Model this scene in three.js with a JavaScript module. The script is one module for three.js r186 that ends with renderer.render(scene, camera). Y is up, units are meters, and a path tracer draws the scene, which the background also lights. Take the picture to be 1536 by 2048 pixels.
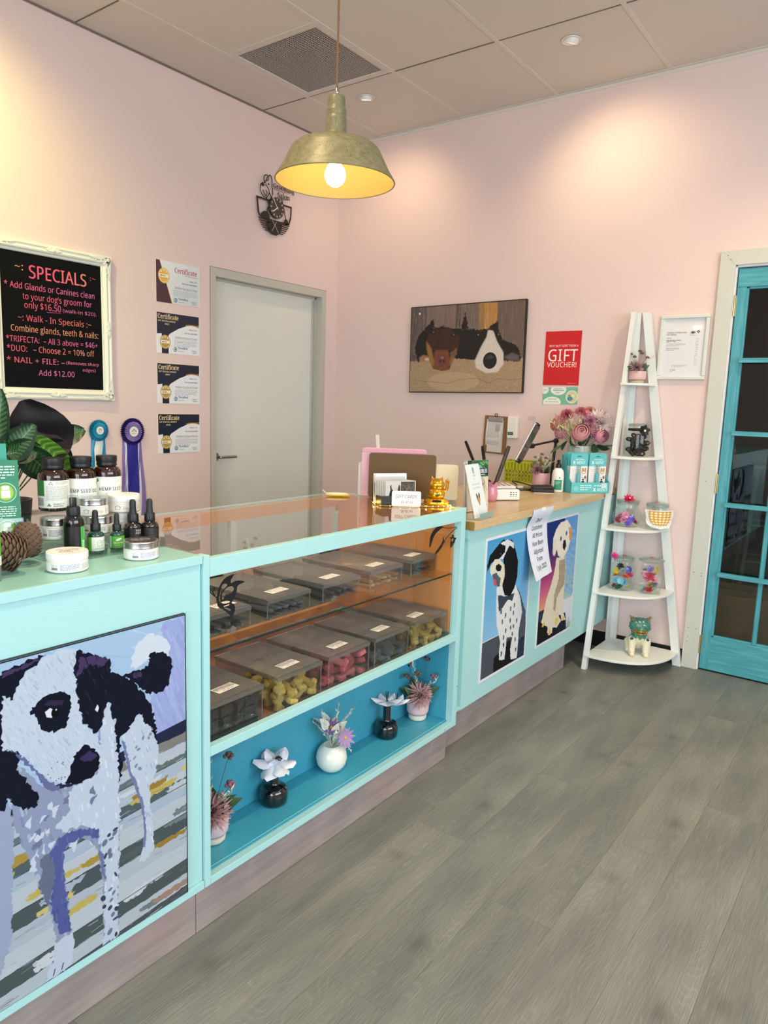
import * as THREE from 'three';
import { RoundedBoxGeometry } from 'three/addons/geometries/RoundedBoxGeometry.js';
import { mergeGeometries, mergeVertices, toCreasedNormals } from 'three/addons/utils/BufferGeometryUtils.js';
import { RectAreaLightUniformsLib } from 'three/addons/lights/RectAreaLightUniformsLib.js';
import { MarchingCubes } from 'three/addons/objects/MarchingCubes.js';
import { createNoise2D, createNoise3D } from 'simplex-noise';

// ---------------------------------------------------------------- camera, light, exposure
const scene = new THREE.Scene();
RectAreaLightUniformsLib.init();
const renderer = new THREE.WebGLRenderer();
renderer.toneMapping = THREE.LinearToneMapping;
renderer.toneMappingExposure = 1.0;
renderer.shadowMap.enabled = true;

const camera = new THREE.PerspectiveCamera(2 * Math.atan(1024 / 1450.32) * 180 / Math.PI, 0.75, 0.05, 60);
camera.position.set(3.3837, 1.3488, 3.983);
camera.rotation.set(-0.1507, 0.632, 0.0325, 'YXZ');

const H = 3.041;                       // ceiling height; x = 0 is the left wall, z = 0 the back wall
const RX = 5.7, FZ = 6.9;              // right wall with the shop windows, front wall with the shop front
scene.background = new THREE.Color(0.86, 0.93, 1.0);
scene.backgroundIntensity = 2.2;

function daylight(w, h, at, look, k, name) {
  const l = new THREE.RectAreaLight(new THREE.Color(0.86, 0.94, 1.0), k, w, h);
  l.position.set(...at); l.lookAt(...look); l.name = name; scene.add(l); return l;
}
// daylight through the shop windows, at the outer face of each opening
daylight(3.3, 1.75, [RX + 0.16, 1.78, 3.25], [0, 1.78, 3.25], 5.5, 'side_window_daylight');
daylight(3.1, 2.1, [3.85, 1.5, FZ + 0.16], [3.85, 1.5, 0], 4.8, 'front_window_daylight');

// ---------------------------------------------------------------- helpers
const PI = Math.PI, cos = Math.cos, sin = Math.sin;
let seed = 7;
const rnd = () => { seed = (seed * 1664525 + 1013904223) >>> 0; return seed / 4294967296; };
const rr = (a, b) => a + (b - a) * rnd();
const n2 = createNoise2D(rnd), n3 = createNoise3D(rnd);
const taken = {};
const numbered = (n) => { const k = taken[n] = (taken[n] ?? -1) + 1; return k ? n + '_' + String(k).padStart(3, '0') : n; };
const V = (x, y, z) => new THREE.Vector3(x, y, z);

function thing(name, label, category, at = [0, 0, 0], turn = 0, group) {
  const o = new THREE.Group(); o.name = numbered(name); scene.add(o);
  o.position.set(...at); o.rotation.y = turn; o.userData = { label, category };
  if (group) o.userData.group = group;
  return o;
}
function mesh(name, geo, mat) {
  const g = Array.isArray(geo) ? merge(geo) : geo;
  const m = new THREE.Mesh(g, mat); m.name = name; m.castShadow = m.receiveShadow = true; return m;
}
function part(name, geo, mat, parent, at, rot) {
  const m = mesh(name, geo, mat); if (at) m.position.set(...at); if (rot) m.rotation.set(...rot); parent.add(m); return m;
}
function solo(name, geo, mat, label, category, at = [0, 0, 0], turn = 0, group) {
  const m = mesh(numbered(name), geo, mat); m.position.set(...at); m.rotation.y = turn; scene.add(m);
  m.userData = { label, category }; if (group) m.userData.group = group; return m;
}
function struct(name, geo, mat) {
  const m = geo ? mesh(name, geo, mat) : new THREE.Group(); m.name = name; m.userData = { kind: 'structure' }; scene.add(m); return m;
}
function dup(o, at, turn, label, group, name) {
  const r = o.clone(); r.userData = { ...o.userData }; r.name = numbered(name || o.name.replace(/_\d{3}$/, '')); scene.add(r);
  if (at) r.position.set(...at); if (turn !== undefined) r.rotation.y = turn;
  if (label) r.userData.label = label; if (group) r.userData.group = group; return r;
}
function merge(list) {
  const out = list.map((g) => { let q = g.index ? g.toNonIndexed() : g; for (const k of Object.keys(q.attributes)) if (!['position', 'normal', 'uv'].includes(k)) q.deleteAttribute(k); return q; });
  return mergeGeometries(out, false);
}
// box from min to max corner, edges rounded by r, uv in metres
function B(x0, x1, y0, y1, z0, z1, r = 0.0015) {
  const w = x1 - x0, h = y1 - y0, d = z1 - z0, rad = Math.min(r, w / 2.1, h / 2.1, d / 2.1);
  const g = rad > 0 ? new RoundedBoxGeometry(w, h, d, 1, rad) : new THREE.BoxGeometry(w, h, d);
  g.translate((x0 + x1) / 2, (y0 + y1) / 2, (z0 + z1) / 2);
  return metreUV(g);
}
function metreUV(g) {
  const p = g.attributes.position, n = g.attributes.normal, uv = new Float32Array(p.count * 2);
  for (let i = 0; i < p.count; i++) {
    const ax = Math.abs(n.getX(i)), ay = Math.abs(n.getY(i)), az = Math.abs(n.getZ(i));
    let u, v;
    if (ax >= ay && ax >= az) { u = p.getZ(i); v = p.getY(i); } else if (ay >= az) { u = p.getZ(i); v = p.getX(i); } else { u = p.getX(i); v = p.getY(i); }
    uv[2 * i] = u; uv[2 * i + 1] = v;
  }
  g.setAttribute('uv', new THREE.BufferAttribute(uv, 2)); return g;
}
const gX = (x, y0, y1, z0, z1) => new THREE.PlaneGeometry(z1 - z0, y1 - y0).rotateY(PI / 2).translate(x, (y0 + y1) / 2, (z0 + z1) / 2), gY = (y, x0, x1, z0, z1) => new THREE.PlaneGeometry(x1 - x0, z1 - z0).rotateX(-PI / 2).translate((x0 + x1) / 2, y, (z0 + z1) / 2), gZ = (z, x0, x1, y0, y1) => new THREE.PlaneGeometry(x1 - x0, y1 - y0).translate((x0 + x1) / 2, (y0 + y1) / 2, z); // panes
const cbox = (w, h, d, r) => B(-w / 2, w / 2, 0, h, -d / 2, d / 2, r);     // box standing on its base
const lathe = (pts, seg = 28) => new THREE.LatheGeometry(pts.map(([r, y]) => new THREE.Vector2(Math.max(r, 0.00001), y)), seg);
const tube = (pts, r, seg = 24, rs = 7, closed = false) => new THREE.TubeGeometry(new THREE.CatmullRomCurve3(pts.map((p) => V(...p)), closed), seg, r, rs, closed);
const move = (g, x, y, z) => g.translate(x, y, z);
function place(g, at = [0, 0, 0], rot = [0, 0, 0], s = 1) {
  const m = new THREE.Matrix4().compose(V(...at), new THREE.Quaternion().setFromEuler(new THREE.Euler(...rot)), Array.isArray(s) ? V(...s) : V(s, s, s));
  return g.applyMatrix4(m);
}
function shapeOf(pts) { const s = new THREE.Shape(); pts.forEach(([x, y], i) => (i ? s.lineTo(x, y) : s.moveTo(x, y))); s.closePath(); return s; }
function extrude(pts, d, bevel = 0, curve = false) {
  const s = Array.isArray(pts) ? (curve ? new THREE.Shape(new THREE.CatmullRomCurve3(pts.map((p) => V(p[0], p[1], 0)), true).getPoints(pts.length * 4).map((p) => new THREE.Vector2(p.x, p.y))) : shapeOf(pts)) : pts;
  return new THREE.ExtrudeGeometry(s, { depth: d, bevelEnabled: bevel > 0, bevelThickness: bevel, bevelSize: bevel, bevelSegments: 2, curveSegments: 10 });
}
function rrect(w, h, r) {
  const s = new THREE.Shape(), a = w / 2, b = h / 2;
  s.moveTo(-a + r, -b); s.lineTo(a - r, -b); s.quadraticCurveTo(a, -b, a, -b + r); s.lineTo(a, b - r); s.quadraticCurveTo(a, b, a - r, b);
  s.lineTo(-a + r, b); s.quadraticCurveTo(-a, b, -a, b - r); s.lineTo(-a, -b + r); s.quadraticCurveTo(-a, -b, -a + r, -b); return s;
}
// ---- textures
function canvasTex(w, h, draw, srgb = true) {
  const c = document.createElement('canvas'); c.width = w; c.height = h; draw(c.getContext('2d'), w, h);
  const t = new THREE.CanvasTexture(c); if (srgb) t.colorSpace = THREE.SRGBColorSpace; t.anisotropy = 8; return t;
}
function dataTex(w, h, f, srgb) {
  const d = new Uint8Array(w * h * 4);
  for (let y = 0; y < h; y++) for (let x = 0; x < w; x++) { const c = f(x / w, y / h), i = (y * w + x) * 4; if (c.length) { d[i] = c[0]; d[i + 1] = c[1]; d[i + 2] = c[2]; } else d[i] = d[i + 1] = d[i + 2] = c; d[i + 3] = 255; }
  const t = new THREE.DataTexture(d, w, h); t.wrapS = t.wrapT = THREE.RepeatWrapping; t.magFilter = THREE.LinearFilter; t.minFilter = THREE.LinearFilter; if (srgb) t.colorSpace = THREE.SRGBColorSpace; t.needsUpdate = true; return t;
}
const rep = (t, u, v) => { const k = t.clone(); k.repeat.set(u, v); k.wrapS = k.wrapT = THREE.RepeatWrapping; k.needsUpdate = true; return k; };
const clamp = (x, a = 0, b = 1) => Math.min(b, Math.max(a, x));
const std = (color, rough = 0.6, o = {}) => new THREE.MeshStandardMaterial({ color, roughness: rough, ...o });
const phys = (color, rough, o = {}) => new THREE.MeshPhysicalMaterial({ color, roughness: rough, ...o });
const printed = (tex, rough = 0.55, o = {}) => new THREE.MeshStandardMaterial({ map: tex, roughness: rough, ...o });
const pane = (color = 0xffffff, rough = 0.02, o = {}) => new THREE.MeshPhysicalMaterial({ color, roughness: rough, transmission: 1, thickness: 0, ior: 1.5, ...o });
// fit a line of text between x0 and x1
function fit(c, text, x0, x1, y, size, color, font = 'sans-serif', weight = '', lean = 0) {
  c.save(); c.font = `${weight} ${size}px ${font}`; c.fillStyle = color; c.textBaseline = 'alphabetic';
  const w = c.measureText(text).width || 1; c.translate(x0, y); c.transform((x1 - x0) / w, 0, lean, 1, 0, 0); c.fillText(text, 0, 0); c.restore();
}
// lines of fine print too small to read
function fine(c, x0, x1, y0, y1, n, color, h = 0.35) {
  c.fillStyle = color; const st = (y1 - y0) / n;
  for (let i = 0; i < n; i++) { let x = x0; const end = x1 - (i === n - 1 ? (x1 - x0) * 0.35 : rnd() * (x1 - x0) * 0.06); while (x < end) { const w = Math.min(st * rr(0.8, 3), end - x); c.fillRect(x, y0 + i * st, w, st * h); x += w + st * 0.35; } }
}
const poly = (c, pts, fill) => { c.beginPath(); pts.forEach(([x, y], i) => (i ? c.lineTo(x, y) : c.moveTo(x, y))); c.closePath(); c.fillStyle = fill; c.fill(); };
const oval = (c, x, y, rx, ry, fill, rot = 0) => { c.beginPath(); c.ellipse(x, y, rx, ry, rot, 0, 2 * PI); c.fillStyle = fill; c.fill(); };
// flat print on a thin sheet: a box whose +z face carries the texture
function sheet(name, w, h, tex, parent, opt = {}) {
  const d = opt.d ?? 0.0012, g = new THREE.BoxGeometry(w, h, d), edge = std(opt.edge ?? 0xf2f1ee, 0.7), face = opt.mat ?? printed(tex, opt.rough ?? 0.5);
  const m = new THREE.Mesh(g, [edge, edge, edge, edge, face, edge]); m.name = name; m.castShadow = m.receiveShadow = true;
  if (parent) parent.add(m); return m;
}
// ---------------------------------------------------------------- surfaces
const grainA = dataTex(512, 512, (u, v) => 128 + 60 * n2(u * 60, v * 60) * 0.5 + 60 * n2(u * 200, v * 200) * 0.5);
const wallBump = rep(grainA, 1.6, 1.6);
const pinkMat = std(0xe8d2cd, 0.62, { bumpMap: wallBump, bumpScale: 0.0006 });
const tileBump = rep(grainA, 2.3, 2.3);
const ceilMat = std(0xdad3ca, 0.85, { bumpMap: tileBump, bumpScale: 0.0005 });
const teeMat = std(0xdcd6cd, 0.6);
const brushBump = dataTex(512, 512, (u, v) => 128 + 70 * n2(u * 8, v * 130) + 40 * n2(u * 3, v * 40));
const mintMat = std(0xa5d8da, 0.42, { bumpMap: rep(brushBump, 2, 2), bumpScale: 0.0002 });
const mintTopMat = std(0x93c9c0, 0.3, { bumpMap: rep(brushBump, 2, 2), bumpScale: 0.0003 });
const kickMap = dataTex(512, 512, (u, v) => { const g = n2(u * 3, v * 40) * 5 + n2(u * 12, v * 160) * 4 + n2(u * 4, v * 5) * 8; const r = Math.max(0, n2(u * 3 + 9, v * 4)) * 16; return [150 + g + r * 0.6, 141 + g, 139 + g]; }, true);
const kickMat = std(0xffffff, 0.6, { map: rep(kickMap, 1.1, 1.1) });
const tealMat = std(0x3f9fba, 0.4, { bumpMap: rep(brushBump, 2, 2), bumpScale: 0.0003 });
const orangeMat = std(0xc8843f, 0.38, { bumpMap: rep(brushBump, 2, 2), bumpScale: 0.0003 });
const deckBrown = std(0x7d5546, 0.4);
const frameGrey = std(0xc3c2b8, 0.45);
const doorWhite = std(0xe3e6df, 0.5);
const archMat = std(0xccd0c6, 0.55, { bumpMap: rep(brushBump, 1, 3), bumpScale: 0.0003 });
const doorTealMap = dataTex(512, 512, (u, v) => { const g = n2(u * 4, v * 70) * 9 + Math.max(0, n2(u * 3 + 4, v * 22)) * 16; return [74 + g, 158 + g, 172 + g]; }, true);
const doorTeal = std(0xffffff, 0.45, { map: rep(doorTealMap, 1.3, 1.3), bumpMap: rep(brushBump, 1, 2), bumpScale: 0.0003 });
const doorTealUp = std(0xffffff, 0.45, { map: (() => { const t = rep(doorTealMap, 1.3, 1.3); t.rotation = PI / 2; return t; })() });
const steel = std(0xa8a8a6, 0.28, { metalness: 1 });
const brass = std(0xc9b98a, 0.3, { metalness: 1 });

// ---------------------------------------------------------------- floor: vinyl planks along z
const PW = 0.182, PL = 1.22;
const plankTex = [], plankBump = [];
{
  const S = 1024, L = 2048, lanes = 3;
  const hgt = new Float32Array(S * L), c = new Uint8Array(S * L * 4), b = new Uint8Array(S * L * 4);
  const lw = S / lanes;
  for (let k = 0; k < lanes; k++) {
    const cx = [0.35, 0.62, 0.5][k], wob = rr(0, 50);
    const eyes = [[0.3 + rr(-0.1, 0.1), rr(0.15, 0.4)], [0.7, rr(0.6, 0.9)]];
    for (let y = 0; y < L; y++) for (let x = 0; x < lw; x++) {
      const u = x / lw, v = y / L, X = u * PW, Y = v * PL;
      let d = (u - cx) + 0.10 * n2(v * 2.2, wob) + 0.03 * n2(v * 7, wob + 5);
      // elongated growth rings round a few centres
      let f = Math.abs(d) * 9;
      for (const [ex, ey] of eyes) { const q = Math.hypot((u - ex) * 3.2, (v - ey) * 3.0 * 1.0); f += 2.3 * Math.exp(-q * q * 1.6); }
      f += 0.42 * n2(X * 10 + k * 9, Y * 2.4) + 0.05 * n2(X * 60, Y * 7);
      const ring = Math.abs((f * 3.6) % 1 - 0.5) * 2;                 // 0..1
      const pore = n2(X * 1000 + k * 31, Y * 9) * 0.55 + n2(X * 420, Y * 5 + 7) * 0.45;
      const broad = n2(X * 9 + k * 3, Y * 1.6 + 2), cloud = n2(X * 3 + k, Y * 2.4 + 11);
      const line = clamp((ring - 0.62) / 0.38);
      let t = 0.5 + 0.10 * broad + 0.07 * cloud + 0.28 * pore + 0.13 * line * (0.6 + 0.4 * pore) - 0.04 * (1 - line);
      for (const [ex, ey] of [[eyes[1][0], eyes[1][1]]]) { const q = Math.hypot((u - ex) * 5, (v - ey) * 22); t -= 0.26 * Math.exp(-q * q * 3.0); }
      const i = (y * S + Math.min(S - 1, Math.floor(k * lw) + x)) * 4, w = clamp(broad * 0.5 + 0.5);
      const r0 = 108 + 84 * t, warm = 5 * w - 1;
      c[i] = clamp(r0 + warm, 0, 255); c[i + 1] = clamp(r0 + 1 + warm * 0.4, 0, 255); c[i + 2] = clamp(r0 - 3 - warm * 0.5, 0, 255); c[i + 3] = 255;
      const bb = clamp(128 + 80 * pore + 30 * line, 0, 255); b[i] = b[i + 1] = b[i + 2] = bb; b[i + 3] = 255;
    }
  }
  for (const [arr, list, srgb] of [[c, plankTex, true], [b, plankBump, false]]) {
    const t = new THREE.DataTexture(arr, S, L); t.magFilter = t.minFilter = THREE.LinearFilter; if (srgb) t.colorSpace = THREE.SRGBColorSpace; t.wrapS = t.wrapT = THREE.RepeatWrapping; t.needsUpdate = true; list.push(t);
  }
  void hgt;
}
const floorRoot = struct('floor', B(-0.2, RX + 0.2, -0.12, -0.004, -0.1, FZ + 0.2, 0), std(0x5d5f5b, 0.8));
{
  const mats = [0xcad0cf, 0xc4cbca, 0xd0d5d3, 0xc0c7c6].map((k) => new THREE.MeshStandardMaterial({ color: k, map: plankTex[0], bumpMap: plankBump[0], bumpScale: 0.0007, roughness: 0.43 }));
  const geos = {};
  const plankGeo = (len, lane, flip, off) => {
    const key = [len.toFixed(3), lane, flip, off].join();
    if (geos[key]) return geos[key];
    const g = new THREE.BoxGeometry(PW - 0.0002, 0.004, len - 0.0002), p = g.attributes.position, uv = g.attributes.uv;
    // top face with a tiny chamfer: pull the upper rim in
    for (let i = 0; i < p.count; i++) {
      const fx = p.getX(i) / (PW - 0.0007) + 0.5, fz = p.getZ(i) / PL + 0.5 + off;
      uv.setXY(i, (lane + (flip ? 1 - fx : fx) * 0.97 + 0.015) / 3, flip ? 1 - fz : fz);
      if (p.getY(i) > 0) { p.setX(i, p.getX(i) * 0.9985); }
    }
    return geos[key] = g;
  };
  let row = 0;
  for (let x = 0.02; x < RX; x += PW, row++) {
    const start = -[0.31, 0.86, 0.12, 0.62, 1.02, 0.42][row % 6];
    let k = 0;
    for (let z = start; z < FZ; z += PL, k++) {
      const z0 = Math.max(z, 0.0), z1 = Math.min(z + PL, FZ); if (z1 - z0 < 0.02) continue;
      const v = (row * 7 + k * 5) % 12, m = mesh('plank', plankGeo(z1 - z0, v % 3, v > 5, 0), mats[(row * 3 + k * 2 + (row >> 1)) % 4]);
      m.position.set(x + PW / 2, -0.002, (z0 + z1) / 2); floorRoot.add(m);
    }
  }
}

// ---------------------------------------------------------------- walls
const D1 = { z0: 0.115, z1: 1.122, top: 2.082 };            // opening in the left wall
const D2 = { x0: 2.556, x1: 3.40, top: 2.064 };             // opening in the back wall
struct('wall_left', [B(-0.15, 0, -0.1, H + 0.4, D1.z1, FZ + 0.15, 0), B(-0.15, 0, D1.top, H + 0.4, D1.z0, D1.z1, 0), B(-0.15, 0, -0.1, H + 0.4, -0.15, D1.z0, 0), B(-0.17, -0.11, -0.1, D1.top, D1.z0, D1.z1, 0)], pinkMat);
struct('wall_back', [B(0, D2.x0, -0.1, H + 0.4, -0.12, 0, 0), B(D2.x0, D2.x1, D2.top, H + 0.4, -0.12, 0, 0), B(D2.x1, RX + 0.15, -0.1, H + 0.4, -0.12, 0, 0)], pinkMat);
const WIN = { z0: 1.6, z1: 4.9, y0: 0.9, y1: 2.65 };
struct('wall_right', [B(RX, RX + 0.15, -0.1, H + 0.4, 0, WIN.z0, 0), B(RX, RX + 0.15, -0.1, H + 0.4, WIN.z1, FZ + 0.15, 0), B(RX, RX + 0.15, -0.1, WIN.y0, WIN.z0, WIN.z1, 0), B(RX, RX + 0.15, WIN.y1, H + 0.4, WIN.z0, WIN.z1, 0)], pinkMat);
const FW = { x0: 2.3, x1: 5.4, y0: 0.45, y1: 2.55 };
struct('wall_front', [B(0, FW.x0, -0.1, H + 0.4, FZ, FZ + 0.15, 0), B(FW.x1, RX, -0.1, H + 0.4, FZ, FZ + 0.15, 0), B(FW.x0, FW.x1, -0.1, FW.y0, FZ, FZ + 0.15, 0), B(FW.x0, FW.x1, FW.y1, H + 0.4, FZ, FZ + 0.15, 0)], pinkMat);
{
  const g = []; const fr = std(0xd6d8d8, 0.4);
  for (let i = 0; i <= 5; i++) { const z = WIN.z0 + (WIN.z1 - WIN.z0) * i / 5; g.push(B(RX + 0.03, RX + 0.09, WIN.y0, WIN.y1, z - 0.03, z + 0.03, 0)); }
  for (const y of [WIN.y0 + 0.03, 2.05, WIN.y1 - 0.03]) g.push(B(RX + 0.03, RX + 0.09, y - 0.03, y + 0.03, WIN.z0, WIN.z1, 0));
  struct('window_1', g, fr);
  const f = [];
  for (let i = 0; i <= 3; i++) { const x = FW.x0 + (FW.x1 - FW.x0) * i / 3; f.push(B(x - 0.03, x + 0.03, FW.y0, FW.y1, FZ + 0.03, FZ + 0.09, 0)); }
  for (const y of [FW.y0 + 0.03, FW.y1 - 0.03]) f.push(B(FW.x0, FW.x1, y - 0.03, y + 0.03, FZ + 0.03, FZ + 0.09, 0));
  struct('window_2', f, fr);
}
struct('pavement', B(RX + 0.2, RX + 14, -0.3, -0.15, -8, 20, 0), std(0x8d8f90, 0.9));
struct('pavement_front', B(-6, RX + 0.2, -0.3, -0.15, FZ + 0.2, 20, 0), std(0x8d8f90, 0.9));
struct('baseboard_back', B(0.0, D2.x0 - 0.075, 0, 0.091, 0, 0.004, 0.001), std(0x0b0b0c, 0.5));

// ---------------------------------------------------------------- ceiling: lay-in tiles in a tee grid
const ceil = struct('ceiling', B(-0.15, RX + 0.15, H + 0.34, H + 0.42, -0.15, FZ + 0.15, 0), std(0x9a968f, 0.9));
const GX = 0.3633, GZ = 0.7203;
{
  const xs = [0]; for (let x = GX; x < RX; x += 0.6) xs.push(x); xs.push(RX);
  const zs = [0]; for (let z = GZ; z < FZ; z += 1.2) zs.push(z); zs.push(FZ);
  const geos = {};
  const tg = (w, d) => geos[w.toFixed(3) + d.toFixed(3)] ??= B(-w / 2, w / 2, 0, 0.012, -d / 2, d / 2, 0.002);
  const tile = (x0, x1, z0, z1) => part('ceiling_tile', tg(x1 - x0 - 0.004, z1 - z0 - 0.004), ceilMat, ceil, [(x0 + x1) / 2, H + 0.001 + rr(0, 0.0012), (z0 + z1) / 2]);
  for (let i = 0; i + 1 < xs.length; i++) for (let k = 0; k + 1 < zs.length; k++) {
    if (i === 1 && k === 1) { tile(xs[1], xs[2], zs[1] + 0.6, zs[2]); continue; }
    tile(xs[i], xs[i + 1], zs[k], zs[k + 1]);
  }
  for (let i = 1; i + 1 < xs.length; i++) part('main_tee', B(xs[i] - 0.011, xs[i] + 0.011, H - 0.0008, H + 0.004, 0, FZ, 0.0005), teeMat, ceil);
  for (let k = 1; k + 1 < zs.length; k++) part('cross_tee', B(0, RX, H - 0.0007, H + 0.004, zs[k] - 0.0025, zs[k] + 0.0025, 0.0005), std(0x6d655c, 0.7), ceil);
  part('cross_tee', B(GX, GX + 0.6, H - 0.0007, H + 0.004, GZ + 0.597, GZ + 0.603, 0.0005), teeMat, ceil);
  const tr = struct('trim_1', [B(0, RX, H - 0.018, H, 0, 0.003, 0.0005), B(0, RX, H - 0.0025, H + 0.001, 0, 0.02, 0.0005)], teeMat); void tr;
  struct('trim_2', [B(0, 0.003, H - 0.006, H, 0, FZ, 0.0005), B(0, 0.012, H - 0.002, H + 0.001, 0, FZ, 0.0005)], std(0x8b8076, 0.7));
}
{ // perforated return-air grille in one 600 mm bay
  const t = thing('ceiling_vent', 'square grey perforated metal air grille set in the ceiling', 'vent', [GX + 0.3, H, GZ + 0.3]);
  const a = 0.2625, q = 0.3;
  part('vent_frame', [B(-q, q, 0.0, 0.01, -q, -a), B(-q, q, 0.0, 0.01, a, q), B(-q, -a, 0.0, 0.01, -a, a), B(a, q, 0.0, 0.01, -a, a)], ceilMat, t);
  const N = 42, s = 2 * a / N, pos = [], nor = [], rad = s * 0.36;
  for (let i = 0; i < N; i++) for (let k = 0; k < N; k++) {
    const cx = -a + (i + 0.5) * s, cz = -a + (k + 0.5) * s, sq = [[-1, -1], [0, -1], [1, -1], [1, 0], [1, 1], [0, 1], [-1, 1], [-1, 0]].map(([x, z]) => [cx + x * s / 2, cz + z * s / 2]);
    const ho = sq.map((_, m) => { const an = -PI * 0.75 + m * PI / 4; return [cx + rad * cos(an), cz + rad * sin(an)]; });
    for (let m = 0; m < 8; m++) { const n = (m + 1) % 8; for (const [x, z] of [sq[m], sq[n], ho[n], sq[m], ho[n], ho[m]]) { pos.push(x, 0.006, z); nor.push(0, -1, 0); } }
  }
  const g = new THREE.BufferGeometry(); g.setAttribute('position', new THREE.Float32BufferAttribute(pos, 3)); g.setAttribute('normal', new THREE.Float32BufferAttribute(nor, 3)); g.setAttribute('uv', new THREE.Float32BufferAttribute(new Float32Array(pos.length / 3 * 2), 2));
  part('perforated_sheet', g, std(0xb4b1ab, 0.5, { metalness: 0.1, side: THREE.DoubleSide }), t);
  part('duct_box', [B(-a, a, 0.29, 0.294, -a, a, 0), B(-a, a, 0.008, 0.294, -a - 0.004, -a, 0), B(-a, a, 0.008, 0.294, a, a + 0.004, 0), B(-a - 0.004, -a, 0.008, 0.294, -a, a, 0), B(a, a + 0.004, 0.008, 0.294, -a, a, 0)], std(0x686b6d, 0.8), t);
}
// gimbal downlights
function downlight(x, z, aim, power, label, group, cone = 1.05, tint = 0xffdfb0) {
  const t = thing('downlight', label, 'downlight', [x, H, z], 0, group);
  part('trim_ring', lathe([[0.034, -0.001], [0.045, -0.0045], [0.047, -0.002], [0.047, 0.001], [0.034, 0.001]], 32), std(0xe9e7e2, 0.35), t);
  const g = new THREE.Group(); g.name = 'gimbal'; t.add(g);
  g.lookAt(t.worldToLocal(V(...aim))); 
  const head = part('lamp_head', place(lathe([[0.0, -0.028], [0.03, -0.026], [0.0335, -0.014], [0.0335, 0.012], [0.029, 0.013]], 28), [0, 0, 0], [PI / 2, 0, 0]), std(0xe9e7e2, 0.35), g);
  part('lamp_lens', place(new THREE.CylinderGeometry(0.029, 0.029, 0.003, 28), [0, 0, 0.011], [PI / 2, 0, 0]), std(0xfff3df, 0.4, { emissive: 0xfff1d8, emissiveIntensity: 3.2 }), g); void head;
  const d = V(...aim).sub(V(x, H, z)).normalize();
  const l = new THREE.SpotLight(tint, power, 0, cone, 1, 2); l.position.set(x + d.x * 0.03, H + d.y * 0.03 - 0.004, z + d.z * 0.03); l.target.position.set(...aim); l.castShadow = true; l.shadow.radius = 1.5; scene.add(l, l.target);
}
downlight(0.648, 0.543, [0.45, 2.1, 0.0], 1.2, 'tilted white downlight in the ceiling beside the square air grille', undefined);
downlight(1.861, 0.548, [2.0, 2.1, 0.0], 1.7, 'tilted white downlight in the ceiling over the red voucher poster');
downlight(0.65, 2.95, [0.0, 2.0, 2.75], 8, 'tilted white downlight in the ceiling above the chalkboard', undefined, 1.05, 0xfff08c);
downlight(3.1, 0.9, [3.0, 0, 0.9], 7, 'white downlight in the ceiling over the glazed door', undefined, 1.15);
downlight(1.86, 2.95, [1.86, 0, 2.95], 6, 'white downlight in the ceiling over the mint counter unit', undefined, 1.15);
downlight(4.4, 1.9, [4.4, 0, 1.9], 6, 'white downlight in the ceiling near the side window', undefined, 1.15);
downlight(3.1, 2.95, [3.1, 0, 2.95], 7, 'white downlight in the ceiling over the shop floor', undefined, 1.15);

// ---------------------------------------------------------------- doors
{
  const d = struct('door_1');
  part('door_frame', [B(-0.1, 0.004, 0, D1.top, D1.z1 - 0.04, D1.z1, 0.001), B(-0.1, 0.004, 0, D1.top, D1.z0, D1.z0 + 0.04, 0.001), B(-0.1, 0.0035, D1.top - 0.047, D1.top - 0.0003, D1.z0 + 0.04, D1.z1 - 0.04, 0.0005)], frameGrey, d);
  part('door_stop', [B(-0.1, -0.052, 0, D1.top - 0.047, D1.z0 + 0.04, D1.z0 + 0.053, 0.001), B(-0.1, -0.052, D1.top - 0.06, D1.top - 0.047, D1.z0 + 0.04, D1.z1 - 0.04, 0.001)], frameGrey, d);
  part('door_leaf', B(-0.1, -0.062, 0.006, D1.top - 0.05, D1.z0 + 0.055, D1.z1 - 0.042, 0.002), doorWhite, d);
  part('door_seal', B(-0.062, -0.05, 0.02, D1.top - 0.07, D1.z0 + 0.057, D1.z0 + 0.078, 0.001), std(0xc9cac6, 0.3, { metalness: 0.6 }), d);
  const h = part('door_handle', [place(new THREE.CylinderGeometry(0.027, 0.027, 0.009, 28), [0, 0, 0], [0, 0, PI / 2]), place(new THREE.CylinderGeometry(0.009, 0.009, 0.045, 14), [0.024, 0, 0], [0, 0, PI / 2]), tube([[0.045, 0, 0.004], [0.05, 0, -0.006], [0.05, 0, -0.03], [0.05, 0.0, -0.125]], 0.0085, 24, 10)], steel, d, [-0.057, 0.985, 1.04]);
  void h;
  struct('trim_3', [B(0, 0.002, 0, D1.top + 0.003, D1.z1, D1.z1 + 0.003, 0), B(0, 0.002, D1.top, D1.top + 0.003, D1.z0 - 0.003, D1.z1 + 0.003, 0)], std(0x8d7f7a, 0.8));
}
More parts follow.
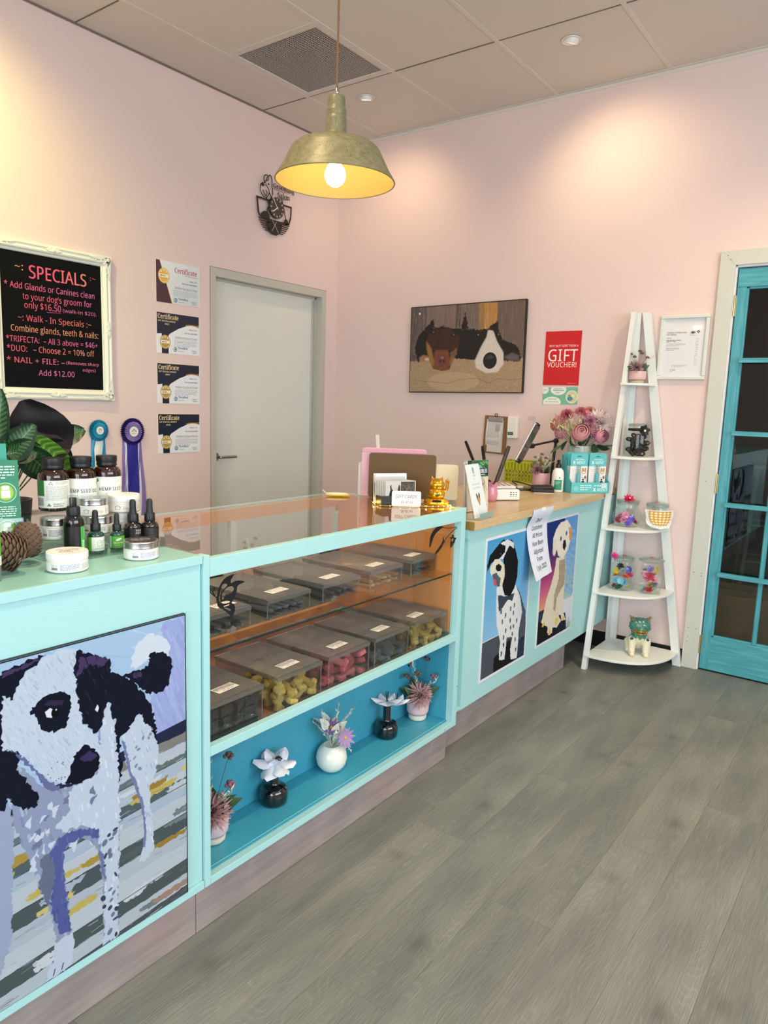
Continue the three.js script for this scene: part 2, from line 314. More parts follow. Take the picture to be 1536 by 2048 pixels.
{
  const A = 0.068, x0 = D2.x0, x1 = D2.x1, top = D2.top;
  const arch = struct('trim_4');
  const bx = (pts) => { const g = extrude(pts, 0.02, 0.0015); return metreUV(g); };
  part('side_casing', bx([[x0 - A, 0.002], [x0 + 0.002, 0.002], [x0 + 0.002, top - 0.002], [x0 - A, top + A]]), archMat, arch, [0, 0, 0.002]);
  part('side_casing', bx([[x1 + A, 0.002], [x1 - 0.002, 0.002], [x1 - 0.002, top - 0.002], [x1 + A, top + A]].reverse()), archMat, arch, [0, 0, 0.002]);
  part('head_casing', bx([[x0 - A + 0.002, top + A], [x0 + 0.004, top], [x1 - 0.004, top], [x1 + A - 0.002, top + A]]), archMat, arch, [0, 0, 0.002]);
  part('jamb_lining', [B(x0 - 0.001, x0 + 0.012, 0, top, -0.11, 0.012), B(x1 - 0.012, x1 + 0.001, 0, top, -0.11, 0.012), B(x0, x1, top - 0.012, top, -0.11, 0.012)], std(0xdfe2e4, 0.5), arch);
  const nails = []; for (const [x, y] of [[x0 - 0.035, 2.11], [x0 - 0.02, 2.09], [x0 - 0.035, 1.0], [x0 - 0.05, 0.52], [x0 - 0.012, 0.52], [x0 - 0.012, 0.505], [x0 - 0.05, 0.22], [x0 - 0.012, 0.22], [x0 - 0.05, 0.17], [x0 - 0.052, 0.145]]) nails.push(place(new THREE.CylinderGeometry(0.0022, 0.0022, 0.001, 8), [x, y, 0.0235], [PI / 2, 0, 0]));
  part('nail_hole', nails, std(0x1a1816, 0.8), arch);
  // glazed door, ten panes
  const d = struct('door_2'), L = x0 + 0.017, Rr = x1 - 0.017, zf = 0.004, zb = -0.034, T = top - 0.016, bot = 0.008;
  const st = 0.053, rows = [0.19, 0.527, 0.889, 1.25, 1.606, 1.955], mid = 2.818, mw = 0.011;
  part('bottom_rail', B(L + st - 0.012, Rr - st + 0.012, bot, rows[0] - 0.004, zb, zf, 0.002), doorTeal, d);
  part('top_rail', B(L, Rr, rows[5] + 0.004, T, zb, zf, 0.002), doorTeal, d);
  part('stile', B(L, L + st - 0.01, bot, rows[5] + 0.003, zb, zf, 0.002), doorTealUp, d);
  part('stile', B(Rr - st + 0.01, Rr, bot, rows[5] + 0.003, zb, zf, 0.002), doorTealUp, d);
  part('bottom_rail', B(L + 0.0, L + st, bot, 0.1, zb, zf - 0.0005, 0.001), doorTeal, d);
  const cols = [[L + st, mid - mw], [mid + mw, 3.02 - mw + 0.0], [3.02 + mw, Rr - st]];
  // moulded glazing bars: half-round profile
  const prof = [[-mw, -0.03], [-mw, -0.006], [-0.006, 0.0], [0.006, 0.0], [mw, -0.006], [mw, -0.03]];
  const barV = (x, y0, y1) => metreUV(place(extrude(prof, y1 - y0), [x, y1, zf], [PI / 2, 0, 0]));
  const barH = (y, xa, xb) => metreUV(place(extrude(prof, xb - xa), [xa, y, zf], [0, PI / 2, -PI / 2]));
  for (const x of [mid, 3.02]) part('glazing_bar', barV(x, rows[0], rows[5]), doorTealUp, d);
  for (let i = 1; i < 5; i++) part('glazing_bar', barH(rows[i], L + st - 0.006, Rr - st + 0.006), doorTeal, d);
  part('glazing_bead', [B(L + st - 0.012, L + st, rows[0], rows[5], zb + 0.01, zf - 0.006, 0.003), B(Rr - st, Rr - st + 0.012, rows[0], rows[5], zb + 0.01, zf - 0.006, 0.003), B(L + st, Rr - st, rows[0] - 0.005, rows[0] + 0.006, zb + 0.01, zf - 0.006, 0.003), B(L + st, Rr - st, rows[5] - 0.006, rows[5] + 0.005, zb + 0.01, zf - 0.006, 0.003)], doorTealUp, d);
  const gm = pane(0xdfe6e4, 0.015);
  for (const [a, b] of cols) for (let i = 0; i < 5; i++) part('glass_pane', B(a - 0.004, b + 0.004, rows[i] - 0.003, rows[i + 1] + 0.003, -0.017, -0.014, 0), gm, d);
  for (const y of [1.87, 0.99, 0.14]) part('hinge', [B(x0 + 0.004, x0 + 0.02, y - 0.05, y + 0.05, 0.004, 0.0075, 0.001), place(new THREE.CylinderGeometry(0.005, 0.005, 0.1, 12), [x0 + 0.012, y, 0.011])], brass, d);
}
// ---------------------------------------------------------------- unlit store room seen through the glazed door
{
  const w = std(0x9b9a95, 0.9);
  struct('wall_storeroom', [B(0, RX, -0.05, 3.0, -7.1, -7.0, 0), B(-0.1, 0, -0.05, 3.0, -7.1, -0.12, 0), B(RX, RX + 0.1, -0.05, 3.0, -7.1, -0.12, 0)], w);
  struct('ceiling_storeroom', B(-0.1, RX + 0.1, 3.0, 3.1, -7.1, -0.12, 0), w);
  struct('floor_storeroom', B(-0.1, RX + 0.1, -0.12, -0.001, -7.1, -0.1, 0), std(0x77797a, 0.6));
  const card = std(0x8a6a46, 0.85), flap = std(0x9a7a54, 0.85);
  const carton = (x, z, a, wd, h, d, label) => { const t = thing('cardboard_box', label, 'box', [x, 0, z], a, 'cartons behind the door'); part('carton', B(-wd / 2, wd / 2, 0, h, -d / 2, d / 2, 0.003), card, t); part('flap', B(-wd / 2, wd / 2, h, h + 0.004, 0.002, d / 2, 0.001), flap, t); part('flap', B(-wd / 2, wd / 2, h, h + 0.004, -d / 2, -0.002, 0.001), flap, t); part('tape_strip', B(-wd / 2, wd / 2, h + 0.004, h + 0.005, -0.025, 0.025, 0), std(0xb09468, 0.3), t); };
  carton(2.74, -0.42, 0.1, 0.42, 0.36, 0.34, 'low cardboard box just behind the glazed door'); carton(3.05, -1.1, -0.15, 0.6, 0.62, 0.45, 'taller cardboard box further back behind the glazed door');
  const t = thing('bar_stool', 'pale stool standing in the dark room behind the door', 'stool', [2.62, 0, -1.6], 0.3), wd = std(0x9a9078, 0.6);
  part('seat', B(-0.17, 0.17, 0.98, 1.01, -0.15, 0.15, 0.006), wd, t);
  for (const [x, z] of [[-1, -1], [1, -1], [-1, 1], [1, 1]]) part('leg', tube([[0.19 * x, 0, 0.17 * z], [0.14 * x, 0.98, 0.12 * z]], 0.015, 4, 8), wd, t);
  for (const [y, k] of [[0.35, 0.17], [0.6, 0.16]]) { part('rung', tube([[-k, y, 0.15], [k, y, 0.15]], 0.009, 4, 7), wd, t); part('rung', tube([[-k, y, -0.15], [k, y, -0.15]], 0.009, 4, 7), wd, t); }
}
const DECALS = {
 butterfly: [[0.9190,2.7980],[0.9180,2.8110],[0.9130,2.8280],[0.8990,2.8420],[0.8860,2.8490],[0.8750,2.8510],[0.8700,2.8540],[0.8550,2.8510],[0.8460,2.8470],[0.8370,2.8330],[0.8250,2.8190],[0.8180,2.8110],[0.8110,2.8070],[0.8190,2.7980],[0.8320,2.7940],[0.8430,2.7980],[0.8490,2.8050],[0.8600,2.7950],[0.8750,2.7890],[0.8850,2.7870],[0.8900,2.7790],[0.8930,2.7630],[0.8990,2.7760],[0.9010,2.7940],[0.8980,2.8060],[0.9050,2.8080],[0.9130,2.8020]] ,
 butterflyHoles: [ [[0.8900,2.8390],[0.9000,2.8330],[0.8990,2.8220],[0.8940,2.8200],[0.8850,2.8340],[0.8690,2.8420],[0.8550,2.8400],[0.8670,2.8450]],[[0.8830,2.8310],[0.8900,2.8170],[0.8900,2.8050],[0.8830,2.7980],[0.8740,2.8050],[0.8690,2.8250],[0.8610,2.8340],[0.8740,2.8360]],[[0.8560,2.8380],[0.8580,2.8300],[0.8540,2.8130],[0.8500,2.8140],[0.8510,2.8300]],[[0.8450,2.8300],[0.8460,2.8130],[0.8420,2.8170],[0.8430,2.8270]],[[0.8420,2.8310],[0.8340,2.8110],[0.8290,2.8090],[0.8300,2.8140]] ],
 feelers: [ [[0.8710,2.8530],[0.8830,2.8670],[0.8920,2.8750],[0.8970,2.8740],[0.8970,2.8700],[0.8930,2.8700]],[[0.8750,2.8570],[0.8850,2.8630],[0.8930,2.8640],[0.8970,2.8610],[0.8940,2.8580],[0.8890,2.8600]] ],
 flower: [ [[0.8570,1.9100],[0.8780,1.9130],[0.9010,1.9060],[0.9190,1.8850],[0.9250,1.8570],[0.9210,1.8280],[0.9120,1.8530],[0.8980,1.8810],[0.8790,1.8950]],[[0.8840,1.8220],[0.8680,1.8290],[0.8520,1.8480],[0.8350,1.8720],[0.8290,1.8660],[0.8450,1.8350],[0.8600,1.8200],[0.8640,1.8070],[0.8670,1.8170]] ],
 stems: [ [[0.9210,1.8380],[0.9120,1.7950],[0.9090,1.7470],[0.9110,1.7020]],[[0.8670,1.8170],[0.8860,1.7860],[0.9020,1.7460],[0.9100,1.7020]] ],
 small: [[0.8850,1.7640],[0.8760,1.7660],[0.8770,1.7800],[0.8680,1.7710],[0.8590,1.7730],[0.8470,1.7740],[0.8370,1.7690],[0.8440,1.7550],[0.8530,1.7450],[0.8620,1.7410],[0.8680,1.7330],[0.8720,1.7490],[0.8800,1.7530]] ,
 smallHoles: [ [[0.8690,1.7660],[0.8690,1.7540],[0.8600,1.7560],[0.8600,1.7650]],[[0.8450,1.7650],[0.8510,1.7540],[0.8480,1.7550]] ],
};
const ART = { big: {darkR:[[79,267],[3,254],[4,284],[76,291]],darkL:[[426,292],[407,291],[410,317],[427,318]],lav:[[66,25],[61,7],[2,0],[3,257],[81,268],[95,170],[46,91]],hindLeg:[[172,227],[147,204],[117,198],[97,231],[84,274],[77,306],[86,351],[102,373],[103,422],[96,474],[93,531],[105,544],[124,552],[135,544],[123,515],[118,473],[121,413],[138,363],[155,318],[166,271]],hindShade:[[170,242],[157,317],[141,366],[126,411],[120,473],[123,515],[117,518],[114,475],[120,409],[135,359],[151,315],[162,250]],hindBlack:[[195,81],[164,100],[140,117],[121,144],[106,172],[93,199],[84,241],[84,274],[99,235],[112,226],[117,198],[137,203],[158,228],[173,232],[176,276],[169,302],[178,334],[186,295],[192,234],[184,200],[201,136]],tailWhite:[[145,89],[139,61],[123,33],[98,23],[67,36],[46,58],[45,84],[62,84],[94,71],[104,79],[120,89]],tailBlack:[[164,100],[125,97],[102,96],[96,68],[67,73],[45,89],[38,117],[46,153],[69,165],[106,158],[121,139]],tailPurple:[[145,102],[120,103],[120,116],[135,114]],chest:[[420,168],[403,211],[407,291],[401,336],[388,384],[370,437],[360,486],[345,530],[334,581],[332,620],[336,658],[358,696],[308,691],[295,643],[297,623],[300,584],[303,546],[309,492],[312,432],[289,421],[267,421],[249,437],[232,469],[229,518],[222,545],[226,591],[223,650],[230,694],[189,691],[189,632],[186,546],[181,453],[181,358],[180,312],[204,144],[224,204],[231,282],[272,296],[311,292],[347,272]],chestWhite:[[294,308],[272,298],[227,293],[219,206],[204,144],[186,200],[179,340],[181,453],[186,546],[191,641],[189,691],[230,694],[222,651],[224,592],[217,529],[227,467],[231,428],[266,392],[310,389],[322,365],[296,351]],legShade:[[315,395],[275,397],[230,417],[229,438],[267,419],[298,417],[310,433],[308,502],[301,565],[298,613],[318,610],[338,552],[340,519],[330,467],[337,419]],legGrey:[[357,422],[332,413],[321,450],[338,516],[345,530],[364,479],[355,454]],leg2Shade:[[232,465],[220,480],[217,543],[226,519]],paw:[[335,622],[296,619],[292,645],[301,691],[330,695],[357,696],[353,675],[336,653]],earL:[[420,178],[406,186],[392,220],[371,258],[354,290],[357,306],[377,307],[403,285],[423,243]],head:[[415,64],[397,77],[389,56],[373,37],[337,14],[296,6],[267,18],[259,33],[270,55],[267,94],[264,137],[259,174],[229,207],[220,241],[226,275],[245,289],[272,296],[306,285],[335,261],[358,230],[376,198],[398,181],[420,168]],jaw:[[398,183],[376,202],[354,240],[327,272],[311,288],[315,297],[339,280],[358,238],[384,203]],capL:[[413,18],[391,14],[345,11],[325,5],[345,21],[373,37],[389,56],[395,78],[415,62]],capLp:[[413,22],[341,11],[345,17],[384,26],[414,31]],earR:[[267,18],[237,30],[194,53],[193,90],[191,117],[199,137],[206,152],[214,190],[229,204],[259,170],[264,137],[269,93],[273,58]],earRp:[[259,31],[219,41],[195,54],[211,65],[237,52],[255,63],[270,72]],eyeL:[[365,112],[348,97],[324,89],[295,93],[282,110],[284,139],[293,166],[315,170],[337,161],[350,142],[355,125]],eyeLp:[[345,107],[320,102],[296,110],[300,121],[329,112]],eyeLw:[[336,122],[325,117],[316,125],[322,139],[333,134]],eyeRw:[[231,153],[225,143],[221,152],[225,160]],pupils:[[315,130],[218,154]],nose:[[286,251],[274,229],[256,219],[236,235],[223,258],[226,284],[245,298],[272,298],[302,284],[289,271]],noseP:[[268,245],[243,237],[228,256],[239,260],[257,257]],planks:[[179,350],[7,333],[181,431],[5,420],[183,513],[6,512],[430,379],[368,373],[436,519],[315,512],[443,653],[228,666],[445,699],[322,714]]},
p1:{corner:[[-8,-1],[410,4],[420,595],[8,597]],couch:[[7,375],[142,405],[165,473],[163,583],[16,585]],seat:[[159,548],[222,488],[426,494],[429,595],[164,594]],body:[[110,216],[158,216],[283,239],[333,297],[365,374],[342,443],[341,518],[338,578],[278,567],[267,519],[281,468],[228,455],[224,508],[219,551],[168,541],[163,501],[169,464],[129,378],[116,310]],back:[[294,246],[344,300],[399,381],[407,454],[370,490],[340,513],[338,418],[334,342]],head:[[108,37],[145,24],[225,35],[262,82],[292,135],[294,202],[273,247],[236,278],[184,263],[159,220],[173,172],[154,104],[105,96],[51,105],[22,136],[19,114],[38,72],[72,55]],blaze:[[122,35],[184,27],[243,51],[246,75],[203,55],[176,79],[153,106],[115,100],[166,78],[167,50],[137,44]],muzzle:[[45,122],[77,96],[125,101],[168,134],[176,181],[158,216],[110,211],[77,173],[46,145]],nose:[[94,121],[118,120],[144,134],[136,151],[107,149],[91,135]],mouth:[[65,155],[98,152],[140,184],[134,217],[90,204]],tongue:[[72,172],[99,182],[111,208],[83,202]],collar:[[124,251],[195,270],[277,272],[260,302],[217,289],[161,320],[142,325]],eye:[[127,79]],spots:[[162,329],[205,353],[248,334],[284,327],[178,376],[250,387],[285,420],[214,422],[279,453],[197,447],[201,482],[310,485],[322,533],[185,517],[278,359],[259,419],[137,282],[315,402]]},
p2:{corner:[[-49,21],[414,8],[423,599],[2,597]],couch:[[-13,376],[67,393],[122,500],[342,537],[294,597],[15,588]],sill:[[307,437],[415,450],[417,563],[339,539]],glow:[[-20,216],[121,187],[160,267],[90,381],[67,393],[3,380]],blue:[[107,21],[235,23],[150,57],[114,102]],head:[[145,64],[198,35],[277,33],[327,71],[337,126],[306,182],[256,217],[193,195],[167,157],[152,184],[125,174],[120,103]],earR:[[296,67],[339,78],[346,139],[316,136]],earL:[[120,103],[150,96],[168,162],[154,192],[127,182]],body:[[174,200],[282,217],[298,269],[299,352],[295,406],[303,492],[342,539],[290,535],[259,471],[243,495],[283,532],[234,557],[186,543],[184,570],[152,574],[124,556],[126,529],[46,488],[64,450],[90,381],[131,326],[160,267]],shade:[[210,222],[281,222],[296,279],[292,350],[256,371],[209,405],[206,471],[178,453],[178,378],[219,310]],muzzle:[[243,127],[270,129],[283,157],[263,180],[241,162]],eyes:[[212,115],[275,97]],paws:[[150,562],[73,505],[235,521],[310,527]]},
pic:{corner:[[0,7],[808,-3],[816,538],[17,549]],planks:[[27,34],[82,36],[155,39],[387,33],[417,26],[535,15],[624,11],[635,12]],orange:[[536,2],[625,3],[628,119],[595,134],[568,158],[543,158]],ground:[[30,349],[200,341],[439,330],[797,346],[814,535],[20,547]],hole:[[32,259],[61,178],[114,131],[168,79],[179,128],[211,134],[242,122],[296,145],[378,148],[390,93],[403,51],[418,102],[429,150],[509,161],[568,157],[595,134],[632,115],[646,186],[668,224],[706,241],[744,254],[778,280],[796,338],[788,358],[675,349],[440,339],[337,329],[58,349]],dogA:[[129,207],[169,150],[296,145],[366,204],[355,282],[317,342],[299,395],[246,402],[181,388],[144,305]],tanA:[[120,215],[158,261],[184,350],[179,388],[143,323],[126,269]],tanB:[[314,298],[354,264],[337,325],[303,386]],noseA:[[245,342]],muzA:[[192,279],[282,280],[307,351],[288,395],[246,400],[192,391],[184,332]],eyesA:[[172,165],[324,187]],pawA:[[68,322],[100,305],[139,314],[152,350],[103,357],[75,350]],dogB:[[570,167],[602,172],[630,235],[677,303],[679,370],[641,417],[564,421],[498,393],[488,344],[525,267],[561,209]],noseB:[[589,349]],eyesB:[[499,192],[639,196]],pawB:[[684,328],[738,304],[781,321],[786,354],[713,347]],crack:[[36,468],[131,476],[218,476],[293,488],[386,465],[506,451],[588,489],[644,463],[721,471],[804,462]]} };
// ---------------------------------------------------------------- counters (front faces x = 2.085)
const FX = 2.085, CT = 0.977;
const oakMap = dataTex(1024, 512, (u, v) => { const X = v * 0.8, Y = u * 1.6; const f = X * 60 + 3 * n2(Y * 1.3, X * 4) + 0.8 * n2(Y * 5, X * 20); const ring = Math.abs(f % 1); const p = n2(Y * 30, X * 900); const t = 0.5 + 0.14 * n2(Y * 2, X * 14) + 0.10 * (ring - 0.5) + 0.1 * p; return [170 + 70 * t, 147 + 64 * t, 108 + 58 * t]; }, true);
const oakMat = std(0xffffff, 0.3, { map: rep(oakMap, 0.625, 1.25) });
const chipMap = dataTex(128, 128, (u, v) => { const t = n2(u * 22, v * 22) * 0.6 + n2(u * 50, v * 50) * 0.4; return t > 0.35 ? [70, 52, 28] : [168 + 40 * t, 132 + 34 * t, 70 + 26 * t]; }, true);
const chipMat = std(0xffffff, 0.85, { map: rep(chipMap, 12, 12) });
const glassMat = pane(0xffffff, 0.012);
const glassEdge = phys(0x10211e, 0.2);
const screwMat = std(0x2b2a28, 0.6);
const BX = 1.505;                                                    // staff side of the counters

{ // left closed unit with the big painting
  const t = thing('counter_unit', 'closed mint counter unit carrying the big dog painting', 'counter', [0, 0, 0]);
  part('carcass', [B(BX, FX - 0.03, 0.14, 0.9655, 2.914, 4.7, 0.002)], mintMat, t);
  part('counter_top', B(BX, FX - 0.0105, 0.966, 0.986, 2.909, 4.7, 0.002), mintTopMat, t);
  part('front_panel', B(FX - 0.0295, FX - 0.008, 0.1635, 0.965, 2.9095, 4.7, 0.001), mintMat, t);
  part('top_rail', B(FX - 0.01, FX - 0.0002, 0.9655, 0.9858, 2.909, 4.7, 0.001), mintMat, t);
  part('bottom_rail', B(FX - 0.03, FX, 0.143, 0.163, 2.909, 4.7, 0.0015), mintMat, t);
  part('kickboard', B(2.03, 2.05, 0.001, 0.1395, 2.909, 4.7, 0.002), kickMat, t);
}
const caseZ0 = 1.703, caseZ1 = 2.889;
{
  const t = thing('display_case', 'mint framed glass display counter full of treat boxes', 'display case', [0, 0, 0]);
  part('side_post', B(FX - 0.03, FX, 0.143, CT + 0.003, caseZ0, caseZ0 + 0.03, 0.0015), mintMat, t);
  part('side_post', B(FX - 0.03, FX, 0.143, 0.984, 2.889, 2.9075, 0.0015), mintMat, t);
  part('top_rail', B(FX - 0.022, FX - 0.0003, 0.931, 0.9755, caseZ0 + 0.0302, caseZ1 - 0.0002, 0.0015), mintMat, t);
  part('middle_rail', B(FX - 0.022, FX - 0.0003, 0.483, 0.5075, caseZ0 + 0.0302, caseZ1, 0.0015), mintMat, t);
  part('bottom_rail', B(FX - 0.022, FX - 0.0002, 0.143, 0.1635, caseZ0 + 0.0302, caseZ1 - 0.0002, 0.0015), mintMat, t);
  part('end_panel', B(BX, FX - 0.031, 0.51, 0.972, caseZ0 + 0.012, caseZ0 + 0.03, 0.0005), orangeMat, t);
  part('end_cladding', B(BX, FX - 0.0305, 0.145, CT, caseZ0, caseZ0 + 0.0115, 0.0005), mintMat, t);
  part('end_panel', B(BX, FX - 0.031, 0.51, 0.965, caseZ1 + 0.004, caseZ1 + 0.0182, 0.0005), orangeMat, t);
  part('back_rail', [B(BX, BX + 0.02, 0.93, 0.9715, caseZ0 + 0.03, caseZ1 + 0.004, 0.0005), B(BX, BX + 0.02, 0.5, 0.53, caseZ0 + 0.03, caseZ1 + 0.004, 0.0005)], orangeMat, t);
  part('back_stile', B(BX, BX + 0.02, 0.53, 0.93, 2.30, 2.325, 0.0005), std(0xb9bbb6, 0.35), t);
  part('case_deck', B(BX, FX - 0.0225, 0.468, 0.4885, caseZ0 + 0.03, caseZ1 + 0.01, 0.0005), deckBrown, t);
  part('top_glass', gY(CT + 0.0042, BX - 0.004, FX - 0.0005, caseZ0 + 0.0305, caseZ1 - 0.0003), glassMat, t);
  part('glass_edge', [B(BX - 0.0065, BX - 0.0042, CT - 0.0015, CT + 0.0045, caseZ0 + 0.031, caseZ1 + 0.012, 0.0005)], phys(0xa9cfc4, 0.2), t);
  part('front_glass', gX(FX - 0.0195, 0.5075, 0.931, caseZ0 + 0.0302, caseZ1), glassMat, t);
  part('glass_shelf', gY(0.7361, 1.55, 2.0526, caseZ0 + 0.032, caseZ1 + 0.002), glassMat, t);
  part('shelf_edge', B(2.0525, 2.0555, 0.7308, 0.7362, caseZ0 + 0.032, caseZ1 + 0.002, 0.0005), glassEdge, t);
  // open display niche below
  part('niche_deck', B(1.90, FX - 0.0225, 0.147, 0.1655, caseZ0 + 0.0305, caseZ1 + 0.012, 0.0005), tealMat, t);
  part('niche_back', B(1.895, 1.915, 0.166, 0.467, caseZ0 + 0.0305, caseZ1 + 0.012, 0.0005), tealMat, t);
  part('niche_end', [B(1.915, FX - 0.031, 0.166, 0.467, caseZ0 + 0.012, caseZ0 + 0.0315, 0.0005)], tealMat, t);
  part('niche_end', [B(1.915, FX - 0.0315, 0.166, 0.467, caseZ1 + 0.0005, caseZ1 + 0.012, 0.0005)], tealMat, t);
  part('trim_strip', B(FX - 0.030, FX - 0.0285, 0.1656, 0.1664, caseZ0 + 0.034, caseZ1, 0), std(0x8fd6d8, 0.4), t);
  part('kickboard', B(2.03, 2.05, 0.001, 0.142, 1.712, 2.9075, 0.002), kickMat, t);
  for (const [y, z] of [[0.152, 1.78], [0.30, 1.7105]]) part('screw', place(new THREE.CylinderGeometry(0.0018, 0.0018, 0.001, 8), [FX + 0.0002, y, z], [0, 0, PI / 2]), screwMat, t);
  // vinyl stickers on the inside of the front glass
  const dx = FX - 0.0192, ST = std(0x05070a, 0.85);
  const vinyl = (pts, holes = []) => {
    const mk = (a, C) => { const q = new THREE.CatmullRomCurve3(a.map(([y, z]) => V(-z, y, 0)), true, 'catmullrom', 0.6).getPoints(a.length * 5); const s = new C(); q.forEach((p, i) => (i ? s.lineTo(p.x, p.y) : s.moveTo(p.x, p.y))); return s; };
    const s = mk(pts, THREE.Shape); for (const h of holes) s.holes.push(mk(h, THREE.Path));
    const g = new THREE.ExtrudeGeometry(s, { depth: 0.0004, bevelEnabled: false, curveSegments: 4 }); g.rotateY(PI / 2); return g;
  };
  DECALS.butterfly && part('butterfly_sticker', [vinyl(DECALS.butterfly, DECALS.butterflyHoles), ...DECALS.feelers.map((f) => tube(f.map(([y, z]) => [0, y, z]), 0.0013, 16, 5))], ST, t, [dx, 0, 0]);
  part('flower_sticker', [...DECALS.flower.map((f) => vinyl(f)), ...DECALS.stems.map((f) => tube(f.map(([y, z]) => [0, y, z]), 0.0012, 20, 5))], ST, t, [dx, 0, 0]);
  part('small_butterfly_sticker', [vinyl(DECALS.small, DECALS.smallHoles)], ST, t, [dx, 0, 0]);
}
{ // timber-topped section towards the back wall
  const t = thing('service_counter', 'mint counter with oak timber top holding the two dog posters', 'counter', [0, 0, 0]);
  part('counter_top', B(1.42, 2.0945, 0.8875, 0.92, 0.293, 1.652, 0.0015), oakMat, t);
  part('chipboard_end', B(1.42, 2.094, 0.888, 0.9195, 1.6522, 1.6528, 0), chipMat, t);
  part('carcass', B(1.45, 2.05, 0.176, 0.887, 0.33, 1.7015, 0.001), mintMat, t);
  const board = (name, y0, y1, za, zb, zc, zd, x0, x1) => part(name, metreUV(place(extrude([[-za, y0], [-zb, y0], [-zd, y1], [-zc, y1]].reverse(), x1 - x0, 0.0008), [x0, 0, 0], [0, PI / 2, 0])), mintMat, t);
  board('front_panel', 0.1765, 0.852, 1.642, 0.296, 1.642, 0.296, 2.0505, 2.066);
  board('apron_rail', 0.8535, 0.8865, 1.652, 0.296, 1.652, 0.296, 2.0505, 2.069);
  part('base_strip', B(2.0502, 2.0645, 0.1762, 0.19, 1.643, 1.70, 0.001), mintMat, t);
  part('kickboard', B(1.99, 2.01, 0.001, 0.1755, 0.47, 1.7005, 0.002), kickMat, t);
  part('kick_end', B(1.5, 1.99, 0.001, 0.1755, 0.47, 0.49, 0.002), kickMat, t);
  for (const y of [0.83, 0.62, 0.215]) part('screw', place(new THREE.CylinderGeometry(0.0022, 0.0022, 0.001, 8), [2.0503, y, 1.672], [0, 0, PI / 2]), screwMat, t);
}
{ // hinged gate between the counter and the back wall
  const t = thing('counter_gate', 'short mint counter gate behind the white corner shelf at the wall', 'gate', [0, 0, 0]);
  part('gate_top', B(1.42, 2.062, 0.893, 0.92, 0.012, 0.288, 0.0015), oakMat, t);
  part('gate_panel', metreUV(place(extrude([[-0.286, 0.178], [-0.016, 0.178], [-0.016, 0.885], [-0.286, 0.885]], 0.018, 0.0008), [2.044, 0, 0], [0, PI / 2, 0])), mintMat, t);
  part('gate_batten', B(2.0, 2.04, 0.82, 0.892, 0.02, 0.27, 0.001), mintMat, t);
}
// ---------------------------------------------------------------- prints and things on the walls and counter fronts
function ragged(c, pts, fill, amp = 3, step = 5) {
  const o = [];
  pts.forEach((p, i) => { const q = pts[(i + 1) % pts.length], L = Math.hypot(q[0] - p[0], q[1] - p[1]), n = Math.max(1, Math.round(L / step)); for (let k = 0; k < n; k++) { const t = k / n; o.push([p[0] + (q[0] - p[0]) * t + (k ? rr(-amp, amp) : 0), p[1] + (q[1] - p[1]) * t + (k ? rr(-amp, amp) : 0)]); } });
  poly(c, o, fill);
}
function strokes(c, n, x0, x1, y0, y1, len, cols, w, ang) {
  for (let i = 0; i < n; i++) { const x = rr(x0, x1), y = rr(y0, y1), l = rr(0.4, 1) * len, a = ang + rr(-0.12, 0.12); c.strokeStyle = cols[Math.floor(rnd() * cols.length)]; c.lineWidth = rr(0.4, 1) * w; c.beginPath(); c.moveTo(x, y); c.lineTo(x + l * cos(a), y + l * sin(a)); c.stroke(); }
}
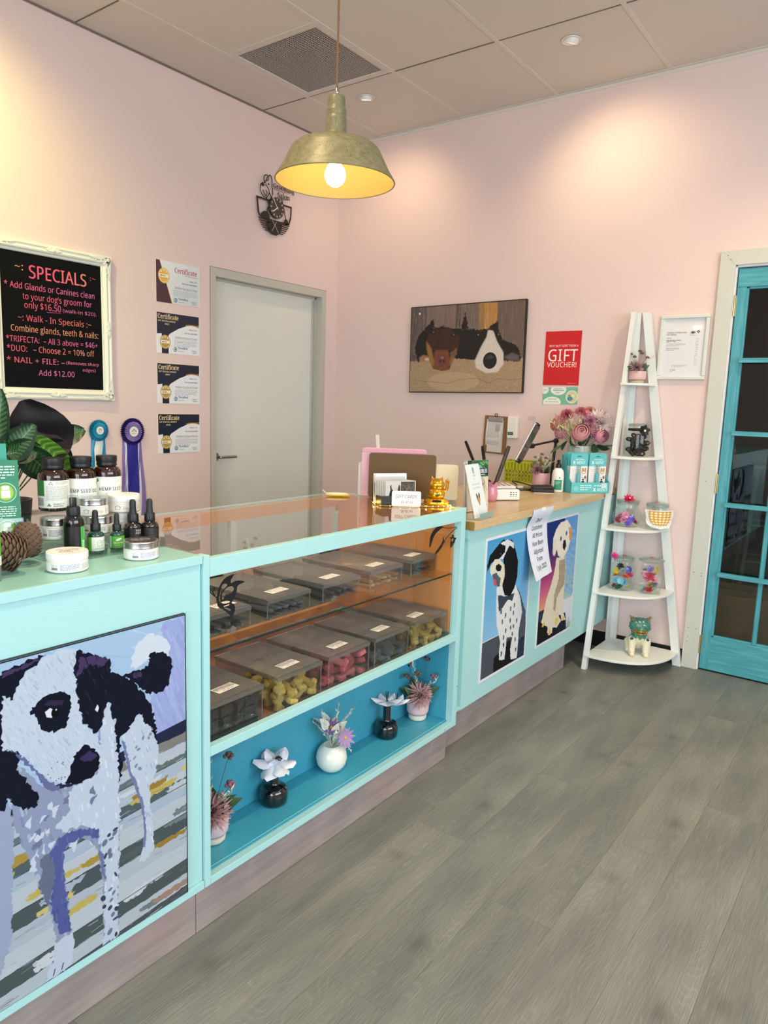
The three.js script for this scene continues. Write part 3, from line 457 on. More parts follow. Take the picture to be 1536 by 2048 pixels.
// clip to a shape, then dab strokes inside it
function dabs(c, pts, n, len, cols, w, ang) {
  c.save(); c.beginPath(); pts.forEach(([x, y], i) => (i ? c.lineTo(x, y) : c.moveTo(x, y))); c.clip();
  const xs = pts.map((p) => p[0]), ys = pts.map((p) => p[1]);
  strokes(c, n, Math.min(...xs), Math.max(...xs), Math.min(...ys), Math.max(...ys), len, cols, w, ang); c.restore();
}
{ // big painting on the closed unit
  const W = 0.94, Hh = 0.696, S = 1.5, b = ART.big;
  const tex = canvasTex(Math.round(W * 1000 * S), Math.round(Hh * 1000 * S), (c) => {
    c.lineJoin = c.lineCap = 'round';
    c.scale(S, S); const m = (p) => p.map(([u, v]) => [940 - u, v]), w = 940;
    c.fillStyle = '#b4d3f0'; c.fillRect(0, 0, w, 700);
    strokes(c, 260, 0, w, 0, 280, 60, ['#bcdaf4', '#acccec', '#c3dcf3'], 8, 0.4);
    ragged(c, m(b.lav), '#aab9ea', 4); dabs(c, m(b.lav), 90, 40, ['#b3c2ef', '#a2b2e6'], 7, 1.2);
    c.fillStyle = '#27304f'; poly(c, [[0, 296], [500, 292], [w, 253], [w, 288], [500, 320], [0, 330]], '#232c48');
    // weathered boards
    const lay = [['#8b8a84', 288], ['#c3cfda', 312], ['#6d7a7c', 336], ['#b9c8d6', 352], ['#59686c', 392], ['#b4c6d6', 418], ['#c7d1d9', 446], ['#525e60', 492], ['#bcc8d2', 530], ['#c9d3db', 566], ['#54605f', 612], ['#c3ced6', 648], ['#565c5f', 682]];
    lay.forEach(([col, y], i) => { const y2 = i + 1 < lay.length ? lay[i + 1][1] : 740; ragged(c, [[-10, y + 46], [w + 10, y - 6], [w + 10, y2 - 6], [-10, y2 + 46]], col, 2, 12); });
    const patch = (x, y, l, h, col) => { for (let k = 0; k < 5; k++) { const xx = x + rr(-0.2, 0.2) * l, yy = y + rr(-0.4, 0.4) * h, ll = l * rr(0.4, 0.9); ragged(c, [[xx, yy], [xx + ll, yy - ll * 0.055], [xx + ll * rr(0.8, 1), yy + h * rr(0.4, 0.7)], [xx + ll * 0.1, yy + h * rr(0.5, 0.9)]], col, 3, 6); } };
    for (let i = 0; i < 34; i++) patch(rr(-40, w), rr(310, 700), rr(60, 150), rr(8, 18), ['#d9e0e8', '#c9d2da', '#7c888a', '#5b6668', '#b2c2d0'][i % 5]);
    for (let i = 0; i < 13; i++) patch(rr(-20, w), rr(330, 640), rr(50, 120), rr(9, 17), ['#cdbb62', '#b59a45', '#d8ca80', '#a8853e'][i % 4]);
    for (let i = 0; i < 7; i++) patch(rr(-20, w), rr(470, 690), rr(60, 130), rr(7, 13), ['#b0907c', '#bd9c88'][i % 2]);
    strokes(c, 300, -60, w, 300, 720, 40, ['#dfe6ec', '#5e696b', '#a9b8c2', '#8d989a'], 1.4, -0.055);
    c.strokeStyle = '#3d4648'; c.lineWidth = 1.6; for (const y of [352, 418, 492, 612, 682]) { c.beginPath(); c.moveTo(-10, y + 46); c.lineTo(w + 10, y - 6); c.stroke(); }
    const F = (k, col, a = 3) => ragged(c, m(b[k]), col, a);
    const wh = '#cfddec', bl = '#0d1326', pu = '#4b3b63';
    F('hindLeg', wh); dabs(c, m(b.hindLeg), 90, 14, ['#c3d3e6', '#e6eef8', '#b9c6dc'], 4, 1.3); F('hindShade', '#7f86b0', 2);
    F('tailWhite', '#e3edf8', 4); F('tailBlack', bl, 4); F('tailPurple', pu); dabs(c, m(b.tailBlack), 60, 16, ['#1c2036', '#2c2845', '#0a0f1e'], 1.5, 2.2);
    F('hindBlack', bl, 4); dabs(c, m(b.hindBlack), 110, 20, ['#141a30', '#22243c', '#0a0e1c'], 1.6, 1.4);
    F('chest', '#9aa6c4', 3); dabs(c, m(b.chest), 260, 18, ['#a9b4ce', '#8d98b8', '#b9c3da', '#99a5b5'], 7, 1.3);
    F('chestWhite', wh, 5); dabs(c, m(b.chestWhite), 240, 16, ['#e7eff9', '#c8d6ea', '#d2dff0'], 5, 1.45);
    for (let i = 0; i < 26; i++) { const [x, y] = [940 - rr(240, 390), rr(300, 430)]; ragged(c, [[x, y], [x + rr(4, 16), y + rr(-8, 4)], [x + rr(2, 14), y + rr(6, 22)], [x - rr(1, 6), y + rr(4, 14)]], rnd() < 0.6 ? '#d8e4f3' : '#7b83a4', 2); }
    F('legGrey', '#6f7890', 3); F('legShade', '#5a66a3', 4); dabs(c, m(b.legShade), 60, 18, ['#4d5a98', '#6b76ae'], 5, 1.5); F('leg2Shade', '#7680ab');
    F('paw', '#d0dcec', 3); for (const [u, v] of [[340, 690], [322, 688]]) { c.strokeStyle = '#303a55'; c.lineWidth = 2; c.beginPath(); c.moveTo(940 - u, v); c.lineTo(940 - u + 4, v - 12); c.stroke(); }
    for (let i = 0; i < 22; i++) oval(c, 940 - rr(190, 225), rr(420, 690), rr(2, 6), rr(3, 8), ['#3d4a62', '#76819c'][i % 2], rr(0, 3));
    for (let i = 0; i < 9; i++) oval(c, 940 - rr(95, 160), rr(240, 350), rr(2, 4), rr(2, 6), '#8d9aae', rr(0, 3));
    // far side of the head and body, beyond the picture's visible part
    ragged(c, [[940 - 420, 165], [400, 150], [330, 190], [300, 330], [330, 520], [380, 690], [470, 690], [520, 560], [535, 330]], '#a8b4d0', 4);
    ragged(c, [[540, 30], [470, 20], [420, 60], [400, 150], [440, 240], [520, 290], [560, 170]], bl, 4);
    F('earL', bl, 4); dabs(c, m(b.earL), 60, 18, ['#141a30', '#20243c'], 1.6, 0.9);
    F('head', '#d2e0ef', 4); dabs(c, m(b.head), 700, 13, ['#dfe9f4', '#c8d8e9', '#bccde0'], 1.6, 1.1); dabs(c, m(b.head), 130, 16, ['#dce7f3', '#c3d3e6', '#cddcec', '#b7c8dc'], 4, 1.1);
    F('jaw', '#6f76a4', 3); F('capL', bl, 5); F('capLp', pu, 3); F('earR', bl, 4); F('earRp', pu, 4);
    dabs(c, m(b.earR), 120, 18, ['#171a2e', '#3a2f52', '#0a0e1c'], 1.5, 1.2);
    F('eyeL', bl, 3); F('eyeLp', '#33294a', 2); F('eyeLw', '#f0f5fb', 0.5); F('eyeRw', '#f0f5fb', 0.5);
    const [pl, pr] = m(b.pupils); oval(c, pl[0], pl[1], 8, 10, '#04060c'); oval(c, pl[0] + 2, pl[1] - 5, 2, 2, '#cfd8e6'); oval(c, pr[0], pr[1], 4, 8, '#04060c');
    F('nose', '#0b0f22', 3); F('noseP', '#3e3260', 2);
    for (let i = 0; i < 12; i++) oval(c, 940 - rr(300, 340), rr(225, 275), 1.3, 1.1, '#44506a');
    c.strokeStyle = '#0e2430'; c.lineWidth = 3; c.strokeRect(1, 1, 938, 696);
  });
  const t = thing('dog_painting', 'big painting of a black and white dog on the counter front', 'painting', [2.0785, 0.1638 + Hh / 2, 2.96 + W / 2], PI / 2);
  part('canvas_board', B(-W / 2, W / 2, -Hh / 2, Hh / 2, -0.0012, 0.0075, 0.0008), std(0x14232c, 0.6), t);
  sheet('painted_face', W - 0.002, Hh - 0.002, tex, t, { d: 0.0006, mat: phys(0xd2d6dc, 0.85, { map: tex, specularIntensity: 0.3 }) }).position.z = 0.0079;
}
{ // two A2 posters
  const W = 420, Hh = 594, S = 1.5;
  const t1 = canvasTex(W * S, Hh * S, (c) => {
    c.scale(S, S); c.lineCap = 'round'; const b = ART.p1; c.fillStyle = '#f1f5fa'; c.fillRect(0, 0, W, Hh);
    c.save(); c.beginPath(); c.rect(12, 12, W - 24, Hh - 24); c.clip();
    const g = c.createLinearGradient(0, 0, 60, 420); g.addColorStop(0, '#4aa3dc'); g.addColorStop(0.55, '#6db9e6'); g.addColorStop(1, '#93c9ee'); c.fillStyle = g; c.fillRect(0, 0, W, Hh);
    c.fillStyle = '#dfe9f2'; c.fillRect(0, 424, 190, 4);
    c.fillStyle = '#4c5560'; c.fillRect(0, 428, W, 200); strokes(c, 300, 0, 190, 430, 600, 12, ['#5a6470', '#3f4852', '#6a6f60'], 1.5, 0.9);
    ragged(c, b.seat, '#12151c', 3); c.fillStyle = '#23344a'; c.fillRect(300, 500, 120, 100); strokes(c, 120, 250, 420, 480, 600, 30, ['#34608c', '#16202e', '#4f86b8'], 1.6, 2.2);
    ragged(c, [[120, 520], [260, 470], [300, 594], [120, 594]], '#0e1016', 3);
    ragged(c, b.back, '#4d5a68', 3); dabs(c, b.back, 60, 10, ['#5e6d7c', '#39434f', '#8795a3'], 3, 1.4);
    ragged(c, b.body, '#eef2f2', 2); dabs(c, b.body, 160, 10, ['#f9fbfb', '#d5dee0', '#f3eecb', '#cbd8de'], 3, 1.3);
    for (const [x, y] of b.spots) { ragged(c, [[x - 5, y - 9], [x + 4, y - 10], [x + 6, y + 6], [x - 1, y + 12]], '#2c3540', 2, 4); }
    dabs(c, b.body, 420, 9, ['#ffffff', '#c3ccd2', '#aeb9c0', '#f2ecc4', '#e4ebee'], 1.2, 1.35); for (const [x, y] of b.spots) strokes(c, 9, x - 8, x + 6, y - 9, y + 8, 9, ['#1d242c', '#4a5560'], 1.8, 1.4);
    ragged(c, b.collar, '#3a4754', 2);
    ragged(c, b.head, '#0b0e14', 2); dabs(c, b.head, 260, 16, ['#1a222e', '#05070b', '#0f141c', '#2a3442'], 1.3, 1.4);
    ragged(c, b.blaze, '#e9eef2', 2); ragged(c, b.muzzle, '#f0ead6', 2); dabs(c, b.muzzle, 200, 9, ['#fbfaf4', '#e6d9a8', '#cfd3d2', '#b9b49c'], 1.4, 1.2);
    ragged(c, b.mouth, '#5b6672', 2); ragged(c, b.tongue, '#d55a76', 1); ragged(c, b.nose, '#0b0c10', 1);
    oval(c, b.eye[0][0], b.eye[0][1], 3, 3, '#8f98a2'); c.restore();
  });
  const t2 = canvasTex(W * S, Hh * S, (c) => {
    c.scale(S, S); c.translate(0, -8); c.lineCap = 'round'; const b = ART.p2; c.fillStyle = '#eef2fa'; c.fillRect(0, 0, W, Hh + 9);
    c.save(); c.beginPath(); c.rect(12, 20, W - 24, Hh - 24); c.clip();
    const g = c.createLinearGradient(0, 0, 0, 440); g.addColorStop(0, '#5f9edb'); g.addColorStop(0.5, '#7fb6e6'); g.addColorStop(1, '#b9d8c8'); c.fillStyle = g; c.fillRect(0, 0, W, Hh);
    strokes(c, 60, 250, 420, 60, 420, 60, ['#86b9e6', '#8fbde8', '#98c4e8'], 16, 0.3);
    const d = c.createLinearGradient(0, 20, 0, 430); d.addColorStop(0, '#12357f'); d.addColorStop(0.3, '#2a2c74'); d.addColorStop(0.55, '#8d3a78'); d.addColorStop(0.75, '#d0608a'); d.addColorStop(1, '#eaa877'); poly(c, [[0, 0], [260, 0], [190, 120], [220, 260], [120, 440], [0, 440]], d);
    c.fillStyle = '#e6eef8'; c.fillRect(250, 430, 180, 130);
    c.fillStyle = '#24384a'; c.fillRect(0, 430, 110, 200); ragged(c, [[0, 470], [90, 500], [330, 500], [360, 600], [0, 610]], '#0e1218', 3);
    strokes(c, 90, 250, 420, 520, 600, 26, ['#2b5a86', '#16202e', '#3f7ab0'], 1.6, 2.2);
    ragged(c, b.body, '#f0e7cf', 2); dabs(c, b.body, 420, 13, ['#fbf6e6', '#e2d3ae', '#f7efc8', '#d9e2e6', '#d2c092'], 1.8, 1.4);
    ragged(c, b.shade, '#b5a58c', 3); dabs(c, b.shade, 240, 14, ['#cdbb9c', '#9b8c78', '#d9caa8', '#e6dcc0'], 1.8, 1.4);
    ragged(c, b.earL, '#e3b7b0', 2); ragged(c, b.head, '#f7f2e4', 2); dabs(c, b.head, 320, 11, ['#fffdf6', '#e6dcc0', '#f2e6a8', '#d8ccb0'], 1.4, 1.3); ragged(c, b.earR, '#e0a274', 2);
    dabs(c, b.earL, 30, 12, ['#f2d8a0', '#e8c6c0'], 3, 1.4);
    ragged(c, b.muzzle, '#1b1a1e', 1.5); for (const [x, y] of b.eyes) { oval(c, x, y, 11, 13, '#8e98a0'); oval(c, x, y, 5, 7, '#15161a'); }
    for (const [x, y] of b.paws) oval(c, x, y, 16, 9, '#e9c65c', -0.3); oval(c, b.paws[2][0] - 10, b.paws[2][1], 18, 20, '#f0d470'); c.restore();
  });
  const mk = (tex, z, y, label) => { const t = sheet('dog_poster', 0.42, 0.594, tex, null, { d: 0.002, mat: phys(0xe2e4e8, 0.8, { map: tex, specularIntensity: 0.35 }) }); t.name = numbered('dog_poster'); t.position.set(2.0684, y, z); t.rotation.y = PI / 2; t.userData = { label, category: 'poster' }; scene.add(t); };
  mk(t1, 1.508 - 0.21, 0.836 - 0.297, 'poster of a sitting black and white dog with tongue out');
  mk(t2, 0.979 - 0.21, 0.844 - 0.297, 'poster of a sitting cream dog, half behind the price notice');
}
{ // price notice taped over the edge of the timber top
  const W = 0.21, Hh = 0.297;
  const tex = canvasTex(420, 594, (c) => {
    c.fillStyle = '#d9e2f3'; c.fillRect(0, 0, 420, 594);
    [['Dear', 150, 262, 128], ['Customer', 98, 318, 195], ['All Prices', 110, 314, 262], ['Have Been', 95, 322, 330], ['Adjusted', 105, 300, 398], ['From', 150, 262, 462], ['1 July 2025', 95, 320, 530]].forEach(([t, a, b, y]) => fit(c, t, a, b, y, 54, '#0c0d12', 'sans-serif', 'bold'));
  });
  // a sheet that curls forward towards its foot
  const nx = 6, ny = 14, g = new THREE.PlaneGeometry(W, Hh, nx, ny), p = g.attributes.position;
  for (let i = 0; i < p.count; i++) { const v = 0.5 - p.getY(i) / Hh, u = p.getX(i) / W; const q = Math.max(0, v - 0.1); p.setZ(i, -0.028 * clamp((v - 0.08) * 6) * (v < 0.25 ? 1 : 1) + 0.075 * q * q * (1.0 - 0.5 * u) ); p.setX(i, p.getX(i) - 0.022 * v * v * (u < 0 ? 1.4 : 0.5)); }
  const back = g.clone(); back.translate(0, 0, -0.0004);
  g.computeVertexNormals();
  const t = thing('price_notice', 'white paper notice about adjusted prices hanging off the oak top', 'notice', [2.0975, 0.915 - Hh / 2, 1.05], PI / 2);
  part('paper', g, new THREE.MeshStandardMaterial({ map: tex, roughness: 0.6, side: THREE.DoubleSide }), t);
  part('tape', B(-0.02, 0.02, Hh / 2 - 0.012, Hh / 2 + 0.004, -0.0006, 0.0008, 0.0002), phys(0xf4f6f6, 0.3), t);
}
{ // canvas picture of two dogs on the back wall
  const W = 0.81, Hh = 0.54, S = 1.4, b = ART.pic;
  const tex = canvasTex(W * 1000 * S, Hh * 1000 * S, (c) => {
    c.scale(S, S); c.lineCap = 'round'; c.fillStyle = '#6f5f56'; c.fillRect(0, 0, 810, 540);
    const xs = [0, 45, 120, 340, 372, 500, 590, 810], cs = ['#4c4443', '#5a4f4c', '#7d6a62', '#3d3633', '#776660', '#a07b4a', '#6b5b52'];
    for (let i = 0; i < 7; i++) { c.fillStyle = cs[i]; c.fillRect(xs[i], 0, xs[i + 1] - xs[i] - 2, 420); strokes(c, 120, xs[i] + 2, xs[i + 1] - 4, -40, 400, 90, ['#8a786c', '#594b44', '#4a403c', '#9b8a7d'], 1.6, 1.57); }
    ragged(c, b.orange, '#b98645', 2); dabs(c, b.orange, 70, 90, ['#d9a358', '#96672e', '#8a7d70'], 2, 1.57);
    ragged(c, [[-5, 345], [200, 338], [430, 325], [815, 338], [815, 545], [-5, 545]], '#a78f70', 2);
    strokes(c, 700, 0, 810, 340, 540, 10, ['#bca585', '#8d7556', '#b59a78', '#97826a', '#c9b594'], 3, 0.2); oval(c, 330, 475, 190, 60, 'rgba(205,185,150,0.35)');
    c.strokeStyle = '#5b4836'; c.lineWidth = 1.6; c.beginPath(); b.crack.forEach(([x, y], i) => (i ? c.lineTo(x, y + rr(-5, 5)) : c.moveTo(x, y))); c.stroke();
    ragged(c, b.hole, '#0d0a09', 5); dabs(c, b.hole, 30, 12, ['#2a1e17', '#171210'], 2, 1.4);
    for (let i = 0; i < 60; i++) { const k = b.hole[Math.floor(rr(3, 20))]; oval(c, k[0] + rr(-12, 12), k[1] + rr(-8, 10), 2, 4, '#6b5240'); }
    const soft = (pts, col, n = 26, sp = 7) => { c.save(); c.globalAlpha = 0.09; for (let k = 0; k < n; k++) { const dx = rr(-sp, sp), dy = rr(-sp, sp); poly(c, pts.map(([x, y]) => [x + dx, y + dy]), col); } c.restore(); };
    soft(b.pawA, '#a9835c'); oval(c, b.pawA[2][0] - 8, b.pawA[2][1] + 18, 18, 10, '#cdb49a');
    soft(b.dogA, '#3a2015', 40, 8); dabs(c, b.dogA, 320, 14, ['#4a2a1b', '#2c1810', '#553220'], 1.6, 1.45); soft(b.muzA, '#80492e', 30, 9); soft(b.tanA, '#a8723c', 26, 8); soft(b.tanB, '#9a6638', 24, 8);
    dabs(c, b.muzA, 160, 12, ['#8a5738', '#6a3f28', '#99663f'], 1.3, 1.4);
    oval(c, b.noseA[0][0], b.noseA[0][1], 38, 40, '#6a3d38'); oval(c, b.noseA[0][0] - 14, b.noseA[0][1] + 4, 7, 9, '#2c1614'); oval(c, b.noseA[0][0] + 14, b.noseA[0][1] + 4, 7, 9, '#2c1614'); oval(c, b.noseA[0][0], b.noseA[0][1] - 18, 16, 8, '#8d5f58');
    for (const [x, y] of b.eyesA) { oval(c, x, y, 20, 13, '#2b1710'); oval(c, x, y, 10, 9, '#120906'); oval(c, x + 2, y - 3, 3, 3, '#d8d2cc'); }
    oval(c, 330, 300, 26, 16, '#6d5244');
    soft(b.pawB, '#6d625e'); soft(b.dogB, '#d9cfca', 44, 7); dabs(c, b.dogB, 420, 12, ['#e8e0db', '#c6b9b3', '#f0eae6', '#c0b4ad'], 1.4, 1.4);
    oval(c, b.noseB[0][0], b.noseB[0][1], 47, 50, '#120f10'); oval(c, b.noseB[0][0], b.noseB[0][1] - 20, 24, 12, '#3b3838');
    for (const [x, y] of b.eyesB) { oval(c, x, y, 16, 11, '#1b1411'); oval(c, x + 2, y - 2, 3, 3, '#e6e2de'); }
    for (let i = 0; i < 14; i++) { c.strokeStyle = 'rgba(230,225,220,0.5)'; c.lineWidth = 0.8; c.beginPath(); c.moveTo(b.noseB[0][0] - 60, b.noseB[0][1] + rr(-10, 30)); c.lineTo(b.noseB[0][0] - 60 - rr(20, 55), b.noseB[0][1] + rr(-20, 50)); c.stroke(); }
  });
  const t = thing('dog_picture', 'canvas photo of two dogs peering under a fence', 'picture', [0.652 + W / 2, 1.418 + Hh / 2 + 0.002, 0.004]);
  t.rotation.z = 0.012;
  part('canvas_block', B(-W / 2, W / 2, -Hh / 2, Hh / 2, 0, 0.0205, 0.0015), std(0x0d0c0c, 0.5), t);
  sheet('photo_print', W - 0.012, Hh - 0.012, tex, t, { d: 0.0006, rough: 0.45, edge: 0x0d0c0c }).position.z = 0.0209;
  part('hanging_pin', lathe([[0, 0], [0.007, 0], [0.007, 0.002], [0.002, 0.0024], [0, 0.0024]].map(([a, y]) => [a, y]), 16), std(0xe8e8e6, 0.4), t, [-W / 2 + 0.07, Hh / 2 - 0.045, 0.0214], [PI / 2, 0, 0]);
}
{ // gift voucher poster and appointment card under it
  const tex = canvasTex(430, 610, (c) => {
    c.fillStyle = '#cf1420'; c.fillRect(0, 0, 430, 610);
    fit(c, 'WHY NOT GIVE THEM A', 48, 400, 178, 36, '#fbeeec'); fit(c, 'GIFT', 34, 400, 338, 186, '#fff4f0'); c.fillStyle = '#fff4f0';
    fit(c, 'VOUCHER!', 36, 396, 405, 78, '#fff4f0'); fit(c, 'www.giftcards.com', 300, 400, 590, 10, '#f5c9c6');
  });
  const s = sheet('voucher_poster', 0.214, 0.302, tex, null, { d: 0.003, rough: 0.35, edge: 0xb01018 }); s.name = numbered('voucher_poster'); s.position.set(1.689, 1.626, 0.002); s.userData = { label: 'red gift voucher poster on the pink back wall', category: 'poster' }; scene.add(s);
  const tex2 = canvasTex(430, 196, (c) => {
    c.fillStyle = '#7cbfa0'; c.fillRect(0, 0, 430, 196); oval(c, 25, 30, 50, 44, '#eef3ee'); oval(c, 195, 28, 95, 62, '#eef3ee'); oval(c, 120, 170, 110, 62, '#eef3ee'); oval(c, 360, 110, 72, 74, '#eef3ee'); oval(c, 360, 110, 64, 66, '#d8d7a4'); oval(c, 340, 130, 34, 26, '#4f95b5'); oval(c, 375, 100, 16, 20, '#f2f0d2'); oval(c, 330, 95, 14, 6, '#2c4b4e');
    fit(c, 'Dog Spa & Groom', 130, 265, 42, 24, '#27433a', 'sans-serif', 'bold'); fine(c, 140, 255, 10, 26, 2, '#5e7a70'); fine(c, 160, 235, 54, 74, 2, '#6b867c'); fit(c, 'Appointment', 70, 175, 140, 18, '#44645a'); fit(c, 'To: Name & Day', 40, 200, 172, 20, '#44645a', 'serif'); fine(c, 10, 55, 20, 50, 3, '#8aa59b');
  });
  const s2 = sheet('appointment_card', 0.213, 0.097, tex2, null, { d: 0.0015 }); s2.name = numbered('appointment_card'); s2.position.set(1.690, 1.415, 0.0012); s2.rotation.z = 0.02; s2.userData = { label: 'green and white card pinned under the red voucher poster', category: 'card' }; scene.add(s2);
}
{ // four certificates in clear sleeves on the left wall
  const seal = (c, x, y, r, col) => { c.beginPath(); for (let i = 0; i < 48; i++) { const a = i / 48 * 2 * PI, q = r * (i % 2 ? 1 : 0.93); c.lineTo(x + q * cos(a), y + q * sin(a)); } c.closePath(); c.fillStyle = col; c.fill(); c.strokeStyle = '#fff3d2'; c.lineWidth = r * 0.05; c.beginPath(); c.arc(x, y, r * 0.8, 0, 2 * PI); c.stroke(); c.fillStyle = '#f6efe2'; c.fillRect(x - r * 0.82, y - r * 0.2, r * 1.64, r * 0.4); for (const q of [-0.4, 0, 0.4]) oval(c, x + q * r, y - r * (0.5 + 0.12 * (q === 0)), r * 0.09, r * 0.09, '#fff6df'); fine(c, x - r * 0.6, x + r * 0.7, y - r * 0.06, y + r * 0.1, 1, '#8a7a50', 0.8); };
  const logo = (c, x, y) => { c.lineWidth = 9; c.strokeStyle = '#2f6fa0'; c.beginPath(); c.arc(x, y, 20, -2.2, 2.4); c.stroke(); c.strokeStyle = '#58a24a'; c.beginPath(); c.arc(x, y, 20, 2.4, 3.9); c.stroke(); oval(c, x, y, 8, 8, '#23344f'); fit(c, 'ThreeBest', x + 34, x + 180, y - 6, 32, '#1f6096', 'sans-serif', 'bold'); fit(c, 'Rated®', x + 36, x + 120, y + 22, 18, '#93a07a'); };
  const text = (c) => {
    fit(c, 'FINALIST | TOP', 450, 560, 155, 16, '#2b2f3a', 'sans-serif', 'bold'); fit(c, 'TOP 3 DOG GROOMERS', 380, 570, 196, 18, '#2b2f3a', 'sans-serif', 'bold');
    fit(c, 'Bubbles Dog Spa & Groom', 250, 570, 252, 28, '#4a4038', 'serif'); c.fillStyle = '#9a948c'; c.fillRect(255, 262, 310, 1.6); fine(c, 240, 572, 276, 348, 5, '#8f929c', 0.28); fit(c, 'A. Sharma', 480, 556, 380, 22, '#555', 'serif', 'italic'); fine(c, 500, 568, 388, 406, 2, '#3d414b');
  };
  const mk = (year) => canvasTex(594, 420, (c) => {
    c.fillStyle = '#eef1f8'; c.fillRect(0, 0, 594, 420); poly(c, [[0, 0], [594, 0], [594, 92], [520, 96], [420, 110], [300, 150], [180, 210], [158, 232], [158, 420], [65, 420], [65, 215], [0, 222]], '#152238'); c.strokeStyle = '#c98a3a'; c.lineWidth = 10; c.beginPath(); c.moveTo(400, 108); c.quadraticCurveTo(500, 86, 594, 112); c.stroke(); poly(c, [[480, 92], [594, 94], [594, 120], [560, 104]], '#b9722f');
    fit(c, 'Certificate', 12, 300, 62, 66, '#f1d9a4', 'serif', 'bold'); fit(c, 'OF EXCELLENCE', 18, 260, 92, 22, '#e9d9b4', 'sans-serif', 'bold'); fit(c, year, 108, 172, 122, 22, '#e9d9b4', 'sans-serif', 'bold'); seal(c, 112, 300, 76, '#bb9a4c'); text(c); logo(c, 250, 370);
  });
  const first = canvasTex(594, 420, (c) => {
    const g = c.createLinearGradient(0, 0, 594, 420); g.addColorStop(0, '#f1f3f6'); g.addColorStop(1, '#cfdbe4'); c.fillStyle = g; c.fillRect(0, 0, 594, 420); poly(c, [[0, 0], [52, 0], [215, 420], [0, 420]], '#4a2c3c'); c.strokeStyle = '#e8bd55'; c.lineWidth = 6; c.beginPath(); c.moveTo(52, 0); c.lineTo(215, 420); c.stroke();
    fit(c, 'Certificate', 250, 570, 100, 70, '#a8465c', 'serif', 'bold'); fit(c, 'OF EXCELLENCE', 400, 572, 122, 16, '#c0707e', 'sans-serif', 'bold'); seal(c, 105, 150, 80, '#e9b94a');
    fit(c, 'FINALIST | TOP', 460, 566, 172, 16, '#2b2f3a', 'sans-serif', 'bold'); fit(c, 'TOP 3 DOG GROOMERS', 350, 570, 206, 18, '#2b2f3a', 'sans-serif', 'bold'); fit(c, 'Bubbles Dog Spa & Groom', 250, 572, 262, 30, '#4b4a52', 'serif', 'italic'); fine(c, 230, 572, 280, 348, 5, '#8d96a4', 0.28); fit(c, 'A. Sharma', 470, 560, 384, 22, '#555', 'serif', 'italic'); fine(c, 500, 568, 392, 408, 2, '#3d414b'); logo(c, 262, 380);
  });
  const list = [[first, 2.061, 1.843, 'pale certificate with maroon corner, top of the column by the door'], [mk('2021'), 1.789, 1.573, 'navy and white certificate, second from the top beside the door'], [mk('2024'), 1.518, 1.302, 'navy and white certificate, third from the top beside the door'], [mk('2023'), 1.2425, 1.0265, 'navy and white certificate, lowest of the column beside the door']];
  for (const [tex, y1, y0, label] of list) {
    const t = thing('certificate', label, 'certificate', [0.001, (y0 + y1) / 2, 1.3495], PI / 2, 'certificates beside the grey door');
    sheet('printed_sheet', 0.284, y1 - y0, tex, t, { d: 0.002, rough: 0.25 });
    part('clear_sleeve', B(0.142, 0.149, -(y1 - y0) / 2 - 0.002, (y1 - y0) / 2 + 0.001, -0.0006, 0.0006, 0), phys(0xe9edf2, 0.15), t);
  }
}
{ // framed certificate by the glazed door
  const tex = canvasTex(480, 680, (c) => {
    c.fillStyle = '#eceef0'; c.fillRect(0, 0, 480, 680);
    fit(c, 'Certificate of Registration', 40, 262, 172, 22, '#22252b', 'serif', 'bold'); fit(c, 'of a Company', 40, 150, 196, 22, '#22252b', 'serif', 'bold');
    fine(c, 42, 130, 226, 240, 1, '#4b4f57'); fine(c, 42, 210, 252, 282, 2, '#3c4048', 0.45); fine(c, 42, 270, 294, 330, 3, '#9b9fa6'); fine(c, 42, 200, 344, 380, 3, '#7d8188'); fine(c, 120, 300, 545, 575, 3, '#a0a4aa'); fit(c, 'R. Hale', 110, 170, 612, 30, '#565a62', 'serif', 'italic'); fine(c, 110, 150, 618, 630, 1, '#888');
    oval(c, 336, 168, 12, 15, '#3a3d44'); poly(c, [[306, 176], [320, 150], [328, 176]], '#565a62'); poly(c, [[344, 176], [354, 150], [366, 176]], '#565a62'); fine(c, 300, 372, 184, 196, 1, '#777');
    c.save(); c.translate(396, 160); c.rotate(PI / 4); for (const [a, b] of [[-15, -15], [1, -15], [-15, 1], [1, 1]]) { c.fillStyle = '#24262c'; c.fillRect(a, b, 13, 13); } c.restore(); fine(c, 300, 420, 200, 208, 1, '#888');
    c.save(); c.translate(376, 232); c.rotate(PI / 2); fit(c, 'CERTIFICATE', 0, 330, 0, 40, '#b9bdc4', 'serif'); c.restore();
  });
  const W = 0.24, Hh = 0.326, t = thing('framed_certificate', 'white framed certificate hanging beside the teal glazed door', 'frame', [2.3445, 1.6745, 0.002]);
  const f = 0.018, a = W / 2, b = Hh / 2, bar = (x0, x1, y0, y1) => B(x0, x1, y0, y1, 0, 0.018, 0.004);
  const fm = std(0xdadfd8, 0.42);
  part('frame_bar', bar(-a, a, b - f, b), fm, t); part('frame_bar', bar(-a, a, -b, -b + f), fm, t); part('frame_bar', bar(-a, -a + f, -b + f, b - f), fm, t); part('frame_bar', bar(a - f, a, -b + f, b - f), fm, t);
  sheet('certificate_sheet', W - 2 * f + 0.004, Hh - 2 * f + 0.004, tex, t, { d: 0.002 }).position.z = 0.004;
  part('glass', B(-a + f, a - f, -b + f, b - f, 0.008, 0.0095, 0), pane(0xffffff, 0.03), t);
}
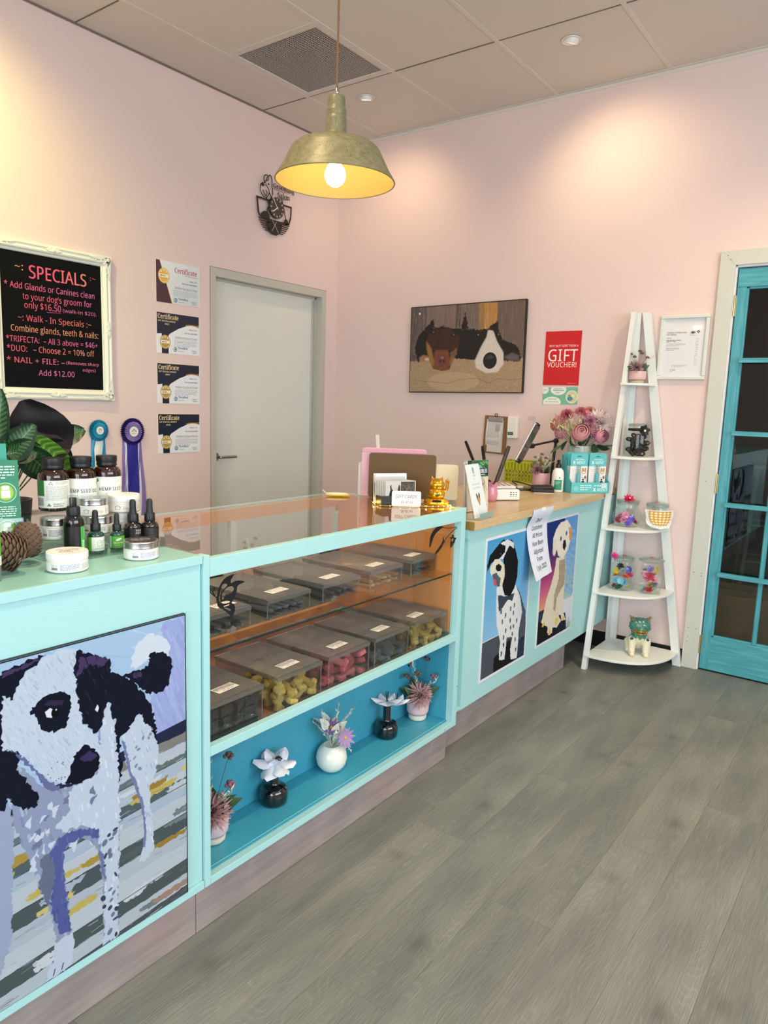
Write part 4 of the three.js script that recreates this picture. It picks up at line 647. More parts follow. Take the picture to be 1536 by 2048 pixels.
{ // chalkboard with ornate white frame
  const z0 = 1.771, z1 = 2.372, y0 = 1.308, y1 = 2.02, cz = (z0 + z1) / 2, cy = (y0 + y1) / 2, W = z1 - z0, Hh = y1 - y0;
  const iw = 0.495, ih = 0.585, S = 2;
  const tex = canvasTex(1000, 1180, (c) => {
    c.fillStyle = '#0b0c10'; c.fillRect(0, 0, 1000, 1180); const Y = 1.18, P = '#e8607e', Q = '#e070b0', O = '#e89a7a', R = '#e88aa8';
    const g = (t, a, b, y, size, col, w = '') => { const s = c.createLinearGradient(a, 0, b, 0); s.addColorStop(0, col[0]); s.addColorStop(1, col[1]); fit(c, t, a, b, y * Y, size, s, 'sans-serif', w); };
    g('~:', 137, 225, 130, 80, [O, P]); g('SPECIALS', 263, 838, 178, 158, [P, O]); g('SPECIALS', 266, 842, 179, 158, [P, O]); g(':~', 868, 940, 125, 56, [P, O]);
    g('* Add Glands or Canines clean', 38, 923, 266, 74, [P, Q]); g('to your dog’s groom for', 202, 887, 338, 74, [P, Q]); g('only $16.50', 212, 570, 404, 79, [P, Q]); g('(walk-in $20).', 582, 940, 402, 46, [Q, Q]);
    c.strokeStyle = Q; c.lineWidth = 3; c.beginPath(); c.moveTo(425, 418 * Y); c.lineTo(565, 412 * Y); c.stroke();
    g('~: Walk - In Specials :~', 149, 879, 500, 74, [P, O]); g('Combine glands, teeth & nails:', 81, 952, 580, 76, [O, O]); g('*TRIFECTA:  – All 3 above = $46+', 34, 941, 660, 71, [P, Q]); g('*DUO:   – Choose 2 = 10% off', 38, 897, 730, 74, [P, O]);
    g('* NAIL + FILE: –', 32, 590, 815, 69, [P, R]); g('(Removes sharp', 600, 949, 806, 40, [R, Q]); g('edges)', 768, 911, 855, 40, [Q, Q]); g('Add $12.00', 325, 687, 905, 71, [Q, Q]);
  });
  const t = thing('chalkboard', 'chalkboard of specials in an ornate cream frame', 'chalkboard', [0.002, cy, cz], PI / 2);
  const cream = std(0xe9ece0, 0.38), a = W / 2, b = Hh / 2;
  // moulded section: stepped profile swept round the frame with mitred corners
  const prof = [[0, 0], [0, 0.014], [0.006, 0.02], [0.012, 0.021], [0.018, 0.016], [0.024, 0.016], [0.03, 0.022], [0.036, 0.02], [0.042, 0.013], [0.05, 0.012], [0.054, 0.006], [0.054, 0]];
  const side = (L) => { const pos = []; const ix = []; prof.forEach(([d, h]) => { pos.push(-L / 2 + d, -d, h, L / 2 - d, -d, h); }); for (let i = 0; i + 1 < prof.length; i++) { const q = 2 * i; ix.push(q, q + 2, q + 1, q + 1, q + 2, q + 3); } const g = new THREE.BufferGeometry(); g.setAttribute('position', new THREE.Float32BufferAttribute(pos, 3)); g.setIndex(ix); const n = g.toNonIndexed(); n.computeVertexNormals(); n.setAttribute('uv', new THREE.Float32BufferAttribute(new Float32Array(n.attributes.position.count * 2), 2)); return n; };
  const fm = std(0xe9ece0, 0.38, { side: THREE.DoubleSide });
  part('frame_side', place(side(W), [0, b, 0]), fm, t); part('frame_side', place(side(W), [0, -b, 0], [0, 0, PI]), fm, t); part('frame_side', place(side(Hh), [-a, 0, 0], [0, 0, PI / 2]), fm, t); part('frame_side', place(side(Hh), [a, 0, 0], [0, 0, -PI / 2]), fm, t);
  const leafy = (len, w) => extrude([[0, -w * 0.2], [len * 0.3, -w * 0.5], [len * 0.6, -w * 0.35], [len, 0], [len * 0.6, w * 0.35], [len * 0.3, w * 0.5], [0, w * 0.2]], 0.002, 0.002, true);
  const corner = () => { const g = []; for (const [an, l, w, ox, oy] of [[0.0, 0.1, 0.018, 0.015, -0.014], [-PI / 2, 0.1, 0.018, 0.014, -0.015], [-0.35, 0.06, 0.02, 0.01, -0.012], [-PI / 2 + 0.35, 0.06, 0.02, 0.012, -0.01], [-PI / 4, 0.055, 0.022, 0.004, -0.004]]) g.push(place(leafy(l, w), [ox, oy, 0.019], [0, 0, an])); g.push(place(new THREE.SphereGeometry(0.014, 14, 10), [0.018, -0.018, 0.017], [0, 0, 0], [1, 1, 0.6])); for (const [x, y] of [[0.065, -0.016], [0.016, -0.065], [0.09, -0.022], [0.022, -0.09]]) g.push(place(new THREE.TorusGeometry(0.007, 0.0028, 6, 14, 4.6), [x, y, 0.02])); return merge(g); };
  [[-a, b, 0], [a, b, -PI / 2], [a, -b, PI], [-a, -b, PI / 2]].forEach(([x, y, r]) => part('corner_ornament', place(corner(), [x, y, 0], [0, 0, r]), cream, t));
  const mid = () => merge([place(leafy(0.035, 0.014), [0.003, 0, 0.02]), place(leafy(0.035, 0.014), [-0.003, 0, 0.02], [0, 0, PI]), place(new THREE.SphereGeometry(0.011, 14, 10), [0, 0, 0.02], [0, 0, 0], [1, 1, 0.6]), place(new THREE.TorusGeometry(0.008, 0.003, 6, 14), [0.014, 0.004, 0.02]), place(new THREE.TorusGeometry(0.008, 0.003, 6, 14), [-0.014, 0.004, 0.02])]);
  for (const [x, y, r] of [[0, b - 0.022, 0], [0, -b + 0.022, 0], [-a + 0.022, 0, PI / 2], [a - 0.022, 0, PI / 2]]) part('middle_ornament', place(mid(), [x, y, 0], [0, 0, r]), cream, t);
  sheet('slate', iw + 0.01, ih + 0.02, null, t, { d: 0.004, edge: 0x0b0c10, mat: phys(0xffffff, 0.85, { map: tex, specularIntensity: 0.3 }) }).position.set(0, 0, 0.005);
}
{ // rosette ribbons on the left wall
  const ros = (z, y, R, c1, c2, c3, label, drops) => {
    const t = thing('rosette', label, 'rosette', [0.004, y, z], PI / 2, 'award rosettes on the left wall');
    const ring = (r0, r1, n, amp, zz, mat, name) => { const pos = [], ix = []; for (let i = 0; i <= n * 2; i++) { const a = i / (n * 2) * 2 * PI, h = (i % 2 ? amp : 0); pos.push(r0 * cos(a), r0 * sin(a), zz + h * 0.5 + 0.004, r1 * cos(a), r1 * sin(a), zz + h); } for (let i = 0; i < n * 2; i++) { const q = 2 * i; ix.push(q, q + 1, q + 2, q + 1, q + 3, q + 2); } const g = new THREE.BufferGeometry(); g.setAttribute('position', new THREE.Float32BufferAttribute(pos, 3)); g.setIndex(ix); const m = g.toNonIndexed(); m.computeVertexNormals(); m.setAttribute('uv', new THREE.Float32BufferAttribute(new Float32Array(m.attributes.position.count * 2), 2)); part(name, m, mat, t); };
    const sat = (c) => phys(c, 0.35, { side: THREE.DoubleSide, sheen: 0.5 });
    ring(R * 0.4, R, 40, 0.012, 0.003, sat(c1), 'outer_pleats'); ring(R * 0.3, R * 0.74, 28, 0.009, 0.011, sat(c2), 'inner_pleats');
    const tex = canvasTex(128, 128, (c) => { c.fillStyle = '#e9ebe4'; c.fillRect(0, 0, 128, 128); c.strokeStyle = '#2f3f38'; c.lineWidth = 7; c.beginPath(); c.moveTo(28, 66); c.lineTo(64, 32); c.lineTo(100, 66); c.stroke(); c.strokeStyle = '#6aa884'; c.lineWidth = 4; c.beginPath(); c.moveTo(48, 70); c.lineTo(64, 54); c.lineTo(80, 70); c.stroke(); fine(c, 34, 96, 84, 100, 2, '#55615b'); });
    const disc = new THREE.CylinderGeometry(R * 0.37, R * 0.37, 0.004, 30); const m = new THREE.Mesh(disc, [std(0xe9ebe4, 0.5), printed(tex), std(0xe9ebe4, 0.5)]); m.name = 'centre_disc'; m.rotation.set(PI / 2, PI / 2, 0); m.position.z = 0.019; t.add(m);
    drops.forEach(([x0, x1, w0, w1, len, col, zz]) => { const nx = 1, ny = 14, g = new THREE.PlaneGeometry(1, len, 6, ny), p = g.attributes.position; for (let i = 0; i < p.count; i++) { const u = p.getX(i), v = 0.5 - p.getY(i) / len; p.setX(i, (x0 + (x1 - x0) * v) + u * (w0 + (w1 - w0) * v)); p.setY(i, -R * 0.5 - len * v); p.setZ(i, zz + 0.002 * sin(v * 9 + u * 5) + 0.006 * v); } g.computeVertexNormals(); void nx; part('ribbon_tail', g, sat(col), t); });
    void c3;
  };
  ros(1.858, 1.158, 0.054, 0x2a8fb5, 0x39a3c6, 0, 'teal award rosette with white ribbon on the wall', [[-0.022, -0.04, 0.03, 0.034, 0.36, 0x2b8fc0, 0.0], [0.022, 0.04, 0.03, 0.034, 0.36, 0x2b8fc0, 0.0], [0, 0, 0.05, 0.054, 0.34, 0xe7ece8, 0.003]]);
  ros(1.660, 1.150, 0.071, 0x2a2368, 0x8f79b8, 0, 'purple award rosette with long blue ribbon on the wall', [[-0.036, -0.05, 0.04, 0.045, 0.40, 0x8a72b8, -0.002], [0.036, 0.062, 0.04, 0.05, 0.42, 0x8a72b8, -0.002], [-0.034, -0.038, 0.02, 0.022, 0.41, 0xdfdff0, 0.0], [0.034, 0.042, 0.02, 0.026, 0.42, 0xdfdff0, 0.0], [0, 0, 0.066, 0.07, 0.40, 0x2a2a94, 0.004]]);
}
{ // black cut-out wall clock
  const t = thing('wall_clock', 'black cut-out dog shaped wall clock beside the pendant lamp', 'clock', [0.018, 2.515, 0.632], PI / 2);
  const K = std(0x17140f, 0.4), s = 0.001, ext = (p, c = false) => place(extrude(p.map(([x, y]) => [x * s, y * s]), 0.003, 0, c));
  const ln = (p, r = 2.6) => tube(p.map(([x, y]) => [x * s, y * s, 0.0015]), r * s, p.length * 5, 5);
  // lower half of the disc, with slats, tub and side frames
  const arc = []; for (let i = 0; i <= 24; i++) { const a = PI + PI * i / 24 * 1; arc.push([150 * cos(a), -20 + 150 * sin(a)]); }
  part('disc_body', [ext([[-60, -80], [60, -80], [66, -112], [50, -150], [20, -168], [-20, -168], [-50, -150], [-66, -112]])], K, t);
  for (let i = 0; i < 6; i++) { const y = -88 - i * 12, w = Math.sqrt(Math.max(0, 150 * 150 - (y + 20) ** 2)); part('slat', ext([[-w, y], [-40, y], [-40, y - 6], [-w + 3, y - 6]]), K, t); part('slat', ext([[40, y], [w, y], [w - 3, y - 6], [40, y - 6]]), K, t); }
  part('side_frame', [ext([[-152, 30], [-40, 30], [-40, 20], [-140, 20], [-128, -60], [-112, -84], [-122, -84], [-140, -60]])], K, t);
  part('side_frame', [ext([[152, 30], [60, 30], [60, 20], [142, 20], [140, -30], [124, -78], [60, -78], [60, -86], [130, -86], [148, -40]])], K, t);
  part('tub_mound', ext([[-110, -84], [-106, -60], [-86, -44], [-60, -46], [-44, -64], [-40, -84]], true), K, t); part('tub_mound', ext([[86, -84], [90, -60], [108, -54], [120, -70], [122, -84]], true), K, t);
  part('dial', place(new THREE.CylinderGeometry(0.062, 0.062, 0.012, 40), [0.012, -0.008, 0.006], [PI / 2, 0, 0]), std(0x3c352b, 0.3), t);
  for (let i = 0; i < 12; i++) { const a = i / 12 * 2 * PI; part('hour_mark', B(-0.004, 0.004, -0.006, 0.006, 0, 0.001, 0.0003), std(0xb9b0a2, 0.5), t, [0.012 + 0.05 * sin(a), -0.008 + 0.05 * cos(a), 0.0122], [0, 0, -a]); }
  part('clock_hand', B(-0.002, 0.002, -0.01, 0.078, 0, 0.0012, 0.0003), std(0xeae6dc, 0.4), t, [0.012, -0.008, 0.0145], [0, 0, 0.62]);
  part('clock_hand', B(-0.003, 0.003, -0.008, 0.046, 0, 0.0012, 0.0003), std(0xeae6dc, 0.4), t, [0.012, -0.008, 0.0138], [0, 0, 2.2]);
  part('dog_outline', [ln([[-86, 118], [-112, 108], [-120, 80], [-108, 50], [-84, 36], [-60, 44], [-46, 70], [-56, 96], [-80, 112]]), ln([[-98, 76], [-86, 56], [-72, 46], [-64, 64], [-74, 80]]), ln([[-84, 118], [-90, 140], [-84, 160], [-62, 166], [-66, 148], [-74, 132]]), ln([[-74, 132], [-56, 140], [-50, 166], [-36, 172], [-24, 150], [-22, 110], [-16, 70], [-30, 40], [-46, 26]], 3), ln([[-46, 70], [-30, 52], [-24, 30]]), ln([[-70, 40], [-58, 20], [-44, 0], [-60, -30], [-58, -70]], 3.4), ln([[62, 60], [80, 10], [96, -40], [110, -78]], 3)], K, t);
  part('nose', place(new THREE.SphereGeometry(0.012, 14, 10), [-0.1, 0.104, 0.002], [0, 0, 0], [1, 0.8, 0.25]), K, t);
  part('eye', [place(new THREE.SphereGeometry(0.007, 12, 8), [-0.082, 0.124, 0.002], [0, 0, 0], [1, 1, 0.3]), place(new THREE.SphereGeometry(0.006, 12, 8), [-0.052, 0.118, 0.002], [0, 0, 0], [1, 1, 0.3])], K, t);
  part('scissors', [ln([[-20, -86], [10, -120], [34, -152]], 2), ln([[14, -90], [-6, -124], [-24, -150]], 2)], std(0xb8aca0, 0.5), t, [0, 0, 0.003]);
  const { FontLoader } = await import('three/addons/loaders/FontLoader.js'), { TextGeometry } = await import('three/addons/geometries/TextGeometry.js');
  const font = await new FontLoader().loadAsync('fonts/droid/droid_serif_regular.typeface.json');
  const tx = (s_, size, x, y, rz) => place(new TextGeometry(s_, { font, size, depth: 0.003, curveSegments: 3 }), [x, y, 0], [0, 0, rz]);
  part('lettering', [tx('Grooming', 0.028, -0.012, 0.108, 0.02), tx('Salon', 0.03, 0.024, 0.06, 0.02), ln([[-14, 104], [60, 100], [134, 108]], 1.3), ln([[40, 58], [80, 56], [110, 62]], 1.3)], K, t);
}
// ---------------------------------------------------------------- flowers and foliage
const ds = (c, r = 0.6, o = {}) => std(c, r, { side: THREE.DoubleSide, ...o });
// petal or leaf: grows along +y from the origin, faces +z; curl bends it to +z
function blade(len, w, { curl = 0.2, cup = 0.15, tip = 1, seg = 5, wave = 0, across = 2, blunt = 0.75 } = {}) {
  const pos = [], uv = [], ix = [];
  for (let i = 0; i <= seg; i++) for (let j = 0; j <= across; j++) {
    const t = i / seg, u = j / across * 2 - 1, hw = w / 2 * Math.pow(Math.max(0, sin(PI * Math.pow(t, blunt) * 0.96 + 0.04)), tip);
    pos.push(u * hw, len * t * (1 - 0.12 * Math.abs(curl) * t), curl * len * t * t + cup * hw * u * u * 2 + wave * sin(t * 12 + u * 2) * w * 0.1); uv.push(j / across, t);
  }
  const q = across + 1; for (let i = 0; i < seg; i++) for (let j = 0; j < across; j++) { const a = i * q + j; ix.push(a, a + 1, a + q, a + 1, a + q + 1, a + q); }
  const g = new THREE.BufferGeometry(); g.setAttribute('position', new THREE.Float32BufferAttribute(pos, 3)); g.setAttribute('uv', new THREE.Float32BufferAttribute(uv, 2)); g.setIndex(ix); g.computeVertexNormals(); return g.toNonIndexed();
}
// turn a blade (along +y) to point along dir, rolled, at p
function aim(g, p, dir, roll = 0) {
  const q = new THREE.Quaternion().setFromUnitVectors(V(0, 1, 0), V(...dir).normalize()).multiply(new THREE.Quaternion().setFromAxisAngle(V(0, 1, 0), roll));
  return g.applyMatrix4(new THREE.Matrix4().compose(V(...p), q, V(1, 1, 1)));
}
const Y0 = V(0, 1, 0);
function facing(g, dir) { const q = new THREE.Quaternion().setFromUnitVectors(Y0, V(...dir).normalize()); return g.applyMatrix4(new THREE.Matrix4().makeRotationFromQuaternion(q)); }
// all heads open along +y
function mum(R, n = 110, w = 0.22, droop = 0.2) { const l = []; for (let i = 0; i < n; i++) { const t = (i + 0.5) / n, el = PI / 2 - t * (PI / 2 + droop), az = i * 2.39996; const d = [cos(el) * cos(az), sin(el), cos(el) * sin(az)]; l.push(aim(blade(R * rr(0.85, 1.05) * (0.6 + 0.4 * t), R * w, { curl: rr(-0.25, 0.3), cup: 0.6, seg: 3, across: 2 }), [0, 0, 0], d, az + PI / 2)); } return merge(l); }
function ringFlower(R, n, w, lift = 0.2, curl = -0.2, blunt = 0.75) { const l = []; for (let i = 0; i < n; i++) { const a = i / n * 2 * PI + rr(-0.05, 0.05); l.push(aim(blade(R, w * R, { curl, cup: 0.15, seg: 4, blunt }), [0, 0, 0], [cos(a), lift + rr(-0.06, 0.06), sin(a)], -a - PI / 2 + PI)); } return merge(l); }
function rose(R) {
  const l = []; for (const [n, r, wd, t0, t1, sink] of [[6, 1.0, 1.5, 0.85, 2.3, 0.0], [5, 0.84, 1.6, 0.62, 2.1, 0.1], [4, 0.64, 1.9, 0.5, 2.0, 0.22], [3, 0.42, 2.4, 0.42, 1.9, 0.34], [2, 0.22, 3.2, 0.5, 1.8, 0.46]])
    for (let i = 0; i < n; i++) { const a = i / n * 2 * PI + n * 1.3, g = new THREE.SphereGeometry(R * r, 9, 7, -wd / 2, wd, t0, t1 - t0), p = g.attributes.position; for (let k = 0; k < p.count; k++) { const y = p.getY(k) / (R * r), flare = n > 4 ? 0.16 * Math.max(0, y) : 0; p.setX(k, p.getX(k) * (1 + flare)); p.setZ(k, p.getZ(k) * (1 + flare)); } g.computeVertexNormals(); l.push(place(g, [R * 0.05 * cos(a), R * (0.3 + sink * 0.6), R * 0.05 * sin(a)], [0, a, 0.07])); }
  return merge(l);
}
function berries(R, n, r) { const l = []; for (let i = 0; i < n; i++) { const t = (i + 0.5) / n, el = PI / 2 - t * 1.7, az = i * 2.39996; l.push(place(new THREE.IcosahedronGeometry(r * rr(0.8, 1.1), 1), [R * cos(el) * cos(az), R * sin(el) * 0.8, R * cos(el) * sin(az)])); } return merge(l); }
function sprig(pts, n, len, w, r = 0.0009, opt = {}) {
  const cv = new THREE.CatmullRomCurve3(pts.map((p) => V(...p))), l = [new THREE.TubeGeometry(cv, 10, r, 5)];
  for (let i = 0; i < n; i++) { const t = 0.25 + 0.75 * (i + 0.5) / n, p = cv.getPoint(t), d = cv.getTangent(t), a = i * 2.4; const s = V(cos(a), 0.3, sin(a)).normalize(); l.push(aim(blade(len * rr(0.7, 1.1), w, { seg: 3, ...opt }), [p.x, p.y, p.z], [d.x + s.x, d.y + s.y, d.z + s.z], rr(0, 6))); }
  return merge(l);
}
const stemTube = (pts, r = 0.0012) => tube(pts, r, 10, 5);
const G = { leaf: ds(0x4b6a45, 0.5), dark: ds(0x2d4a34, 0.5), olive: ds(0x6a7048, 0.6), pale: ds(0xcfd9c4, 0.7), cream: ds(0xe2e0cc, 0.7), stem: std(0x5b6a48, 0.7), dry: ds(0x6b5a50, 0.8), mauve: ds(0xb98f92, 0.65), dustpink: ds(0xc7a0a2, 0.65), white: ds(0xeef0f2, 0.55), plum: ds(0x8c6076, 0.65) };

// small pot of dried-look flowers; every plant of this kind is built with its own size and tilt
function potPlant(label, at, turn, o) {
  const t = thing('potted_flowers', label, 'potted plant', at, turn, o.group), R = o.r, h = o.h, lip = o.split ?? 0.3;
  const body = phys(o.color ?? 0xe3c3c8, 0.45, { clearcoat: 0.15 });
  part('pot', lathe([[0, h * lip], [R * 0.86, h * lip], [R * 0.98, h * (lip + 0.1)], [R, h * 0.6], [R, h], [R * 0.92, h], [R * 0.9, h * 0.8], [0, h * 0.8]], 32), body, t);
  part('pot_base', lathe([[0, 0], [R * 0.72, 0], [R * 0.8, h * 0.06], [R * 0.85, h * lip - 0.0005], [0, h * lip - 0.0005]], 32), std(o.base ?? 0xd3d2c4, 0.7), t);
  const k = o.s ?? 1, f = o.face ?? [0.8, 0.3, 0.45];
  part('chrysanthemum', place(facing(mum(0.035 * k, 190, 0.14, 0.5), f), [R * 0.55 * (o.side ?? 1), h + 0.012 * k, R * 0.5]), o.flower ?? G.dustpink, t);
  if (o.second) part('chrysanthemum', place(facing(mum(0.026 * k, 90, 0.18, 0.5), [0.2, 0.4, 0.9]), [-R * 0.2, h + 0.02 * k, R * 0.6]), o.flower ?? G.dustpink, t);
  for (let i = 0; i < 9; i++) { const a = i * 1.1 + 0.4; part('leaf', aim(blade((0.034 + 0.008 * (i % 2)) * k, 0.024 * k, { curl: -0.35, cup: 0.2 }), [0.4 * R * cos(a), h * 0.95, 0.4 * R * sin(a)], [cos(a), 1.2 + 0.3 * sin(i * 3), sin(a)], a), i % 3 ? G.leaf : G.dark, t); }
  for (let i = 0; i < 5; i++) { const a = i * 1.35 + 2.0, x = 0.03 * k * cos(a), z = 0.03 * k * sin(a), y = h + (0.05 + 0.012 * (i % 3)) * k; part('stem', stemTube([[0, h * 0.85, 0], [x * 0.5, (h + y) / 2, z * 0.5], [x, y, z]], 0.0008), G.dry, t); part('seed_head', place(merge([berries(0.006 * k, 9, 0.003 * k), place(ringFlower(0.008 * k, 7, 0.5, 0.7), [0, -0.002, 0])]), [x, y, z]), i % 2 ? G.plum : G.dry, t); }
  part('sprig', sprig([[0, h * 0.9, 0], [0.02 * k, h + 0.03 * k, 0.008], [0.055 * k, h + 0.055 * k, 0.012]], 16, 0.011 * k, 0.003 * k), G.pale, t);
  part('sprig', sprig([[0, h * 0.9, 0], [-0.012 * k, h + 0.04 * k, -0.01], [-0.02 * k, h + 0.075 * k, -0.01]], 14, 0.011 * k, 0.003 * k), G.pale, t);
  return t;
}
// ---------------------------------------------------------------- pendant lamp
function pendant(x, z, y, label) {
  const t = thing('pendant_lamp', label, 'pendant lamp', [x, y, z], 0, 'barn pendants over the counter');
  const mp = dataTex(256, 256, (u, v) => { const s = n2(u * 9, v * 9) * 10 + n2(u * 60, v * 20) * 7 + (n2(u * 30, v * 30) > 0.72 ? -34 : 0); return [122 + s, 119 + s, 90 + s]; }, true);
  const outer = std(0xffffff, 0.42, { map: rep(mp, 3, 2), metalness: 0.1, side: THREE.DoubleSide });
  part('shade', lathe([[0.18, 0.0], [0.1815, 0.002], [0.181, 0.005], [0.165, 0.03], [0.138, 0.082], [0.131, 0.094], [0.120, 0.103], [0.085, 0.114], [0.052, 0.121], [0.040, 0.128], [0.034, 0.136]], 64), outer, t);
  part('shade_lining', lathe([[0.033, 0.133], [0.05, 0.1185], [0.085, 0.111], [0.119, 0.1], [0.129, 0.092], [0.136, 0.081], [0.163, 0.029], [0.1785, 0.0015]], 64), std(0xc2a25e, 0.55, { side: THREE.DoubleSide }), t);
  part('rim', place(new THREE.TorusGeometry(0.1805, 0.0022, 8, 64), [0, 0.0015, 0], [PI / 2, 0, 0]), outer, t);
  part('lamp_neck', lathe([[0.034, 0.136], [0.0315, 0.14], [0.0315, 0.176], [0.0298, 0.184], [0.0275, 0.187], [0.0292, 0.192], [0.0305, 0.2], [0.0285, 0.207], [0.0255, 0.21], [0.0262, 0.215], [0.0258, 0.235], [0.0235, 0.243], [0.018, 0.246], [0, 0.246]], 40), outer, t);
  part('cord_grip', lathe([[0, 0.246], [0.0075, 0.246], [0.0075, 0.256], [0.005, 0.264], [0.0035, 0.27], [0, 0.27]], 16), steel, t);
  part('cord', new THREE.CylinderGeometry(0.0032, 0.0032, H - y - 0.27, 10).translate(0, (H - y + 0.27) / 2, 0), std(0x7c5a3a, 0.7), t);
  part('ceiling_rose', lathe([[0, H - y - 0.022], [0.045, H - y - 0.02], [0.05, H - y - 0.004], [0.05, H - y - 0.002], [0, H - y - 0.002]], 28), outer, t);
  part('bulb_socket', lathe([[0, 0.12], [0.018, 0.12], [0.018, 0.07], [0.014, 0.066], [0, 0.066]], 20), std(0xd9d4c6, 0.5), t);
  part('bulb', lathe([[0, -0.013], [0.012, -0.0115], [0.024, -0.003], [0.031, 0.010], [0.0325, 0.020], [0.030, 0.034], [0.023, 0.046], [0.0165, 0.056], [0.0145, 0.066], [0, 0.066]], 32), std(0xffffff, 0.4, { emissive: 0xfff0d0, emissiveIntensity: 5 }), t);
  const l = new THREE.PointLight(0xffdfa4, 0.13, 0, 2); l.position.set(x, y + 0.02, z); l.castShadow = true; l.shadow.radius = 1.6; scene.add(l);
}
pendant(1.864, 2.214, 2.002, 'aged green metal barn pendant lamp with a lit bulb');
// ---------------------------------------------------------------- white quarter-round ladder shelf in the corner by the counter
const SHELF = { x: 2.096, z: 0.03, y: [1.485, 1.106, 0.737, 0.4035, 0.075], r: [0.135, 0.205, 0.268, 0.325, 0.372], rz: [0.155, 0.215, 0.275, 0.325, 0.385] };
{
  const wm = std(0xe6ece9, 0.38), t = thing('corner_shelf', 'white five-tier corner ladder shelf beside the teal door', 'shelf', [0, 0, 0]);
  const beam = (a, b, w, d) => { // slanted square bar from a to b, w along x, d along z
    const g = B(-w / 2, w / 2, 0, 1, -d / 2, d / 2, 0), p = g.attributes.position; for (let i = 0; i < p.count; i++) { const k = p.getY(i) > 0.5 ? b : a; p.setXYZ(i, k[0] + p.getX(i), k[1], k[2] + p.getZ(i)); } g.computeVertexNormals(); return g; };
  part('leg', beam([2.099, 0, 0.404], [2.099, 1.855, 0.065], 0.024, 0.03), wm, t);
  part('leg', beam([2.466, 0, 0.0215], [2.152, 1.855, 0.0215], 0.042, 0.024), wm, t);
  part('corner_post', beam([2.108, 0, 0.0215], [2.1, 1.855, 0.0215], 0.046, 0.012), wm, t);
  part('corner_post', beam([2.092, 0, 0.05], [2.092, 1.855, 0.045], 0.012, 0.046), wm, t);
  SHELF.y.forEach((y, i) => {
    const R = SHELF.r[i], Z = SHELF.rz[i], s = new THREE.Shape(); s.moveTo(0, 0); s.lineTo(R, 0); for (let k = 0; k <= 20; k++) { const a = k / 20 * PI / 2, c = Math.pow(cos(a), 0.75), q = Math.pow(sin(a), 0.75); s.lineTo(R * c, Z * q); } s.lineTo(0, 0);
    const g = new THREE.ExtrudeGeometry(s, { depth: 0.009, bevelEnabled: true, bevelThickness: 0.0015, bevelSize: 0.0015, bevelSegments: 1 }); g.rotateX(PI / 2); part('shelf_board', g, wm, t, [SHELF.x, y, SHELF.z - 0.003]);
  });
}
const jarGlass = pane(0xf6fbfa, 0.02), jarThick = phys(0xcfdcd8, 0.08, { transmission: 0.85, thickness: 0 });
function puff(R, kind = 0) { return kind ? ringFlower(R, 9, 0.6, 0.35, -0.1) : merge([ringFlower(R, 10, 0.5, 0.15, -0.1), place(ringFlower(R * 0.8, 9, 0.5, 0.7, 0), [0, R * 0.08, 0]), place(ringFlower(R * 0.5, 7, 0.6, 1.6, 0), [0, R * 0.15, 0])]); }
const puffGeos = [puff(0.024), puff(0.026), puff(0.024, 1)];
const bowMat = (c) => ds(c, 0.6);
const bowMats = {}; const bm = (c) => bowMats[c] ??= bowMat(c);
function bowsIn(at, rin, y0, list, label, group, square) {
  list.forEach(([c, a, q, y], i) => { const r = rin * q; solo('hair_bow', puffGeos[i % 3], bm(c), label, 'hair bow', [at[0] + r * cos(a), at[1] + y0 + y, at[2] + r * sin(a)], i, group).rotation.set(rr(-0.6, 0.6) + PI / 2 * 0.6 * sin(a), i, -PI / 2 * 0.6 * cos(a)); });
  void square;
}
// direction to the front for things on the shelf: camera lies towards (+x, +z)
{ // black bows, hexagonal tall jar
  const at = [2.19, SHELF.y[1] + 0.002, 0.118], R = 0.063, h = 0.155;
  const t = thing('glass_jar', 'tall clear glass jar with a black bow tied at its neck', 'jar', at, 0, 'glass jars on the corner shelf');
  part('jar_body', lathe([[0, 0], [R * 0.9, 0], [R, 0.008], [R, h * 0.72], [R * 0.93, h * 0.84], [R * 0.8, h * 0.88], [R * 0.8, h]], 36), jarGlass, t);
  part('jar_lid', lathe([[R * 0.85, h], [R * 0.86, h + 0.012], [R * 0.7, h + 0.017], [0, h + 0.018]], 32), jarThick, t);
  part('neck_band', place(new THREE.TorusGeometry(R * 0.83, 0.003, 8, 40), [0, h * 0.9, 0], [PI / 2, 0, 0], [1, 1, 2.2]), std(0x121214, 0.6), t);
  part('ribbon_bow', [place(facing(ringFlower(0.032, 6, 0.95, 0.25, -0.1), [0.7, 0.1, 0.7]), [R * 0.62, h * 0.88, R * 0.72])], ds(0x0e0e10, 0.5), t);
  part('bow_pearl', place(new THREE.SphereGeometry(0.006, 14, 10), [R * 0.62 + 0.008, h * 0.88, R * 0.72 + 0.008]), phys(0xf1ece6, 0.25), t);
  for (let i = 0; i < 22; i++) { const a = i * 2.4, q = i % 3 ? 0.036 : 0.014; const g = merge([place(new THREE.TorusGeometry(0.015, 0.0058, 7, 16), [0.009, 0, 0], [0, 0, 0], [1, 0.7, 1]), place(new THREE.TorusGeometry(0.015, 0.0058, 7, 16), [-0.012, 0, 0], [0, 0, 0], [1, 0.7, 1])]); solo('hair_tie', g, ds(0x101114, 0.45), 'looped black hair tie inside the tall jar', 'hair tie', [at[0] + q * cos(a), at[1] + 0.016 + 0.0042 * i, at[2] + q * sin(a)], a, 'black hair ties in the tall jar').rotation.x = rr(-1, 1); }
}
